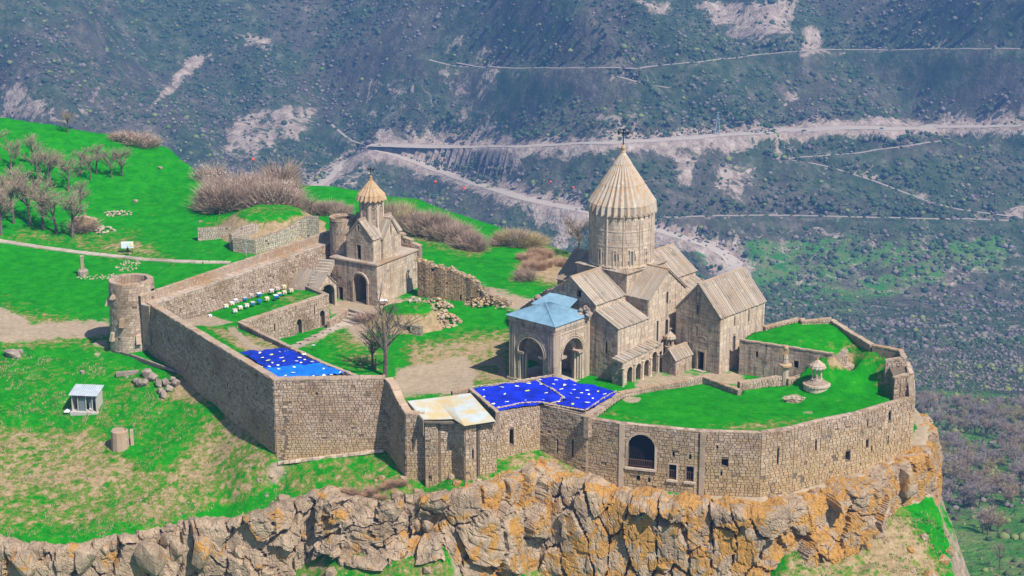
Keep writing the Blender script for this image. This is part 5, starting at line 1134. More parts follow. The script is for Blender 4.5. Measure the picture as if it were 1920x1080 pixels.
# ---- left range: roofs of the monks' cells
t = thing('cell_range', P(520, 620, 0), 'stone cell range with grass roof, low doors and slit windows facing the court', 'building')
ci0, ci1 = P(450, 606, 4.6), P(616, 551, 5.5)
hc = [('r', 7.6, 7.9, 2.6, 4.0), ('a', 13.0, 14.2, .9, 3.0), ('r', 17.2, 17.45, 3.8, 5.4), ('a', 18.6, 19.8, 1.0, 3.4)]
Lc = math.hypot(ci1.x-ci0.x, ci1.y-ci0.y); sc_ = Lc/21.
hc = [(h[0], h[1]*sc_, h[2]*sc_, h[3], h[4]) for h in hc]
ou = curtain(t, [ci0, ci1], [-1, -1], .8, holes={0: hc}, inner=(0,), inner_h=.5, mat='rubble_hi', indiv=100)
for h in hc: arch_ring(ou[0][1], h, .18, .12, 'ashlar', ou[0][0], 'door_frame')
curtain(t, [ci1, ci1+Vector((-3.9, 5.5, -.1))], [-1, -1], .8, mat='rubble_hi', cap=False)
ledge = [P(722, 709, 6.4), P(675, 712, 6.3), P(600, 680, 6.0), P(545, 651, 5.8), P(478, 620, 5.7), P(450, 606, 5.6)]
pl_ = [P(681, 711, 6.4), P(645, 697, 6.3), P(600, 679, 6.2), P(540, 650, 5.8), P(478, 620, 5.2), P(450, 606, 4.9)]
t = thing('court_parapet', P(600, 690, 4), 'thin stone parapet along the court edge of the tarpaulin covered roof', 'wall')
pl2 = [P(722, 711, 6.9)]+pl_[::1]
seg = list(reversed(pl_)); seg = [Vector(p) for p in seg]
for a_, b_ in zip(pl_[:-1], pl_[1:]): pass
curtain(t, [Vector(p) for p in seg], [-1]*len(seg), .55, mat='rubble_hi', inner=tuple(range(len(seg)-1)), inner_h=.6)
rp = [A0+Vector((.9, .6, 0)), Vector(mid)+Vector((.9, .4, 0)), A1+Vector((.6, .8, 0)), B1+Vector((-.3, .8, 0)), P(681, 711, 6.4), P(645, 697, 6.3), P(600, 679, 6.2), P(540, 650, 5.8), P(478, 620, 5.2), P(450, 606, 4.9)+Vector((-.3, .5, 0)), P(450, 606, 4.6)+Vector((.2, .3, 0)), P(616, 551, 5.5), P(600, 536, 5.5), P(560, 538, 5.3), P(520, 535, 5.2), P(375, 588, 3.7), P(345, 596, 3.6), P(310, 590, 4.5)]
rp_px = []
for p in rp: u, v = PX(p.x, p.y, p.z); rp_px.append((u, v, p.z))
grass_patch('grass_roof', rp_px, [(300, 590, 4.3), (345, 598, 3.6), (513, 705, 5.9), (722, 715, 5.9), (600, 679, 5.8), (540, 650, 5.3), (478, 620, 4.6), (450, 604, 4.2), (616, 551, 5.1), (560, 538, 4.9), (375, 590, 3.5), (500, 570, 4.6), (430, 640, 5.0)], thick=1.5,
            dryp=[([(450, 560), (620, 540), (610, 560), (470, 600), (520, 560)], .35), ([(380, 610), (550, 640), (560, 720), (480, 680)], .62)],
            pths=[([(330, 595), (390, 590), (440, 605), (400, 612), (350, 610)], 1.0), ([(420, 612), (440, 612), (470, 640), (490, 650), (530, 655), (540, 660), (470, 660), (450, 640)], .85), ([(515, 712), (560, 706), (650, 700), (725, 710), (725, 718), (515, 720)], .9)])
# ---- upper wall with its wall walk, tower to gate
t = thing('wall_walk', P(460, 520, 6), 'long upper curtain wall with stepped parapet walk leading to the gate chapel', 'wall')
K0, K1 = P(302, 566, 7.0), P(637, 449, 9.6); dK = (K1-K0).normalized(); K0 = K0-dK*2.6; LK = math.hypot(K1.x-K0.x, K1.y-K0.y); nK = Vector((dK.y, -dK.x, 0)).normalized(); rise = K1.z-K0.z
holes = [('r', 4+2.3*k, 4.25+2.3*k, 3.2+k*.14+(k % 3)*.25, 3.45+k*.14+(k % 3)*.25) for k in range(14)]
wallface(t, K0, K1, 1.0, [(0, 0), (LK, 0), (LK, K1.z-1.0), (0, K0.z-1.0)], None, holes, mat='rubble_hi', core='mortar', ch=.38, lmin=.4, lmax=.85, prot=(.03, .1), gap=.06, indiv=120, name='inner_face')
capline(t, [K0, K1], .5, .2, .2, mat='paving', single=60)
nn = int(LK/1.2)
for k in range(nn):
    a, b = K0.lerp(K1, k/nn), K0.lerp(K1, (k+.97)/nn); m2 = MB(); m2.obox(a-nK*1.25-Vector((0, 0, .03)), b-nK*1.25-Vector((0, 0, .03+SRG.uniform(0, .03))), 1.5, .2); m2.build('walk_slab', M['cap' if k % 3 else 'paving'], t)
o0, o1 = K0-nK*2.0, K1-nK*2.0; wallface(t, o0, o1, K0.z-.4, [(0, 0), (LK, rise), (LK, rise+1.7), (0, 1.7)], None, (), mat='cap', core='mortar', ch=.33, lmin=.35, lmax=.7, prot=(.02, .07), name='parapet_face')
wallface(t, o1-nK*.6, o0-nK*.6, -3, [(0, 0), (LK, 0), (LK, K0.z+4.3), (0, K1.z+4.3)], None, (), mat='rubble_hi', core='mortar', ch=.45, lmin=.5, lmax=1, name='outer_face')
capline(t, [o0+Vector((0, 0, 1.3)), o1+Vector((0, 0, 1.3))], .7, .3, .18, mat='cap', single=50)
m2 = MB(); Q4 = [(K0-nK*.1, K0.z), (K1-nK*.1, K1.z), (o1, K1.z), (o0, K0.z)]; m2.prism([Vector((p.x, p.y, 0)) for p, z in Q4], [Vector((p.x, p.y, z-.2)) for p, z in Q4]); m2.build('wall_core', M['mortar_light'], t)
# ---- gate building and its chapel
gs = Vector((.532, .847, 0)); gn = Vector((-.847, .532, 0)); GO = P(706, 498, 8.0); GO = Vector((GO.x, GO.y, 0))
g_ = lambda a, b, z=0.0: GO+gs*a+gn*b+Vector((0, 0, z))
t = thing('gatehouse', g_(6, 5, 0), 'square weathered stone gatehouse with a tall dark entrance arch and flat terrace roof', 'gatehouse')
hW = [('a', 2.55, 4.0, .35, 2.3)]
LW = 10.0; hW = [('a', 4.9, 7.8, .8, 4.6), ('r', 1.55, 2.5, .75, 3.1)]
oW, W, d, n_ = wallface(t, g_(0, LW), g_(0, 0), -.2, None, 7.9, hW, mat='ashlar', ch=.55, lmin=.7, lmax=1.3, depth=1.2, indiv=130, core='mortar_light')
oS, Ws, d, n_ = wallface(t, g_(0, 0), g_(12.3, 0), -.6, None, 7.9, (), mat='ashlar_light', ch=.55, lmin=.7, lmax=1.3, indiv=110, core='mortar_light')
wallface(t, g_(12.3, 0), g_(12.3, LW), -.6, None, 7.9, (), mat='ashlar', ch=.6, lmin=.8, lmax=1.4); wallface(t, g_(12.3, LW), g_(0, LW), -.6, None, 7.9, (), mat='ashlar', ch=.6, lmin=.8, lmax=1.4)
arch_ring(W, hW[0], .38, .18, 'ashlar', oW, 'arch_moulding', n=18); arch_ring(W, ('a', 4.65, 8.05, .8, 4.6), .25, .28, 'ashlar_light', oW, 'arch_moulding', n=18, legs=False)
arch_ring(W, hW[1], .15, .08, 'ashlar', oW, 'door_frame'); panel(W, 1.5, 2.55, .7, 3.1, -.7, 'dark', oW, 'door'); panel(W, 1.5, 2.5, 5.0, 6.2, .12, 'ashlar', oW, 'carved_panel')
m2 = MB()
for i in range(14):
    a0, a1 = math.pi*i/14, math.pi*(i+1)/14; c = 6.35; r = 1.45
    m2.poly([W(c+r*math.cos(a0), 4.6+r*math.sin(a0), -.5), W(c+r*math.cos(a0), 4.6+r*math.sin(a0), -7), W(c+r*math.cos(a1), 4.6+r*math.sin(a1), -7), W(c+r*math.cos(a1), 4.6+r*math.sin(a1), -.5)])
for s in (4.9, 7.8): m2.poly([W(s, .8, -.5), W(s, 4.6, -.5), W(s, 4.6, -7), W(s, .8, -7)])
m2.poly([W(4.9, .8, -7), W(7.8, .8, -7), W(7.8, 6.2, -7), W(4.9, 6.2, -7)]); m2.build('passage', M['ashlar'], t)
m2 = MB(); q = [g_(-.25, -.25, 7.95), g_(12.5, -.25, 7.95), g_(12.5, LW+.2, 7.95), g_(-.25, LW+.2, 7.95)]; m2.prism(q, [p+Vector((0, 0, .25)) for p in q]); m2.build('cornice', M['cap'], t)
for i in range(8):
    for j in range(6):
        m2 = MB(); a, b = .1+i*1.5, .1+j*1.62; q = [g_(a, b, 8.2), g_(a+1.46, b, 8.2), g_(a+1.46, b+1.58, 8.2), g_(a, b+1.58, 8.2)]; zz = SRG.uniform(.03, .06); m2.prism(q, [p+Vector((0, 0, zz)) for p in q]); m2.build('paving_slab', M['paving'], t)
t = thing('gate_chapel', g_(6, 5, 8.2), 'small cross shaped chapel with drum and orange folded cone, standing on the gatehouse roof', 'chapel')
cw = dict(mat='ashlar', ch=.5, lmin=.6, lmax=1.1, indiv=45)
def cbox(a0, a1, b0, b1, ze, zr, axis, hW=(), hS=(), light=True, roofaxis=None):
    F = [g_(a0, b1), g_(a0, b0), g_(a1, b0), g_(a1, b1)]; res = []
    for i in range(4):
        A, B = F[i], F[(i+1) % 4]; L = (B-A).length; isg = (i % 2) != axis; outer = [(0, 0), (L, 0), (L, ze-8.2), (L/2, zr-8.2), (0, ze-8.2)] if isg else None
        k = dict(cw); k['mat'] = 'ashlar' if i in (0, 3) else 'ashlar_light'; k['indiv'] = 45 if i < 2 else 0  # sun and shade sides told apart by stone colour
        res.append(wallface(t, A, B, 8.2, outer, ze, hW if i == 0 else hS if i == 1 else (), **k))
    roof2(t, F, ze, zr, axis, wid=.42, th=.12, over=.25); return res
h0 = [('r', 2.35, 3.25, .15, 2.7), ('r', 2.65, 3.0, 5.3, 6.2)]
r0 = cbox(.9, 6.8, 1.3, 7.2, 12.3, 15.4, 1, hW=h0)
panel(r0[0][1], 2.35, 3.25, .15, 2.7, -.5, 'dark', r0[0][0], 'door'); arch_ring(r0[0][1], h0[0], .22, .1, 'ashlar', r0[0][0], 'door_frame'); panel(r0[0][1], 2.65, 3.0, 5.3, 6.2, -.3, 'dark', r0[0][0], 'window'); arch_ring(r0[0][1], h0[1], .3, .1, 'ashlar_light', r0[0][0], 'window_frame')
r1 = cbox(3.2, 7.9, .9, 8.0, 12.0, 15.2, 0, hS=[('r', 2.3, 2.6, 4.4, 5.6)]); panel(r1[1][1], 2.3, 2.6, 4.4, 5.6, -.3, 'dark', r1[1][0], 'window')
r2 = cbox(4.0, 10.2, 2.0, 6.8, 12.0, 14.6, 1)
dc = g_(4.6, 4.25, 14.6); mb = MB(); mb.lathe((dc.x, dc.y, 13.2), [(2.1, 0), (2.1, 5.6)], 8, R(22.5)+math.atan2(gs.y, gs.x)); dm = mb.build('drum', M['mortar_light'], t)
ph = R(22.5)+math.atan2(gs.y, gs.x)
for i in range(8):
    p0 = Vector((dc.x+2.1*math.cos(ph+i*math.pi/4), dc.y+2.1*math.sin(ph+i*math.pi/4), 0)); p1 = Vector((dc.x+2.1*math.cos(ph+(i+1)*math.pi/4), dc.y+2.1*math.sin(ph+(i+1)*math.pi/4), 0))
    o, W, d, n_ = wallface(dm, p0, p1, 13.3, None, 18.7, [('a', .55, 1.05, 1.9, 3.2)] if i % 2 == 0 else (), mat='ashlar', ch=.45, lmin=.45, lmax=.8, indiv=0, depth=.3, name='drum_face', prot=(.01, .03))
    arch_ring(W, ('a', .2, 1.4, .9, 3.6), .12, .1, 'ashlar_light', dm, 'arch_moulding')
    if i % 2 == 0: panel(W, .5, 1.1, 1.85, 3.5, -.2, 'glass', dm, 'window')
    m2 = MB(); m2.tube(p0+Vector((0, 0, 13.3)), p0+Vector((0, 0, 18.7)), .13, .13, 6); m2.build('colonnette', M['ashlar_light'], dm)
umbrella(t, dc.x, dc.y, 18.75, 21.9, 2.65, 18, 'rooforange', rg, .28, 'spire', r1=.3)
mb = MB(); mb.lathe((dc.x, dc.y, 21.8), [(.3, 0), (.32, .25), (.2, .5), (.24, .75), (.08, .95)], 10); mb.build('finial', M['rooforange'], t)
mb = MB(); cross(mb, (dc.x, dc.y, 22.6), 1.5, .95, -.3, .13); mb.build('cross', M['iron'], t)
# round stump behind the chapel, back wall with blind window
tc = g_(4.2, 10.4); t = thing('round_turret', (tc.x, tc.y, 2), 'squat round stone turret with ruined rim, behind the gate chapel', 'turret')
mb = MB(); mb.lathe((tc.x, tc.y, 0), [(2.35, 0), (2.3, 14.2), (1.7, 14.2), (1.7, 12.6)], 24); core = mb.build('wall', M['mortar'], t); rest = MB(); z = 7.5
while z < 14.2:
    h = SRG.uniform(.36, .48); nb = 22; off = SRG.random()
    for i in range(nb):
        a0, a1 = off+2*math.pi*i/nb+.01, off+2*math.pi*(i+1)/nb-.01; p = 2.33+SRG.uniform(.01, .07); q = lambda rr, a, zz: (tc.x+rr*math.cos(a), tc.y+rr*math.sin(a), zz)
        rest.prism([q(2.28, a0, z+.01), q(2.28, a1, z+.01), q(2.28, a1, z+h-.02), q(2.28, a0, z+h-.02)], [q(p, a0, z+.01), q(p, a1, z+.01), q(p, a1, z+h-.02), q(p, a0, z+h-.02)])
    z += h
stuffed(rest.build('masonry', M['ashlar'], core))
for i in range(16):
    a0, a1 = 2*math.pi*i/16+.02, 2*math.pi*(i+1)/16-.02; q = lambda rr, a, zz: (tc.x+rr*math.cos(a), tc.y+rr*math.sin(a), zz); zt = 14.25+SRG.uniform(.0, .35)
    m2 = MB(); m2.prism([q(1.65, a0, 14.15), q(2.45, a0, 14.15), q(2.45, a1, 14.15), q(1.65, a1, 14.15)], [q(1.65, a0, zt), q(2.4, a0, zt), q(2.4, a1, zt), q(1.65, a1, zt)]); m2.build('coping_stone', M['cap'], t)
t = thing('ruined_wall', g_(12, 6, 5), 'crumbling high wall stub behind the right side of the gate chapel', 'ruin')
q0, q1 = g_(12.6, 8.5), g_(12.6, -.3)
for k in range(5):
    a, b = q0.lerp(q1, k/5), q0.lerp(q1, (k+1)/5); z = 12.4-k*.85; curtain(t, [Vector((a.x, a.y, z)), Vector((b.x, b.y, z-.3))], [3, 3], .9, mat='rubble_hi', lmin=.3, lmax=.7, cap=True)
# stairs from the wall walk down to the court
t = thing('stone_stair', P(600, 540, 3), 'steep stone stair descending from the wall walk beside the gatehouse', 'stairs')
s0, s1 = P(613, 487, 8.0), P(590, 535, 4.6)
for k in range(9):
    p = s0.lerp(s1, k/9); m2 = MB(); m2.box((p.x, p.y, p.z-1.2), (2.6, .62, 1.2), -.3); m2.build('step', M['paving'], t)
# arched passage house left of the gate
t = thing('vaulted_porch', P(590, 560, 1), 'low gabled slab roofed porch with a round arch, left of the gatehouse', 'porch')
v0, v1 = P(601, 583, .2), P(625, 570, .6); v0 = Vector((v0.x-.3, v0.y, 0)); v1 = Vector((v1.x+.6, v1.y+.2, 0)); vd = (v1-v0); Lv = vd.length; vn_ = Vector((-vd.y, vd.x, 0)).normalized()
outV = [(0, 0), (Lv, 0), (Lv, 4.4), (Lv*.5, 6.6), (0, 4.4)]
oV, W, d, n_ = wallface(t, v0, v1, -.1, outV, None, [('a', .55, Lv-.55, .5, 3.1)], mat='ashlar_light', ch=.45, lmin=.5, lmax=.9, indiv=12)
arch_ring(W, ('a', .55, Lv-.55, .5, 3.1), .22, .12, 'ashlar', oV)
wallface(t, v0+vn_*7, v0, -.1, None, 4.3, (), mat='ashlar', ch=.45); wallface(t, v1, v1+vn_*7, -.1, None, 4.3, (), mat='ashlar', ch=.45)
zE, zR = Vector((0, 0, 4.3)), Vector((0, 0, 6.5)); mm = (v0+v1)/2
slab_roof(t, v0+zE-vn_*.2, v0+vn_*7+zE, mm+zR-vn_*.2, mm+vn_*7+zR, wid=.8, th=.08, rib=False, over=1.8); slab_roof(t, v1+zE-vn_*.2, v1+vn_*7+zE, mm+zR-vn_*.2, mm+vn_*7+zR, wid=.8, th=.08, rib=False)
# ---- terrace steps and forecourt
t = thing('court_steps', P(700, 592, .3), 'broad shallow stone steps below the gatehouse arch', 'stairs')
for k in range(5):
    a, b = P(655-4*k, 578+7*k, .95-.22*k), P(695-5*k, 590+6*k, .95-.22*k); m2 = MB(); m2.obox(a, b, .75, .3); m2.build('step', M['paving'], t)
t = thing('forecourt_wall', P(635, 590, 0), 'low retaining wall in front of the gate forecourt', 'wall')
curtain(t, [P(618, 603, 1.3), P(652, 580, 1.5)], [-.6, -.6], .5, mat='rubble_hi', lmin=.3, lmax=.6)
t = thing('paved_walk', P(600, 640, 0), 'pale paved walk along the cell doors', 'path')
for k in range(9):
    a, b = P(655-12*k, 606+6.5*k, .12), P(646-12*k, 611+6.5*k, .12); c = P(628-12*k, 607+6.5*k, .12); 
    m2 = MB(); a = P(640-14*k, 608+6.6*k, .2); m2.box((a.x, a.y, -.05), (2.4, 1.5, .25), .75); m2.build('paving_slab', M['paving'], t)
# ---- ruined rubble wall and mound
t = thing('ruined_wall', P(840, 560, 1), 'tall crumbling brown rubble wall stepping down right from the gatehouse', 'ruin')
rw = [(783, 476, 7.3), (800, 480, 7.1), (830, 487, 6.6), (855, 497, 5.9), (880, 510, 4.8), (897, 522, 3.6), (905, 545, 2.6), (925, 562, 1.8), (955, 568, 1.4)]
rwp = [P(*q) for q in rw]; base_l = [P(784, 553, 1.2), P(800, 556, 1.2), P(828, 560, 1.1), P(853, 563, 1.0), P(880, 566, .9), P(897, 568, .9), P(910, 570, .9), P(925, 572, .9), P(955, 574, .9)]
zt_ = [7.6, 7.4, 6.9, 6.2, 5.4, 4.2, 2.7, 1.9, 1.3]
M['browrub'] = stonemat('brown_rubble', [(.26, .175, .10), (.38, .26, .145), (.46, .32, .17), (.22, .16, .11), (.50, .38, .24)], stain=(.46, .29, .12), dark=.65)
bl_ = [Vector((b.x, b.y, z)) for b, z in zip(base_l, zt_)]; rwp = []
for a, b in zip(bl_[:-1], bl_[1:]):
    for k in range(4): p = a.lerp(b, k/4); rwp.append(Vector((p.x+SRG.uniform(-.15, .15), p.y+SRG.uniform(-.15, .15), p.z+SRG.uniform(-.45, .4))))
rwp.append(bl_[-1])
curtain(t, rwp, [-.2]*len(rwp), 1.6, mat='browrub', ch=.24, lmin=.22, lmax=.55, capmat='browrub', cap=False, holes={9: [('r', .3, .8, 4.0, 4.35)], 5: [('r', .3, .9, 6.2, 6.6)], 13: [('r', .2, .7, 1.3, 2.2)], 17: [('a', .1, .7, 1.15, 1.7)]}, inner=tuple(range(len(rwp)-1)), inner_h=3)
BR = [rock_mesh('rubble', 500+i, M['browrub'], n=12) for i in range(3)]
for p in rwp[:-1]:
    for k in range(5): inst('stone', SRG.choice(BR), (p.x+SRG.uniform(-.5, .5), p.y+SRG.uniform(.1, 1.3), p.z+SRG.uniform(-.1, .25)), (SRG.uniform(.4, .8), .5, .35), (0, 0, SRG.random()*6), t)
rubble_heap('rubble_heap', P(915, 572, .8), 4.2, 2.0, 1.6, 160, 'pale rubble heap spilling from the right end of the ruined wall', 'rubble', BR+PALE[:1], .3, .7, 7)
rubble_heap('rubble_heap', P(815, 578, .8), 3.4, 1.8, 1.9, 120, 'pale rubble heap at the foot of the ruined wall behind the mound', 'rubble', BR+PALE[:2], .3, .65, 8)
# mound with walled-in cell
def mound(name, c, rx, ry, h, mat, label, cat, top=.35, seed=0):
    n, m = 36, 12; V = []; 
    for j in range(m+1):
        f = j/m
        for i in range(n):
            a = 2*math.pi*i/n; r = 1-f; e = .8+.4*float(fbm(math.cos(a)*1.5+5+seed, math.sin(a)*1.5+5)); x, y = c[0]+rx*r*e*math.cos(a), c[1]+ry*r*e*math.sin(a); z = c[2]+h*float(sms(0, 1-top, f))+(float(fbm(x/1.3, y/1.3))-.5)*.6; V.append((x, y, z-(1.5 if j == 0 else 0)))
    Fc = [(j*n+i, j*n+(i+1) % n, (j+1)*n+(i+1) % n, (j+1)*n+i) for j in range(m) for i in range(n)]
    o = numesh(name, V, Fc, M[mat], None, True, origin=(c[0], c[1], c[2]))
    for k, val in (('dry', None), ('path', 0.0)):
        at = o.data.attributes.new(k, 'FLOAT', 'POINT'); at.data.foreach_set('value', np.array([(.75 if j < m*.45 else .25) if val is None else 0.0 for j in range(m+1) for i in range(n)], np.float32))
    tag(o, label, cat); return o
mound('earth_mound', P(768, 612, -.1), 8.0, 6.2, 3.9, 'ground', 'grassy earth mound over a ruined stone cell in the court', 'mound')
rubble_heap('rubble_heap', P(806, 610, .0), 5.4, 3.6, 2.6, 270, 'sprawling pale rubble heap on the right flank of the earth mound', 'rubble', BR+PALE[:2], .35, .8, 9)
t = thing('ruined_cell', P(770, 612, 0), 'low dark doorway in a broken cell front below the earth mound', 'ruin')
curtain(t, [P(742, 608, 1.6), P(790, 612, 1.9)], [-1, -1], .6, holes={0: [('r', 1.9, 2.7, 1.0, 2.4), ('r', .6, .9, 1.8, 2.1)]}, mat='rubble_hi', lmin=.3, lmax=.6)
for i, (u, v) in enumerate(((775, 559), (786, 562), (781, 566), (770, 565))): tag(inst('boulder', PALE[i % 4], tuple(P(u, v, 4.0)), .8), ['small pale stone at the back of the mound top', 'rightmost pale stone on the grassy mound top', 'front pale stone on the grassy mound top', 'leftmost pale stone on the grassy mound top'][i], 'stone', 'pale stones on top of the earth mound')
# ---- retaining walls of the buried building, upper left
t = thing('retaining_wall', P(520, 450, 2), 'pale new masonry retaining walls stepping up the grassy mound above the wall walk', 'wall')
M['newrub'] = stonemat('new_rubble', [(.42, .34, .27), (.52, .43, .34), (.60, .51, .41), (.34, .28, .23)], dark=.1, stain=(.45, .36, .27))
R0, R1, R2, R3 = P(370, 428, 4.6), P(434, 425, 4.8), P(434, 446, 4.6), P(476, 449, 4.6)
curtain(t, [R0, R1], [0, 0], .6, mat='newrub', lmin=.3, lmax=.6, cap=False); 
curtain(t, [P(436, 445, 4.6), P(478, 449, 4.6)], [0, 0], .6, mat='newrub', lmin=.3, lmax=.6, cap=False)
ww = [P(478, 449, 4.6), P(520, 436, 5.0), P(545, 425, 5.5), P(560, 413, 6.2), P(575, 406, 6.9), P(596, 406, 7.0)]
curtain(t, ww, [0]*6, .6, mat='newrub', lmin=.3, lmax=.6, cap=False, holes={0: [('r', 3, 3.3, 3, 3.3)]})
curtain(t, [P(434, 440, 4.9), P(455, 424, 5.8), P(470, 419, 6.0), P(484, 421, 5.6)], [1, 1, 1, 1], .6, mat='newrub', lmin=.3, lmax=.6, cap=False)
mound('earth_mound', P(505, 432, 2.4), 12.5, 12, 4.2, 'ground', 'broad earth covered roof mound behind the retaining walls', 'mound', seed=3)
for (u, v, s) in ((455, 412, 'left'), (533, 411, 'right')):
    p = G(u, v+4); t = thing('info_panel', tuple(p), 'small tilted white panel on the mound, the %s one of two' % s, 'sign', 'white panels on the earth mound'); m2 = MB(); m2.box((p.x, p.y+.2, p.z+.2), (.08, .08, 1.0)); m2.build('post', M['iron'], t)
    m2 = MB(); q = [Vector((-.75, -.1, .4)), Vector((.75, -.1, .4)), Vector((.6, .5, 1.5)), Vector((-.6, .5, 1.5))]; m2.prism([p+k+Vector((0, .05, -.03)) for k in q], [p+k for k in q]); m2.build('panel', M['white'], t)
    m2 = MB(); q = [Vector((-.3, .05, .65)), Vector((.3, .05, .65)), Vector((.28, .42, 1.32)), Vector((-.28, .42, 1.32))]; m2.prism([p+k+Vector((0, -.02, .0)) for k in q], [p+k+Vector((0, -.05, .02)) for k in q]); m2.build('printed_picture', M['slate'], t)
# ================================================================== trees and shrubs
def tri_strip(V, Fc, p, q, w0, rg_):
    d = q-p; s = Vector((rg_.uniform(-1, 1), rg_.uniform(-1, 1), rg_.uniform(-.3, .3))).cross(d)
    if s.length < 1e-6: return
    s = s.normalized()*w0; n = len(V); V += [p-s, p+s, q]; Fc.append((n, n+1, n+2))
def make_tree(seed, h, spread, dens=1.0, lean=(0, 0), up=.6, tw=.035, twmat='twig', first=.3, nlimb=7):
    rg_ = random.Random(seed); tr = MB(); V, Fc = [], []
    def branch(p, d, l, r, lev):
        n = 3 if lev == 0 else 2; q = p
        pts = [p]
        for i in range(n):
            d = (d+Vector((rg_.uniform(-1, 1), rg_.uniform(-1, 1), rg_.uniform(-.2, .5)*up))*(.10 if lev == 0 else .25)).normalized(); q2 = q+d*(l/n); tr.tube(q, q2, r*(1-i/n*.55), r*(1-(i+1)/n*.55), 6 if lev == 0 else 4 if lev == 1 else 3); q = q2; pts.append(q)
        if lev < 2:
            k = nlimb if lev == 0 else 5
            for i in range(k):
                f = rg_.uniform(first if lev == 0 else .3, 1.0); b = pts[0].lerp(pts[-1], f) if lev else (pts[int(f*n)] if f < 1 else pts[-1]).lerp(pts[min(n, int(f*n)+1)], f*n % 1)
                a = rg_.random()*6.28; out = Vector((math.cos(a), math.sin(a), rg_.uniform(.2, 1.0)*up*1.6)).normalized()
                branch(b, (out*spread+d*(1-spread*.5)).normalized(), l*rg_.uniform(.42, .7), r*.42, lev+1)
        if lev >= 1:
            for i in range(int((34 if lev == 2 else 22)*dens)):
                f = rg_.uniform(.15, 1); b = pts[0].lerp(pts[-1], f); a = Vector((rg_.uniform(-1, 1), rg_.uniform(-1, 1), rg_.uniform(-.4, 1))).normalized()
                dd = (d*.7+a).normalized(); ll = l*rg_.uniform(.25, .6); e = b+dd*ll; tri_strip(V, Fc, b, e, tw, rg_)
                for _ in range(2):
                    f2 = rg_.uniform(.3, 1); b2 = b.lerp(e, f2); e2 = b2+(dd+Vector((rg_.uniform(-1, 1), rg_.uniform(-1, 1), rg_.uniform(-.6, 1)))*.7).normalized()*ll*.5; tri_strip(V, Fc, b2, e2, tw*.7, rg_)
    branch(Vector((0, 0, -.3)), Vector((lean[0], lean[1], 1)).normalized(), h*.62, h*.026+.05, 0)
    return tr, V, Fc
def mesh_of(name, V, Fc, mat):
    me = bpy.data.meshes.new(name); me.from_pydata([tuple(v) for v in V], [], Fc); me.materials.append(mat); return me
def tree_proto(seed, h, spread, twmat='twig', **k):
    tr, V, Fc = make_tree(seed, h, spread, **k)
    return mesh_of('trunk', tr.v, tr.f, M['bark']), mesh_of('crown', V, Fc, M[twmat])
def plant_tree(pr, loc, rz, sc, name, label, cat, group=None):
    t = thing(name, tuple(loc), label, cat, group); t.rotation_euler = (0, 0, rz); t.scale = (sc, sc, sc)
    for nm, me in (('trunk', pr[0]), ('crown', pr[1])):
        o = bpy.data.objects.new(nm, me); COL.objects.link(o); o.parent = t; WLOC[o.name] = Vector(loc)
    return t
TREES = [tree_proto(100+i, 9.5, 1.05, dens=.38, tw=.03, up=.45, nlimb=9) for i in range(4)]
FTREES = [tree_proto(120+i, 8, 1.1, ('twig_mauve', 'twig', 'twig_mauve', 'twig_olive')[i], dens=.42, tw=.055, up=.5, nlimb=9) for i in range(4)]
rt = random.Random(3)
k = 0
UL = [(26, 420, 1.15), (56, 422, 1.25), (81, 430, 1.2), (107, 437, 1.2), (136, 445, 1.1), (181, 325, .8), (210, 334, .78), (229, 331, .85), (170, 338, .7), (150, 327, .7), (8, 395, 1.0), (45, 380, 1.0), (95, 350, .9), (72, 352, 1.0), (128, 360, .95), (20, 320, .85), (60, 310, .8), (0, 300, .9), (90, 330, .7), (-12, 430, 1.2), (2, 440, 1.1), (150, 400, .85)]
for (u, v, s) in UL:
    p = G(u, v); plant_tree(TREES[k % 4], p, rt.random()*6, s, 'bare_tree', {5: 'leftmost of three slender bare trees standing right of the upper left grove', 6: 'middle one of three slender bare trees standing right of the upper left grove', 7: 'rightmost of three slender bare trees standing right of the upper left grove'}.get(k, 'bare brown twigged tree in the grove on the upper left slope'), 'tree', 'slender trees right of the grove' if k in (5, 6, 7) else 'bare trees in the grove on the upper left slope'); k += 1
# the great leaning tree in the court
tb = tree_proto(7, 15.5, .75, 'twig_dark', dens=.22, tw=.035, first=.25, nlimb=9, lean=(.10, .0)); plant_tree(tb, G(722, 706), 0, 1.0, 'bare_tree', 'tall dark bare tree standing alone in the middle of the court', 'tree')
tb = tree_proto(8, 8, 1.0, 'twig_dark', dens=.35, tw=.03, first=.1); plant_tree(tb, G(700, 690), 2.0, 1.0, 'bare_tree', 'low spreading bare tree left of the tall court tree, over the dirt path', 'tree')
for (u, v, s, lb) in ((127, 250, .62, 'small lone bare tree on the skyline of the green hill'), (585, 412, .7, 'thin bare tree behind the retaining wall, left of the orange cone chapel'), (1085, 482, .95, 'pale bare tree behind the great church, left of its drum'), (1380, 470, .3, None)):
    if lb: plant_tree(TREES[k % 4], G(u, v), rt.random()*6, s, 'bare_tree', lb, 'tree'); k += 1
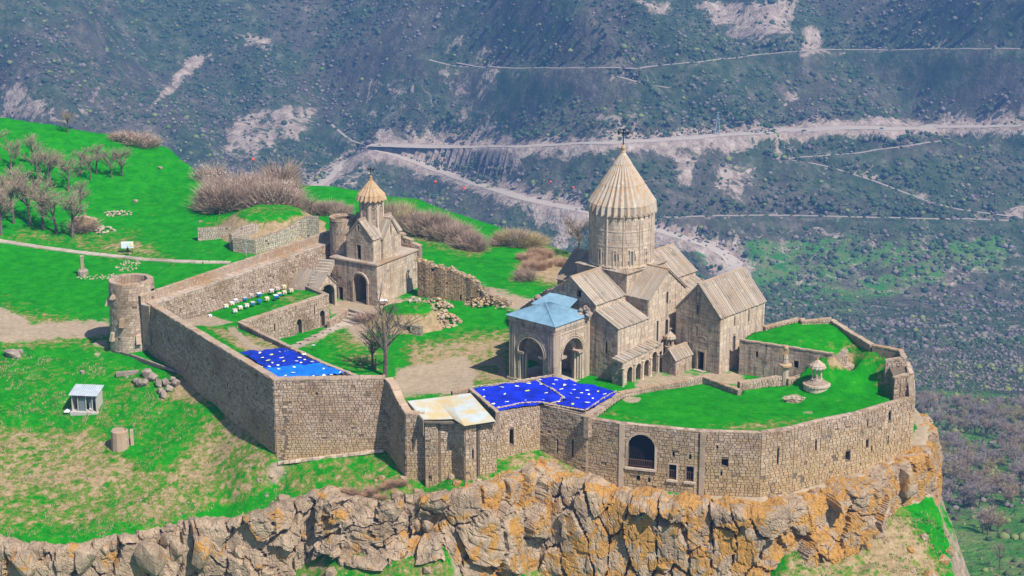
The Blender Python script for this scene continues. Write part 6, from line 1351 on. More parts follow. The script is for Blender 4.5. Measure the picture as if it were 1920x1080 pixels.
# forest on the falling slope, lower right
nf = 0; rf_ = np.random.RandomState(21)
while nf < 230:
    y = math.sqrt(rf_.uniform(385**2, 800**2)); x = y*rf_.uniform(.20, .31); z = float(zb(x, y)); u, v = PX(x, y, z)
    if u < 1722 or u > 1980 or v < 650+(1760-u)*.3 or v > 1150: continue
    if float(fbm(x/24., y/34.)) < .46: continue
    plant_tree(FTREES[nf % 4], (x, y, z), rf_.rand()*6, rf_.uniform(.7, 1.15), 'bare_tree', 'mauve grey leafless tree in the wood on the falling slope right of the bastion', 'tree', 'leafless trees in the wood right of the bastion'); nf += 1
plant_tree(tree_proto(55, 9, .7, 'twig', dens=.25, tw=.03, first=.2), G(1875, 1075, 200), 0, .9, 'bare_tree', 'near leafless tree poking up at the lower right corner', 'tree')
def shrub_mesh(seed, n, mats, blossom=0):
    rg_ = random.Random(seed); V, Fc, mi = [], [], []
    for i in range(n):
        a = rg_.random()*6.28; r = math.sqrt(rg_.random())*.45; b = Vector((r*math.cos(a), r*math.sin(a), rg_.uniform(0, .5))); d = Vector((math.cos(a)*rg_.uniform(.2, 1.1), math.sin(a)*rg_.uniform(.2, 1.1), rg_.uniform(.3, 1.3))).normalized()
        e = b+(d+Vector((rg_.uniform(-.5, .5), rg_.uniform(-.5, .5), rg_.uniform(-.3, .3)))).normalized()*rg_.uniform(.18, .75); tri_strip(V, Fc, b, e, .011, rg_); mi.append(0)
        if blossom and rg_.random() < blossom:
            for _ in range(2): c = b.lerp(e, rg_.uniform(.6, 1.05)); s = .022; n_ = len(V); o = lambda: Vector((rg_.uniform(-s, s), rg_.uniform(-s, s), rg_.uniform(-s, s))); V += [c+o(), c+o(), c+o()]; Fc.append((n_, n_+1, n_+2)); mi.append(1)
    me = bpy.data.meshes.new('shrub'); me.from_pydata([tuple(v) for v in V], [], Fc)
    for m in mats: me.materials.append(m)
    me.polygons.foreach_set('material_index', mi); return me
SH = {'brown': [shrub_mesh(200+i, 1000, [M['twig'], M['blossom']]) for i in range(2)], 'bloom': [shrub_mesh(210+i, 950, [M['twig'], M['blossom']], .6) for i in range(2)], 'olive': [shrub_mesh(220+i, 1000, [M['twig_olive'], M['blossom']]) for i in range(2)], 'red': [shrub_mesh(230, 1500, [M['dryweed'], M['blossom']])]}
def shrub(kind, u, v, w_, h, label, group=None, t0=150.):
    p = G(u, v, t0); o = inst('leafless_shrub' if kind != 'bloom' else 'blossoming_shrub', rt.choice(SH[kind]), tuple(p-Vector((0, 0, .2))), (w_, w_, h), (0, 0, rt.random()*6)); tag(o, label, 'shrub', group); return o
for (u, v, w_, h, kd) in [(395, 345, 5, 4.0, 'bloom'), (380, 318, 5, 3.8, 'bloom'), (418, 355, 6, 4.4, 'bloom'), (440, 375, 6.5, 5, 'bloom'), (425, 388, 5, 3.6, 'brown'), (462, 388, 6, 4.6, 'bloom'), (485, 390, 6, 5.2, 'brown'), (505, 398, 6, 5.4, 'brown'), (528, 402, 5.5, 4.2, 'brown'), (545, 405, 4, 2.6, 'brown'), (335, 293, 5, 4.4, 'brown'), (350, 305, 4, 2.6, 'brown'), (255, 270, 5, 2.6, 'bloom'), (280, 275, 4, 2.4, 'bloom'), (228, 262, 4, 2, 'brown'), (405, 365, 4, 3, 'brown'), (470, 372, 6, 5.5, 'brown'), (450, 360, 6, 5, 'bloom')]+[(rt.uniform(395, 540), rt.uniform(340, 402), rt.uniform(3, 6.5), rt.uniform(2.6, 6.4), 'bloom' if rt.random() < .4 else 'brown') for _ in range(34)]:
    shrub(kd, u, v, w_*1.15, h*1.25, 'pale blossoming shrub in the thicket along the hill edge' if kd == 'bloom' else 'brown leafless shrub in the thicket along the hill edge', 'pale shrubs in the thicket along the hill edge' if kd == 'bloom' else 'brown shrubs in the thicket along the hill edge')
for i in range(34):
    u = 722+i*5.2; v = 404+i*1.35+rt.uniform(-10, 8); shrub('olive' if i < 8 and i % 2 else 'brown', u, v+14, rt.uniform(3.5, 5.5), rt.uniform(3.6, 5.5) if i < 26 else rt.uniform(2.5, 4), 'leafless shrub of the brown thicket beyond the green bank, right of the gate chapel', 'shrubs of the brown thicket right of the gate chapel')
for i in range(14):
    u = 938+i*5.5; shrub('olive' if i % 3 else 'brown', u, 458+rt.uniform(-5, 5), rt.uniform(3, 4.5), rt.uniform(3.4, 4.6)*(1-abs(i-6)/14), 'leafless shrub in the round brown clump left of the church drum', 'shrubs of the round brown clump left of the church drum')
for i in range(16):
    u, v = 1010+rt.uniform(-30, 60), 492+rt.uniform(-14, 20); shrub('red', u, v, rt.uniform(1.6, 2.6), rt.uniform(1.4, 2.2), 'low reddish dry shrub on the bank behind the church', 'low reddish shrubs on the bank behind the church')
for i in range(8): shrub('brown', 590+i*8, 402+rt.uniform(-4, 6), 3.2, 3.0, 'brown leafless shrub behind the round turret', 'brown shrubs behind the round turret')
shrub('brown', 986, 526, 3.4, 2.8, 'single round leafless bush on the green bank left of the church'); shrub('brown', 158, 432, 5.2, 2.8, 'tangled dead bush over the stone ruin by the path'); shrub('brown', 690, 600, 4.0, 2.0, 'low leafless bush on the left flank of the earth mound')
for i in range(9): shrub('red', 655+i*12, 915+rt.uniform(-10, 30), 1.8, .8, 'dry bush clinging to the rock below the spur wall', 'dry bushes on the rock below the spur wall')
# ================================================================== tarpaulins and their weights
def tarp(name, poly, z, mat, label, wr=.3):
    pl = [P(u, v, z) for u, v in poly]; pp = [(p.x, p.y) for p in pl]; xs = np.arange(min(p[0] for p in pp), max(p[0] for p in pp)+.3, .22); ys = np.arange(min(p[1] for p in pp), max(p[1] for p in pp)+.3, .22); X, Y = np.meshgrid(xs, ys)
    Z = z+(fbm(X/1.1, Y/2.2, 4)-.5)*wr*2.2+np.sin(X*1.3+Y*2.6)*.03; ins = inpoly(pp, X+(vn(X*2, Y*2)-.5)*.25, Y); ny, nx = X.shape; idx = np.arange(nx*ny).reshape(ny, nx); Fc = np.stack([idx[:-1, :-1], idx[:-1, 1:], idx[1:, 1:], idx[1:, :-1]], -1).reshape(-1, 4); iv = ins.ravel(); Fc = Fc[iv[Fc].all(1)]
    used = np.unique(Fc); mp = np.full(nx*ny, -1); mp[used] = np.arange(len(used)); V = np.stack([X, Y, Z], -1).reshape(-1, 3)[used]; c = tuple(V.mean(0)); o = numesh(name, V, mp[Fc], mat, None, True, origin=c)
    md = o.modifiers.new('t', 'SOLIDIFY'); md.thickness = .03; tag(o, label, 'tarpaulin'); return o
M['tarpd'] = flat('dark_blue_tarp', (.004, .022, .33), .6, var=.4, sc=.7); M['tarpl'] = flat('bright_blue_tarp', (.006, .15, .80), .6, var=.15, sc=.9); M['tarp2'] = flat('deep_blue_tarp', (.005, .022, .50), .6, var=.4, sc=.5)
tarp('tarpaulin', [(447, 659.5), (534, 652), (602, 679), (497, 690)], 6.32, M['tarpd'], 'dark blue tarpaulin sheet weighted with sacks on the left roof, farther of two')
tarp('tarpaulin', [(493, 688), (600, 679), (648, 700), (514, 712)], 6.26, M['tarpl'], 'bright blue tarpaulin sheet at the sharp wall corner, nearer of two')
tarp('tarpaulin', [(880, 728), (1006, 712), (1060, 748), (1036, 754), (1012, 757), (930, 770)], 2.5, M['tarp2'], 'deep blue tarpaulin covering the left half of the court house roof')
tarp('tarpaulin', [(1006, 712), (1030, 704), (1158, 733), (1150, 742), (1100, 769), (1036, 757), (1060, 748)], 2.46, M['tarp2'], 'deep blue tarpaulin covering the right half of the court house roof, beside the church')
m2 = MB()
SACK = [rock_mesh('sack', 300+i, M['white'], .45, 16) for i in range(3)]; M['cream'] = flat('cream_cloth', (.62, .52, .40), var=.2); M['yellowg'] = flat('yellow_sack', (.50, .52, .16), var=.1); SACKY = [rock_mesh('sack', 310, M['yellowg'], .45, 16)]; SACKC = [rock_mesh('sack', 312, M['cream'], .5, 16)]
z5 = lambda l: [(200+a/4., 480+b/4.) for a, b in l]; z8 = lambda l: [(840+a/4., 680+b/4.) for a, b in l]
T1 = z5([(1080, 725), (1150, 728), (1300, 722), (1168, 765), (1312, 765), (1245, 803), (1218, 830), (1285, 822), (1425, 790), (1458, 803), (1448, 763), (1485, 780), (1165, 832), (1405, 836), (1292, 850), (1238, 885), (1398, 877), (1340, 900), (1328, 920), (1628, 848), (1420, 908), (1550, 902), (1685, 893), (1755, 875), (1630, 898), (1106, 806), (1390, 700), (1480, 740)])
T1Y = z5([(1238, 742), (1352, 717), (1212, 785), (1328, 790)]); T1C = z5([(1547, 795), (1310, 915)])
T2 = z8([(272, 210), (272, 258), (405, 186), (425, 237), (518, 178), (605, 158), (735, 230), (715, 280), (442, 295), (340, 312), (330, 330), (585, 285), (690, 130), (700, 165), (810, 133), (795, 163), (875, 170), (948, 170), (850, 200), (945, 205), (1000, 230), (1045, 210), (1055, 240), (1085, 270), (1045, 300), (870, 268), (1175, 237), (830, 295), (380, 340), (1100, 310)])
T2Y = z8([(597, 213), (922, 232), (970, 266), (935, 312), (1125, 218)])
for lst, zz, ms, nm, txt, grp in ((T1, 6.3, SACK, 'sack', 'white crumpled sack weighing down the left blue tarpaulins', 'white sacks on the left tarpaulins'), (T1Y, 6.35, SACKY, 'sack', 'yellowish sack on the dark half of the left tarpaulins', 'yellow sacks on the left tarpaulins'), (T1C, 6.3, SACKC, 'sack', 'cream bundle on the edge of the left tarpaulins', 'cream bundles on the left tarpaulins'), (T2, 2.52, SACK, 'sack', 'white crumpled sack weighing down the deep blue court house tarpaulins', 'white sacks on the court house tarpaulins'), (T2Y, 2.55, SACKY, 'sack', 'yellow green sack on the deep blue court house tarpaulins', 'yellow green sacks on the court house tarpaulins')):
    for (u, v) in lst:
        s = rt.uniform(.35, .62); tag(inst(nm, rt.choice(ms), tuple(P(u, v, zz)+Vector((0, 0, .08))), (s*1.5, s*.9, s*.55), (rt.uniform(-.2, .2), 0, rt.random()*3)), txt, 'sack', grp)
def strip_stones(pts, zz, label):
    t = thing('stone_row', tuple(P(*pts[0], zz)), label, 'stones')
    for (a, b), (c, d) in zip(pts[:-1], pts[1:]):
        n = max(2, int(math.hypot(c-a, d-b)/3.2))
        for i in range(n): f = i/n; s = rt.uniform(.25, .42); inst('stone', rt.choice(PALE), tuple(P(a+(c-a)*f, b+(d-b)*f, zz)+Vector((0, 0, .1))), (s*1.3, s, s*.7), (0, 0, rt.random()*6), t)
strip_stones(z8([(640, 120), (700, 160), (790, 205), (865, 262), (830, 295), (760, 312), (700, 300)]), 2.5, 'row of pale stones holding the seam of the deep blue tarpaulins')
strip_stones(z8([(165, 188), (400, 160), (640, 120), (800, 95)]), 2.5, 'row of pale stones along the far edge of the deep blue tarpaulins')
strip_stones(z8([(370, 345), (560, 305), (690, 300), (860, 335), (1030, 362), (1100, 315), (1180, 260), (1270, 215)]), 2.5, 'row of pale stones along the near edge of the deep blue tarpaulins')
# ================================================================== beehives
hive_cols = {'w': (.72, .74, .76), 'b': (.02, .17, .42), 'c': (.70, .58, .34), 'p': (.62, .44, .40), 'g': (.40, .42, .44)}
for k_, c_ in hive_cols.items(): M['hive_'+k_] = flat('hive_paint_'+k_, c_, .7, var=.1)
HV = [(255, 822, 'w', 'c', 'cream lidded white beehive, leftmost of the upper row'), (300, 803, 'c', 'w', 'cream beehive second from the left in the upper row'), (328, 782, 'g', 'w', 'grey beehive with white lid third from the left of the upper row'), (397, 768, 'b', 'g', 'blue beehive with grey lid in the middle of the grass roof rows'), (322, 857, 'w', 'p', 'white beehive with pinkish lid, leftmost of the lower row'), (362, 835, 'c', 'w', 'cream beehive with white lid, second in the lower row'), (410, 817, 'w', 'p', 'white beehive with pink lid between the cream and the blue hive of the lower row'), (443, 742, 'g', 'p', 'grey beehive with pink lid, upper row beside the blue one'), (455, 802, 'b', 'p', 'blue beehive with pink lid in the lower row'), (502, 735, 'b', 'w', 'blue beehive with white stripe lid at the upper row end'), (505, 785, 'b', 'b', 'all blue beehive in the lower row centre'), (562, 767, 'c', 'c', 'all cream beehive standing alone right of the all blue hive'),
      (597, 710, 'p', 'w', 'pink beehive in the far group near the curtain wall'), (628, 750, 'b', 'w', 'blue and white beehive nearest of the far group'), (640, 692, 'p', 'p', 'all pink beehive in the far group'), (655, 735, 'b', 'c', 'blue beehive with yellow lid in the far group'), (690, 677, 'c', 'c', 'cream beehive farthest back near the slab roof'), (692, 720, 'p', 'c', 'pink beehive with cream lid in the far group'), (743, 705, 'c', 'p', 'cream beehive at the right end nearest the vaulted porch'), (135, 893, 'w', 'w', 'small white beehive alone on the bare corner')]
for (a, b, c1, c2, lb) in HV:
    hz0 = 3.75+1.5*min(1, max(0, (a-150)/500.)); p = P(360+a/4., 370+b/4., hz0+.05); t = thing('beehive', tuple(p), lb, 'beehive', 'beehives on the grass roof'); s = .66 if a != 135 else .5
    m2 = MB(); m2.box((p.x, p.y, p.z-.05), (s, s*.9, s*.62), .5); m2.build('hive_body', M['hive_'+c1], t); m2 = MB(); m2.box((p.x, p.y, p.z-.05+s*.62), (s*1.1, s, s*.14), .5); m2.build('lid', M['hive_'+c2], t)
    m2 = MB(); m2.box((p.x+.2*s, p.y-.48*s, p.z+.06), (s*.5, .05, .05), .5); m2.build('entrance_slot', M['dark'], t)
# ================================================================== monuments
c = P(1534, 733, 1.35); c = Vector((c.x, c.y+1.6, 1.35)); t = thing('stone_gazebo', tuple(c), 'small domed stone rotunda on columns over a conical ribbed base, on the grass terrace', 'rotunda')
m2 = MB(); m2.lathe(tuple(c), [(1.95, -.3), (1.95, .35), (2.05, .4), (2.05, .55)], 28); m2.build('base', M['ashlar_light'], t); umbrella(t, c.x, c.y, c.z+.62, c.z+1.35, 2.1, 26, 'roofcone', rg, .05, 'base_roof', r1=.9)
m2 = MB(); m2.lathe(tuple(c), [(.95, 1.2), (.95, 1.45)], 16); m2.build('plinth', M['ashlar_light'], t)
for k_ in range(6): a = k_*math.pi/3+.3; m2 = MB(); m2.lathe((c.x+.72*math.cos(a), c.y+.72*math.sin(a), c.z+1.4), [(.17, 0), (.13, .12), (.13, 1.35), (.2, 1.5), (.2, 1.6)], 8); m2.build('column', M['ashlar_light'], t)
m2 = MB(); n_ = 24
m2.lathe((c.x, c.y, c.z+3.0), [(.95, 0), (.95, .32), (1.1, .38)], 20); m2.build('ring_beam', M['ashlar_light'], t); umbrella(t, c.x, c.y, c.z+3.4, c.z+4.45, 1.3, 12, 'roofcone', rg, .1, 'roof', r1=.1)
m2 = MB(); m2.lathe((c.x, c.y, c.z+4.4), [(.1, 0), (.13, .15), (.03, .4)], 8); m2.build('finial', M['rooforange'], t)
c = P(1471, 727, .3); t = thing('carved_pillar', tuple(c), 'tall octagonal stone pillar with ring capital and reddish carved cross stone on top', 'pillar')
m2 = MB(); m2.lathe(tuple(c), [(.75, -.5), (.72, .1), (.56, .3), (.54, 3.2)], 8); m2.build('shaft', M['ashlar_light'], t); m2 = MB(); m2.lathe((c.x, c.y, c.z+3.2), [(.55, 0), (1.0, .35), (1.0, .6), (.6, .75)], 12); m2.build('ring_capital', M['rooforange'], t)
m2 = MB(); m2.lathe((c.x, c.y, c.z+3.9), [(.55, 0), (.45, .7), (.5, .9), (.38, 1.5)], 8); m2.build('upper_shaft', M['ashlar'], t); m2 = MB(); m2.box((c.x, c.y, c.z+5.3), (.72, .4, 1.25), -.3); m2.lathe((c.x, c.y, c.z+6.3), [(.38, 0), (.34, .25), (.15, .4)], 10); m2.build('cross_stone', M['rooforange'], t)
c = G(156, 516); t = thing('stone_monument', tuple(c), 'grey stone stele on a round boulder plinth in the left meadow', 'monument')
m2 = MB(); m2.lathe(tuple(c), [(1.0, -.3), (1.0, .8), (.7, 1.15)], 10); m2.build('plinth', M['boulder'], t); m2 = MB(); m2.box((c.x, c.y, c.z+1.1), (.62, .5, 2.4), .2, .9); m2.build('stele', M['ashlar'], t); m2 = MB(); m2.box((c.x, c.y, c.z+3.5), (.72, .6, .22), .2); m2.build('cap', M['ashlar'], t)
# info board and the visitor
c = G(239, 476); t = thing('information_board', tuple(c), 'large white map board on legs beside the slab path', 'sign')
for dx in (-.9, .9): m2 = MB(); m2.box((c.x+dx, c.y+.3, c.z-.2), (.09, .09, 1.3), 0); m2.build('leg', M['iron'], t)
m2 = MB(); m2.box((c.x, c.y+.3, c.z+1.0), (2.35, .08, 1.35), .06); m2.build('board', M['white'], t)
M['map'] = flat('printed_map', (.62, .72, .76), var=.2, sc=3); M['mapy'] = flat('printed_yellow', (.78, .75, .25))
m2 = MB(); m2.box((c.x-.2, c.y+.245, c.z+1.1), (1.7, .02, 1.1), .06); m2.build('printed_map', M['map'], t); m2 = MB(); m2.box((c.x+.78, c.y+.25, c.z+1.45), (.5, .025, .6), .06); m2.build('printed_map', M['mapy'], t)
def skin_fig(parent, joints, edges, radii, mat, name):
    me = bpy.data.meshes.new(name); me.from_pydata(joints, edges, []); o = _link(bpy.data.objects.new(name, me), parent, WLOC[parent.name]); sk = o.modifiers.new('s', 'SKIN'); 
    for i, r in enumerate(radii): me.skin_vertices[0].data[i].radius = (r, r) if not isinstance(r, tuple) else r
    me.skin_vertices[0].data[0].use_root = True; ss = o.modifiers.new('ss', 'SUBSURF'); ss.levels = ss.render_levels = 1; me.materials.append(mat); return o
c = G(240, 479.5); t = thing('person', tuple(c), 'person in dark clothes standing before the white map board', 'person')
M['cloth'] = flat('dark_cloth', (.012, .014, .03)); M['skin'] = flat('skin', (.38, .22, .15)); M['hair'] = flat('hair', (.02, .015, .01))
J = [(0, 0, .95), (0, 0, 1.15), (0, 0, 1.38), (0, 0, 1.5), (-.17, 0, 1.4), (-.25, .02, 1.12), (-.22, -.08, .9), (.17, 0, 1.4), (.25, .02, 1.12), (.2, .16, .98), (-.1, 0, .88), (-.11, .0, .48), (-.12, .02, .08), (-.13, -.1, .04), (.1, 0, .88), (.11, 0, .48), (.12, .02, .08), (.13, -.1, .04)]
me_ = bpy.data.meshes.new('body'); 
def fig():
    me = bpy.data.meshes.new('body'); me.from_pydata(J, [(0, 1), (1, 2), (2, 3), (2, 4), (4, 5), (5, 6), (2, 7), (7, 8), (8, 9), (0, 10), (10, 11), (11, 12), (12, 13), (0, 14), (14, 15), (15, 16), (16, 17)], [])
    o = bpy.data.objects.new('body', me); COL.objects.link(o); o.parent = t; WLOC[o.name] = WLOC[t.name]; me.materials.append(M['cloth']); o.modifiers.new('s', 'SKIN')
    rr = [.15, .13, .15, .06, .075, .05, .035, .075, .05, .035, .09, .065, .045, .045, .09, .065, .045, .045]
    for i, r in enumerate(rr): me.skin_vertices[0].data[i].radius = (r, r)
    me.skin_vertices[0].data[0].use_root = True; s_ = o.modifiers.new('ss', 'SUBSURF'); s_.levels = 1; s_.render_levels = 1
fig()
m2 = MB(); m2.lathe((c.x, c.y, c.z+1.5), [(.05, 0), (.085, .05), (.095, .14), (.08, .22), (.03, .27)], 12); m2.lathe((c.x, c.y-.1, c.z+1.6), [(.015, 0), (.02, .03)], 5); m2.build('head', M['skin'], t, True); m2 = MB(); m2.lathe((c.x, c.y+.01, c.z+1.62), [(.1, 0), (.105, .08), (.07, .15), (.02, .17)], 12); m2.build('hair', M['hair'], t, True)
# ---- hut, well, rocks on the near meadow
c = G(163, 770); c.z += .1; t = thing('metal_shelter', tuple(c), 'small open fronted pale hut with grey ribbed metal roof on the near meadow', 'hut'); hz = .42
ca, sa = math.cos(-.12), math.sin(-.12); hx = lambda x, y, z=0.0: Vector((c.x+x*ca-y*sa, c.y+x*sa+y*ca, c.z+z)); M['hutwall'] = flat('hut_panel', (.46, .44, .40), .8, var=.12)
def hb_(x0, x1, y0, y1, z0, z1, mat, nm): m2 = MB(); m2.prism([hx(x0, y0, z0), hx(x1, y0, z0), hx(x1, y1, z0), hx(x0, y1, z0)], [hx(x0, y0, z1), hx(x1, y0, z1), hx(x1, y1, z1), hx(x0, y1, z1)]); return m2.build(nm, M[mat], t)
hb_(-2.2, 2.3, -1.5, 2.0, -.6, .08, 'hutwall', 'floor_slab'); hb_(-2.1, -2.0, -.9, 1.9, .08, 2.9, 'hutwall', 'side_wall'); hb_(1.9, 2.0, -.9, 1.9, .08, 2.9, 'hutwall', 'side_wall'); hb_(-2.1, 2.0, 1.85, 1.95, .08, 2.9, 'hutwall', 'back_wall')
for x in (-2.05, -1.1, .2, 1.25, 1.9): hb_(x, x+.12, -1.0, -.88, .08, 2.75, 'hutwall', 'post')
hb_(-.9, .1, -.85, -.8, .08, 2.2, 'glass', 'door_pane'); hb_(.45, .8, -.1, .3, .1, 1.3, 'white', 'water_cooler'); hb_(.42, .83, -.13, .33, 1.3, 1.8, 'bluemetal', 'water_bottle')
corr(t, hx(-2.4, -1.4, 2.8), hx(2.3, -1.4, 2.8), hx(-2.4, 2.2, 3.45), hx(2.3, 2.2, 3.45), 'greymetal', .3, .06, 'roof')
tag(hb_(-3.3, -2.5, -1.3, .1, -.15, .0, 'white', 'white_plank'), None); bpy.data.objects[-1] if False else None
c = G(226, 838); t = thing('concrete_well', tuple(c), 'weathered round concrete well head with broken lid in the dry grass', 'well')
m2 = MB(); m2.lathe((c.x, c.y, c.z-1.0), [(1.4, 0), (1.3, 3.6), (1.0, 3.7), (1.0, 3.2)], 11); m2.build('well_ring', M['cap'], t); m2 = MB(); m2.lathe((c.x-.25, c.y+.1, c.z+2.6), [(1.15, 0), (1.0, .16)], 7); m2.build('lid', M['cap'], t); m2 = MB(); m2.box((c.x+1.75, c.y+.4, c.z-.5), (.5, .6, 3.1), .2); m2.build('buttress', M['cap'], t)
HEAP = [(262, 722, 2.0), (276, 705, 2.6), (288, 712, 2.2), (270, 722, 1.9), (298, 722, 2.0), (312, 720, 1.9), (330, 722, 2.2), (318, 731, 1.7), (300, 735, 1.6), (306, 742, 1.9), (254, 716, 1.5), (324, 713, 1.4)]
for i, (u, v, s) in enumerate(HEAP): tag(inst('boulder', BOULD[i % 5], tuple(G(u, v+2)+Vector((0, 0, s*.2))), (s*.85, s*.75, s*.6), (rt.random(), rt.random(), rt.random()*6)), 'large grey boulder of the heap on the near meadow below the curtain wall', 'boulder', 'grey boulders of the heap on the near meadow')
wr = rock_mesh('white_boulder', 400, M['whiterock']); tag(inst('boulder', wr, tuple(G(382, 728)+Vector((0, 0, .4))), (2.0, 1.5, 1.1)), 'bright white boulder near the foot of the curtain wall', 'boulder')
c = G(238, 704); m2 = MB(); m2.obox(c+Vector((-1.7, -.3, .5)), c+Vector((1.8, .5, .6)), .9, .6); tag(m2.build('stone_slab', M['boulder'], None), 'long flat grey stone slab lying left of the boulder heap', 'slab')
t = thing('timber_pile', tuple(G(270, 678)), 'pile of long weathered beams lying at the foot of the round tower', 'beams')
for i in range(8):
    a, b = G(212+i*5, 660+i*1.2), G(300+i*5, 692+i*1.3); m2 = MB(); m2.obox(a+Vector((0, 0, .35)), b+Vector((0, 0, .35+.05*(i % 3))), .28, .3); m2.build('beam', M['boulder' if i % 3 else 'wood'], t)
for (u, v, s, lb) in ((22, 668, 2.4, 'flat grey boulder at the left edge of the meadow below the road'), (36, 662, 1.3, 'small boulder behind the flat grey one at the left edge'), (35, 672, 1.0, 'smallest stone beside the flat grey boulder at the left edge'), (254, 379, 1.2, 'lone grey stone in the middle of the green hill'), (437, 388, 1.0, 'pale block on top of the earth roof mound'), (446, 392, 1.0, 'flat pale block beside the block on the earth roof mound'), (376, 417, .8, 'small pale stone at the left foot of the retaining walls'), (1397, 722, .9, 'block by the gap of the low court walls'), (300, 318-2, 1.0, 'stone near the skyline shrubs on the green hill'), (155, 700, .8, 'small stone beside the meadow footpath')):
    tag(inst('boulder', rt.choice(BOULD), tuple(G(u, v)+Vector((0, 0, .15*s))), (s*1.2, s, s*.7), (0, 0, rt.random()*6)), lb, 'boulder')
t = rubble_heap('rubble_heap', G(222, 402), 3.2, 1.4, .4, 60, 'scattered pale rubble strip on the slope above the slab path', 'rubble', None, .3, .6, 12); t2 = rubble_heap('rubble_heap', G(190, 432), 2.8, 2.4, .6, 50, 'pale tumbled stones around the ruin by the slab path', 'rubble', None, .35, .7, 13)
c = G(160, 430); t = thing('stone_ruin', tuple(c), 'low broken stone ruin overgrown by a dead bush beside the path', 'ruin'); curtain(t, [c+Vector((-2.5, -.5, 2.4)), c+Vector((0, -1.2, 2.9)), c+Vector((2.6, -.6, 2.0))], [c.z-.5]*3, 1.6, mat='browrub', lmin=.3, lmax=.6, ch=.28)
rubble_heap('stone_patch', G(240, 498), 2.2, 3.8, .05, 90, 'flat patch of pale stones leading from the path into the left meadow', 'stones', None, .2, .38, 14); rubble_heap('stone_patch', G(190, 520), 4.6, 1.7, .05, 80, 'flat patch of pale stones beside the stele', 'stones', None, .2, .4, 15)
rubble_heap('stone_ring', P(1487, 747, 1.25), 1.7, .8, .25, 40, 'low heap of pale stones sunk in the grass terrace near the rotunda', 'stones', None, .25, .45, 16, False)
GR = bpy.data.objects['ground']
r7 = random.Random(77)
for k7 in range(120):
    u, v = (r7.uniform(470, 900), r7.uniform(885, 1078)) if k7 < 75 else (r7.uniform(1480, 1780), r7.uniform(985, 1078)) if k7 < 95 else (r7.uniform(0, 520), r7.uniform(680, 980))
    if abs(u-640) < 60 and v < 900: continue
    s = r7.uniform(.5, 2.0)**1.2 if k7 < 95 else r7.uniform(.25, .7); p = G(u, v); inst('rock', r7.choice(ROCKS if k7 < 95 else BOULD), (p.x, p.y, p.z-.1*s), (s, s*.9, s*.8), (r7.uniform(-.4, .4), r7.uniform(-.4, .4), r7.random()*6), GR)
# slab path across the meadow
t = thing('slab_path', tuple(G(200, 478)), 'long pale slab path crossing the left meadow to the upper wall', 'path')
SP = [(-60, 438), (0, 452), (30, 457), (90, 466), (150, 474), (210, 480), (270, 487), (330, 490), (380, 492), (432, 493)]
for (a, b), (c_, d) in zip(SP[:-1], SP[1:]):
    n_ = max(1, int((c_-a)/12))
    for i in range(n_):
        f0, f1 = i/n_, (i+.95)/n_; p = G(a+(c_-a)*f0, b+(d-b)*f0)+Vector((0, 0, .12)); q = G(a+(c_-a)*f1, b+(d-b)*f1)+Vector((0, 0, .12)); m2 = MB(); m2.obox(p, q, 1.7, .35); m2.build('paving_slab', M['paving'], t)
# benches, signs, lamp post
c = P(718, 569, .85); t = thing('stone_table', tuple(c), 'white topped low stone table right of the gatehouse arch', 'table'); m2 = MB(); m2.box((c.x, c.y, c.z), (1.1, .7, .55), .2); m2.build('base', M['ashlar'], t); m2 = MB(); m2.box((c.x, c.y, c.z+.55), (1.5, .9, .12), .2); m2.build('top', M['white'], t)
c = P(588, 657, .0); t = thing('sign_stand', tuple(c), 'small thin legged sign stand on the court lawn', 'sign')
for dx in (-.2, .2): m2 = MB(); m2.box((c.x+dx, c.y, c.z-.1), (.05, .05, 1.1)); m2.build('leg', M['iron'], t)
m2 = MB(); m2.box((c.x, c.y, c.z+.9), (.6, .3, .05)); m2.build('panel', M['white'], t)
c = G(462, 482); t = thing('lamp_post', tuple(c), 'thin metal pole beside the corner of the pale retaining wall', 'pole'); m2 = MB(); m2.tube(c, c+Vector((0, 0, 4.2)), .06, .04, 6); m2.build('pole', M['greymetal'], t); m2 = MB(); m2.box((c.x, c.y, c.z-.1), (.3, .3, .6)); m2.build('footing', M['ashlar'], t)
for (W_, s, h, lb) in (): pass
# ---- pylon, cable and marker balls over the gorge
x, y, z = [float(a[0]) for a in GF([1345], [262])]; t = thing('pylon', (x, y, z), 'lattice electricity pylon beside the far mountain road', 'pylon'); hp = 22.
legs = [(-2.4, -2.4), (2.4, -2.4), (2.4, 2.4), (-2.4, 2.4)]
for (a, b) in legs: m2 = MB(); m2.tube((x+a, y+b, z-1), (x+a*.12, y+b*.12, z+hp), .22, .15, 4); m2.build('leg', M['greymetal'], t)
m2 = MB()
for i in range(6):
    f0, f1 = i/6, (i+1)/6; k0, k1 = 1-.88*f0, 1-.88*f1
    for j in range(4): a, b = legs[j], legs[(j+1) % 4]; m2.tube((x+a[0]*k0, y+a[1]*k0, z+hp*f0), (x+b[0]*k1, y+b[1]*k1, z+hp*f1), .1, .1, 3); m2.tube((x+b[0]*k0, y+b[1]*k0, z+hp*f0), (x+a[0]*k1, y+a[1]*k1, z+hp*f1), .1, .1, 3)
stuffed(m2.build('bracing', M['greymetal'], t))
for f in (.72, .86, .98): m2 = MB(); m2.tube((x-4.5*(1.3-f), y, z+hp*f), (x+4.5*(1.3-f), y, z+hp*f), .16, .16, 4); m2.build('crossarm', M['greymetal'], t)
ra, rb_, rc_ = [Vector(ray(u, v)*k_)+Vector((0, 0, CH)) for u, v, k_ in ((474, 299, 620), (1030, 340, 760), (1440, 420, 900))]
cab = thing('cableway_rope', tuple(ra), 'thin cable strung across the gorge behind the monastery', 'cable'); m2 = MB(); pr_ = None
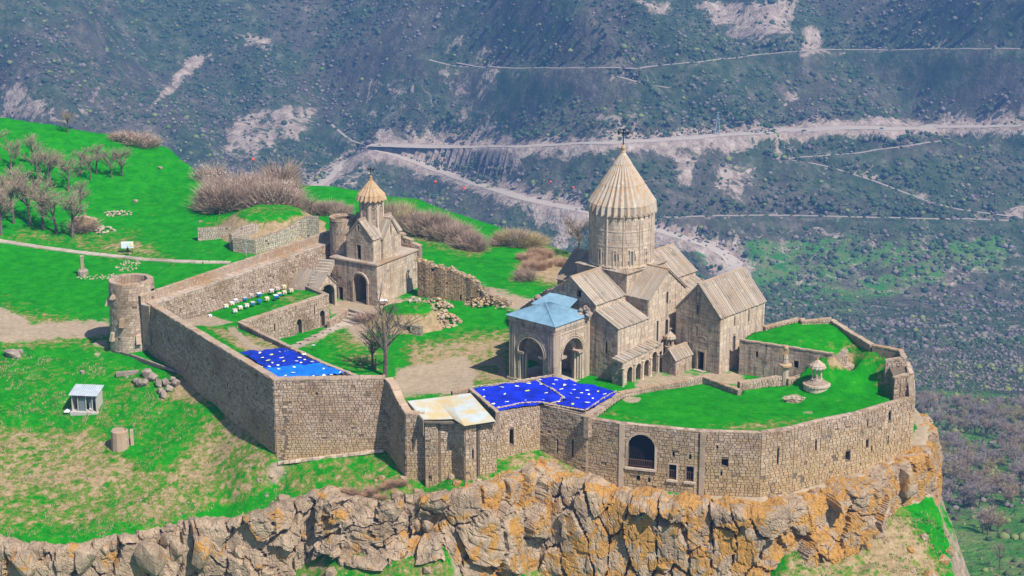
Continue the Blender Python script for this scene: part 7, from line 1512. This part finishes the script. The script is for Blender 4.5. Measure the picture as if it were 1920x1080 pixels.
CP = [Vector(ray(u, v)*k_)+Vector((0, 0, CH)) for u, v, k_ in ((-100, 278, 560), (474, 306, 620), (560, 312, 640), (700, 330, 680), (870, 350, 720), (1075, 357, 780), (1440, 350, 900))]
for a, b in zip(CP[:-1], CP[1:]): m2.tube(a, b, .05, .05, 4)
stuffed(m2.build('cable', M['iron'], cab)); M['ballred'] = flat('marker_red', (.75, .09, .03), .6)
for i, (u, v, k_, lb) in enumerate(((474, 299, 620, 'orange red marker ball over the gorge, far left one'), (816, 341, 700, 'orange marker ball hanging right of the small cross, left of the pair'), (870, 353, 720, 'orange marker ball hanging right of the small cross, right of the pair'), (1032, 341, 760, 'red marker ball in front of the slope left of the spire'), (1075, 352, 780, 'orange marker ball nearest the great spire'))):
    p = Vector(ray(u, v)*k_)+Vector((0, 0, CH)); m2 = MB(); m2.lathe((p.x, p.y, p.z-.9), [(.1, .3), (.4, .5), (.58, .9), (.4, 1.3), (.1, 1.5)], 12); tag(m2.build('marker_ball', M['ballred'], None, True), lb, 'marker', 'marker balls on the gorge cable')
m2 = MB(); m2.tube(P(786, 940, -9), P(782, 1110, -24)+Vector((0, -1.5, 0)), .09, .09, 6); tag(m2.build('drain_pipe', M['iron'], None), 'dark vertical pipe hanging down the cliff below the tin roofed house', 'pipe')
# ---- dry and green tufts on the near ground
def tufts(name, n, polys, mat, h, wd, seed):
    r = np.random.RandomState(seed); V = []; cnt_ = 0; px = []
    x = r.uniform(-110, 68, n*6); y = r.uniform(205, 290, n*6); ij = ((x-GX0)/GS).astype(int), ((y-GY0)/GS).astype(int); z = ZZ[ij[1], ij[0]]
    d = y*math.cos(PITCH)-(z-CH)*math.sin(PITCH); u = 960+F_PX*x/d; v = 540-F_PX*(y*math.sin(PITCH)+(z-CH)*math.cos(PITCH))/d
    m = np.zeros(len(x), bool)
    for p in polys: m |= inpoly(p, u, v)
    sl = np.abs(ZZ[ij[1]+1, ij[0]]-z)+np.abs(ZZ[ij[1], ij[0]+1]-z); m &= (sl < 1.0) & (fbm(x/2.5+seed, y/2.5, 3) > .5); m &= ~(inpoly(FORT, x, y))
    x, y, z = x[m][:n], y[m][:n], z[m][:n]; k = 7; n2 = len(x)*k; X = np.repeat(x, k)+r.uniform(-.25, .25, n2); Y = np.repeat(y, k)+r.uniform(-.25, .25, n2); Z = np.repeat(z, k)-.05
    a = r.rand(n2)*6.28; w_ = wd; ox, oy = np.cos(a)*w_, np.sin(a)*w_; hh = h*r.uniform(.5, 1.2, n2); lx, ly = r.uniform(-.5, .5, n2)*h, r.uniform(-.5, .5, n2)*h
    A = np.stack([X-ox, Y-oy, Z], -1); B = np.stack([X+ox, Y+oy, Z], -1); Cc = np.stack([X+lx, Y+ly, Z+hh], -1); V = np.stack([A, B, Cc], 1).reshape(-1, 3); Fc = np.arange(len(V)).reshape(-1, 3)
    return numesh(name, V, Fc, mat, None, False, 'stuff')
M['drygrass'] = scrubmat('dry_grass', [(.40, .30, .17), (.50, .38, .24), (.30, .22, .12)]); M['greengrass'] = scrubmat('green_grass', [(.01, .13, .01), (.02, .20, .01), (.05, .20, .02)])
near = [[(-100, 640), (300, 700), (520, 870), (560, 960), (430, 990), (-100, 1030)], [(540, 860), (760, 850), (870, 900), (1100, 860), (1160, 930), (560, 960)], [(540, 980), (1200, 980), (1200, 1090), (540, 1090)], [(1480, 980), (1850, 950), (1850, 1090), (1480, 1090)]]
tufts('dry_grass', 9000, near, M['drygrass'], .42, .045, 5); tufts('green_grass', 9000, near, M['greengrass'], .30, .05, 6)
tufts('dead_reeds', 500, [[(150, 775), (250, 770), (260, 800), (205, 840), (130, 830)]], M['drygrass'], 1.3, .05, 8)
# ================================================================== haze
m = bpy.data.materials.new('haze'); m.use_nodes = True; ntt = m.node_tree; ntt.nodes.remove(ntt.nodes['Principled BSDF']); pv = ntt.nodes.new('ShaderNodeVolumePrincipled'); ntt.links.new(pv.outputs[0], ntt.nodes['Material Output'].inputs['Volume'])
pv.inputs['Color'].default_value = (.22, .47, 1.0, 1); pv.inputs['Density'].default_value = 0.00022; pv.inputs['Anisotropy'].default_value = 0.2
m2 = MB(); m2.prism([(-1500, -320, -345), (1500, -320, -345), (1500, 2420, -345), (-1500, 2420, -345)], [(-1500, -320, 190), (1500, -320, 190), (1500, 2420, 190), (-1500, 2420, 190)]); hz_ = m2.build('haze', m); hz_['kind'] = 'stuff'
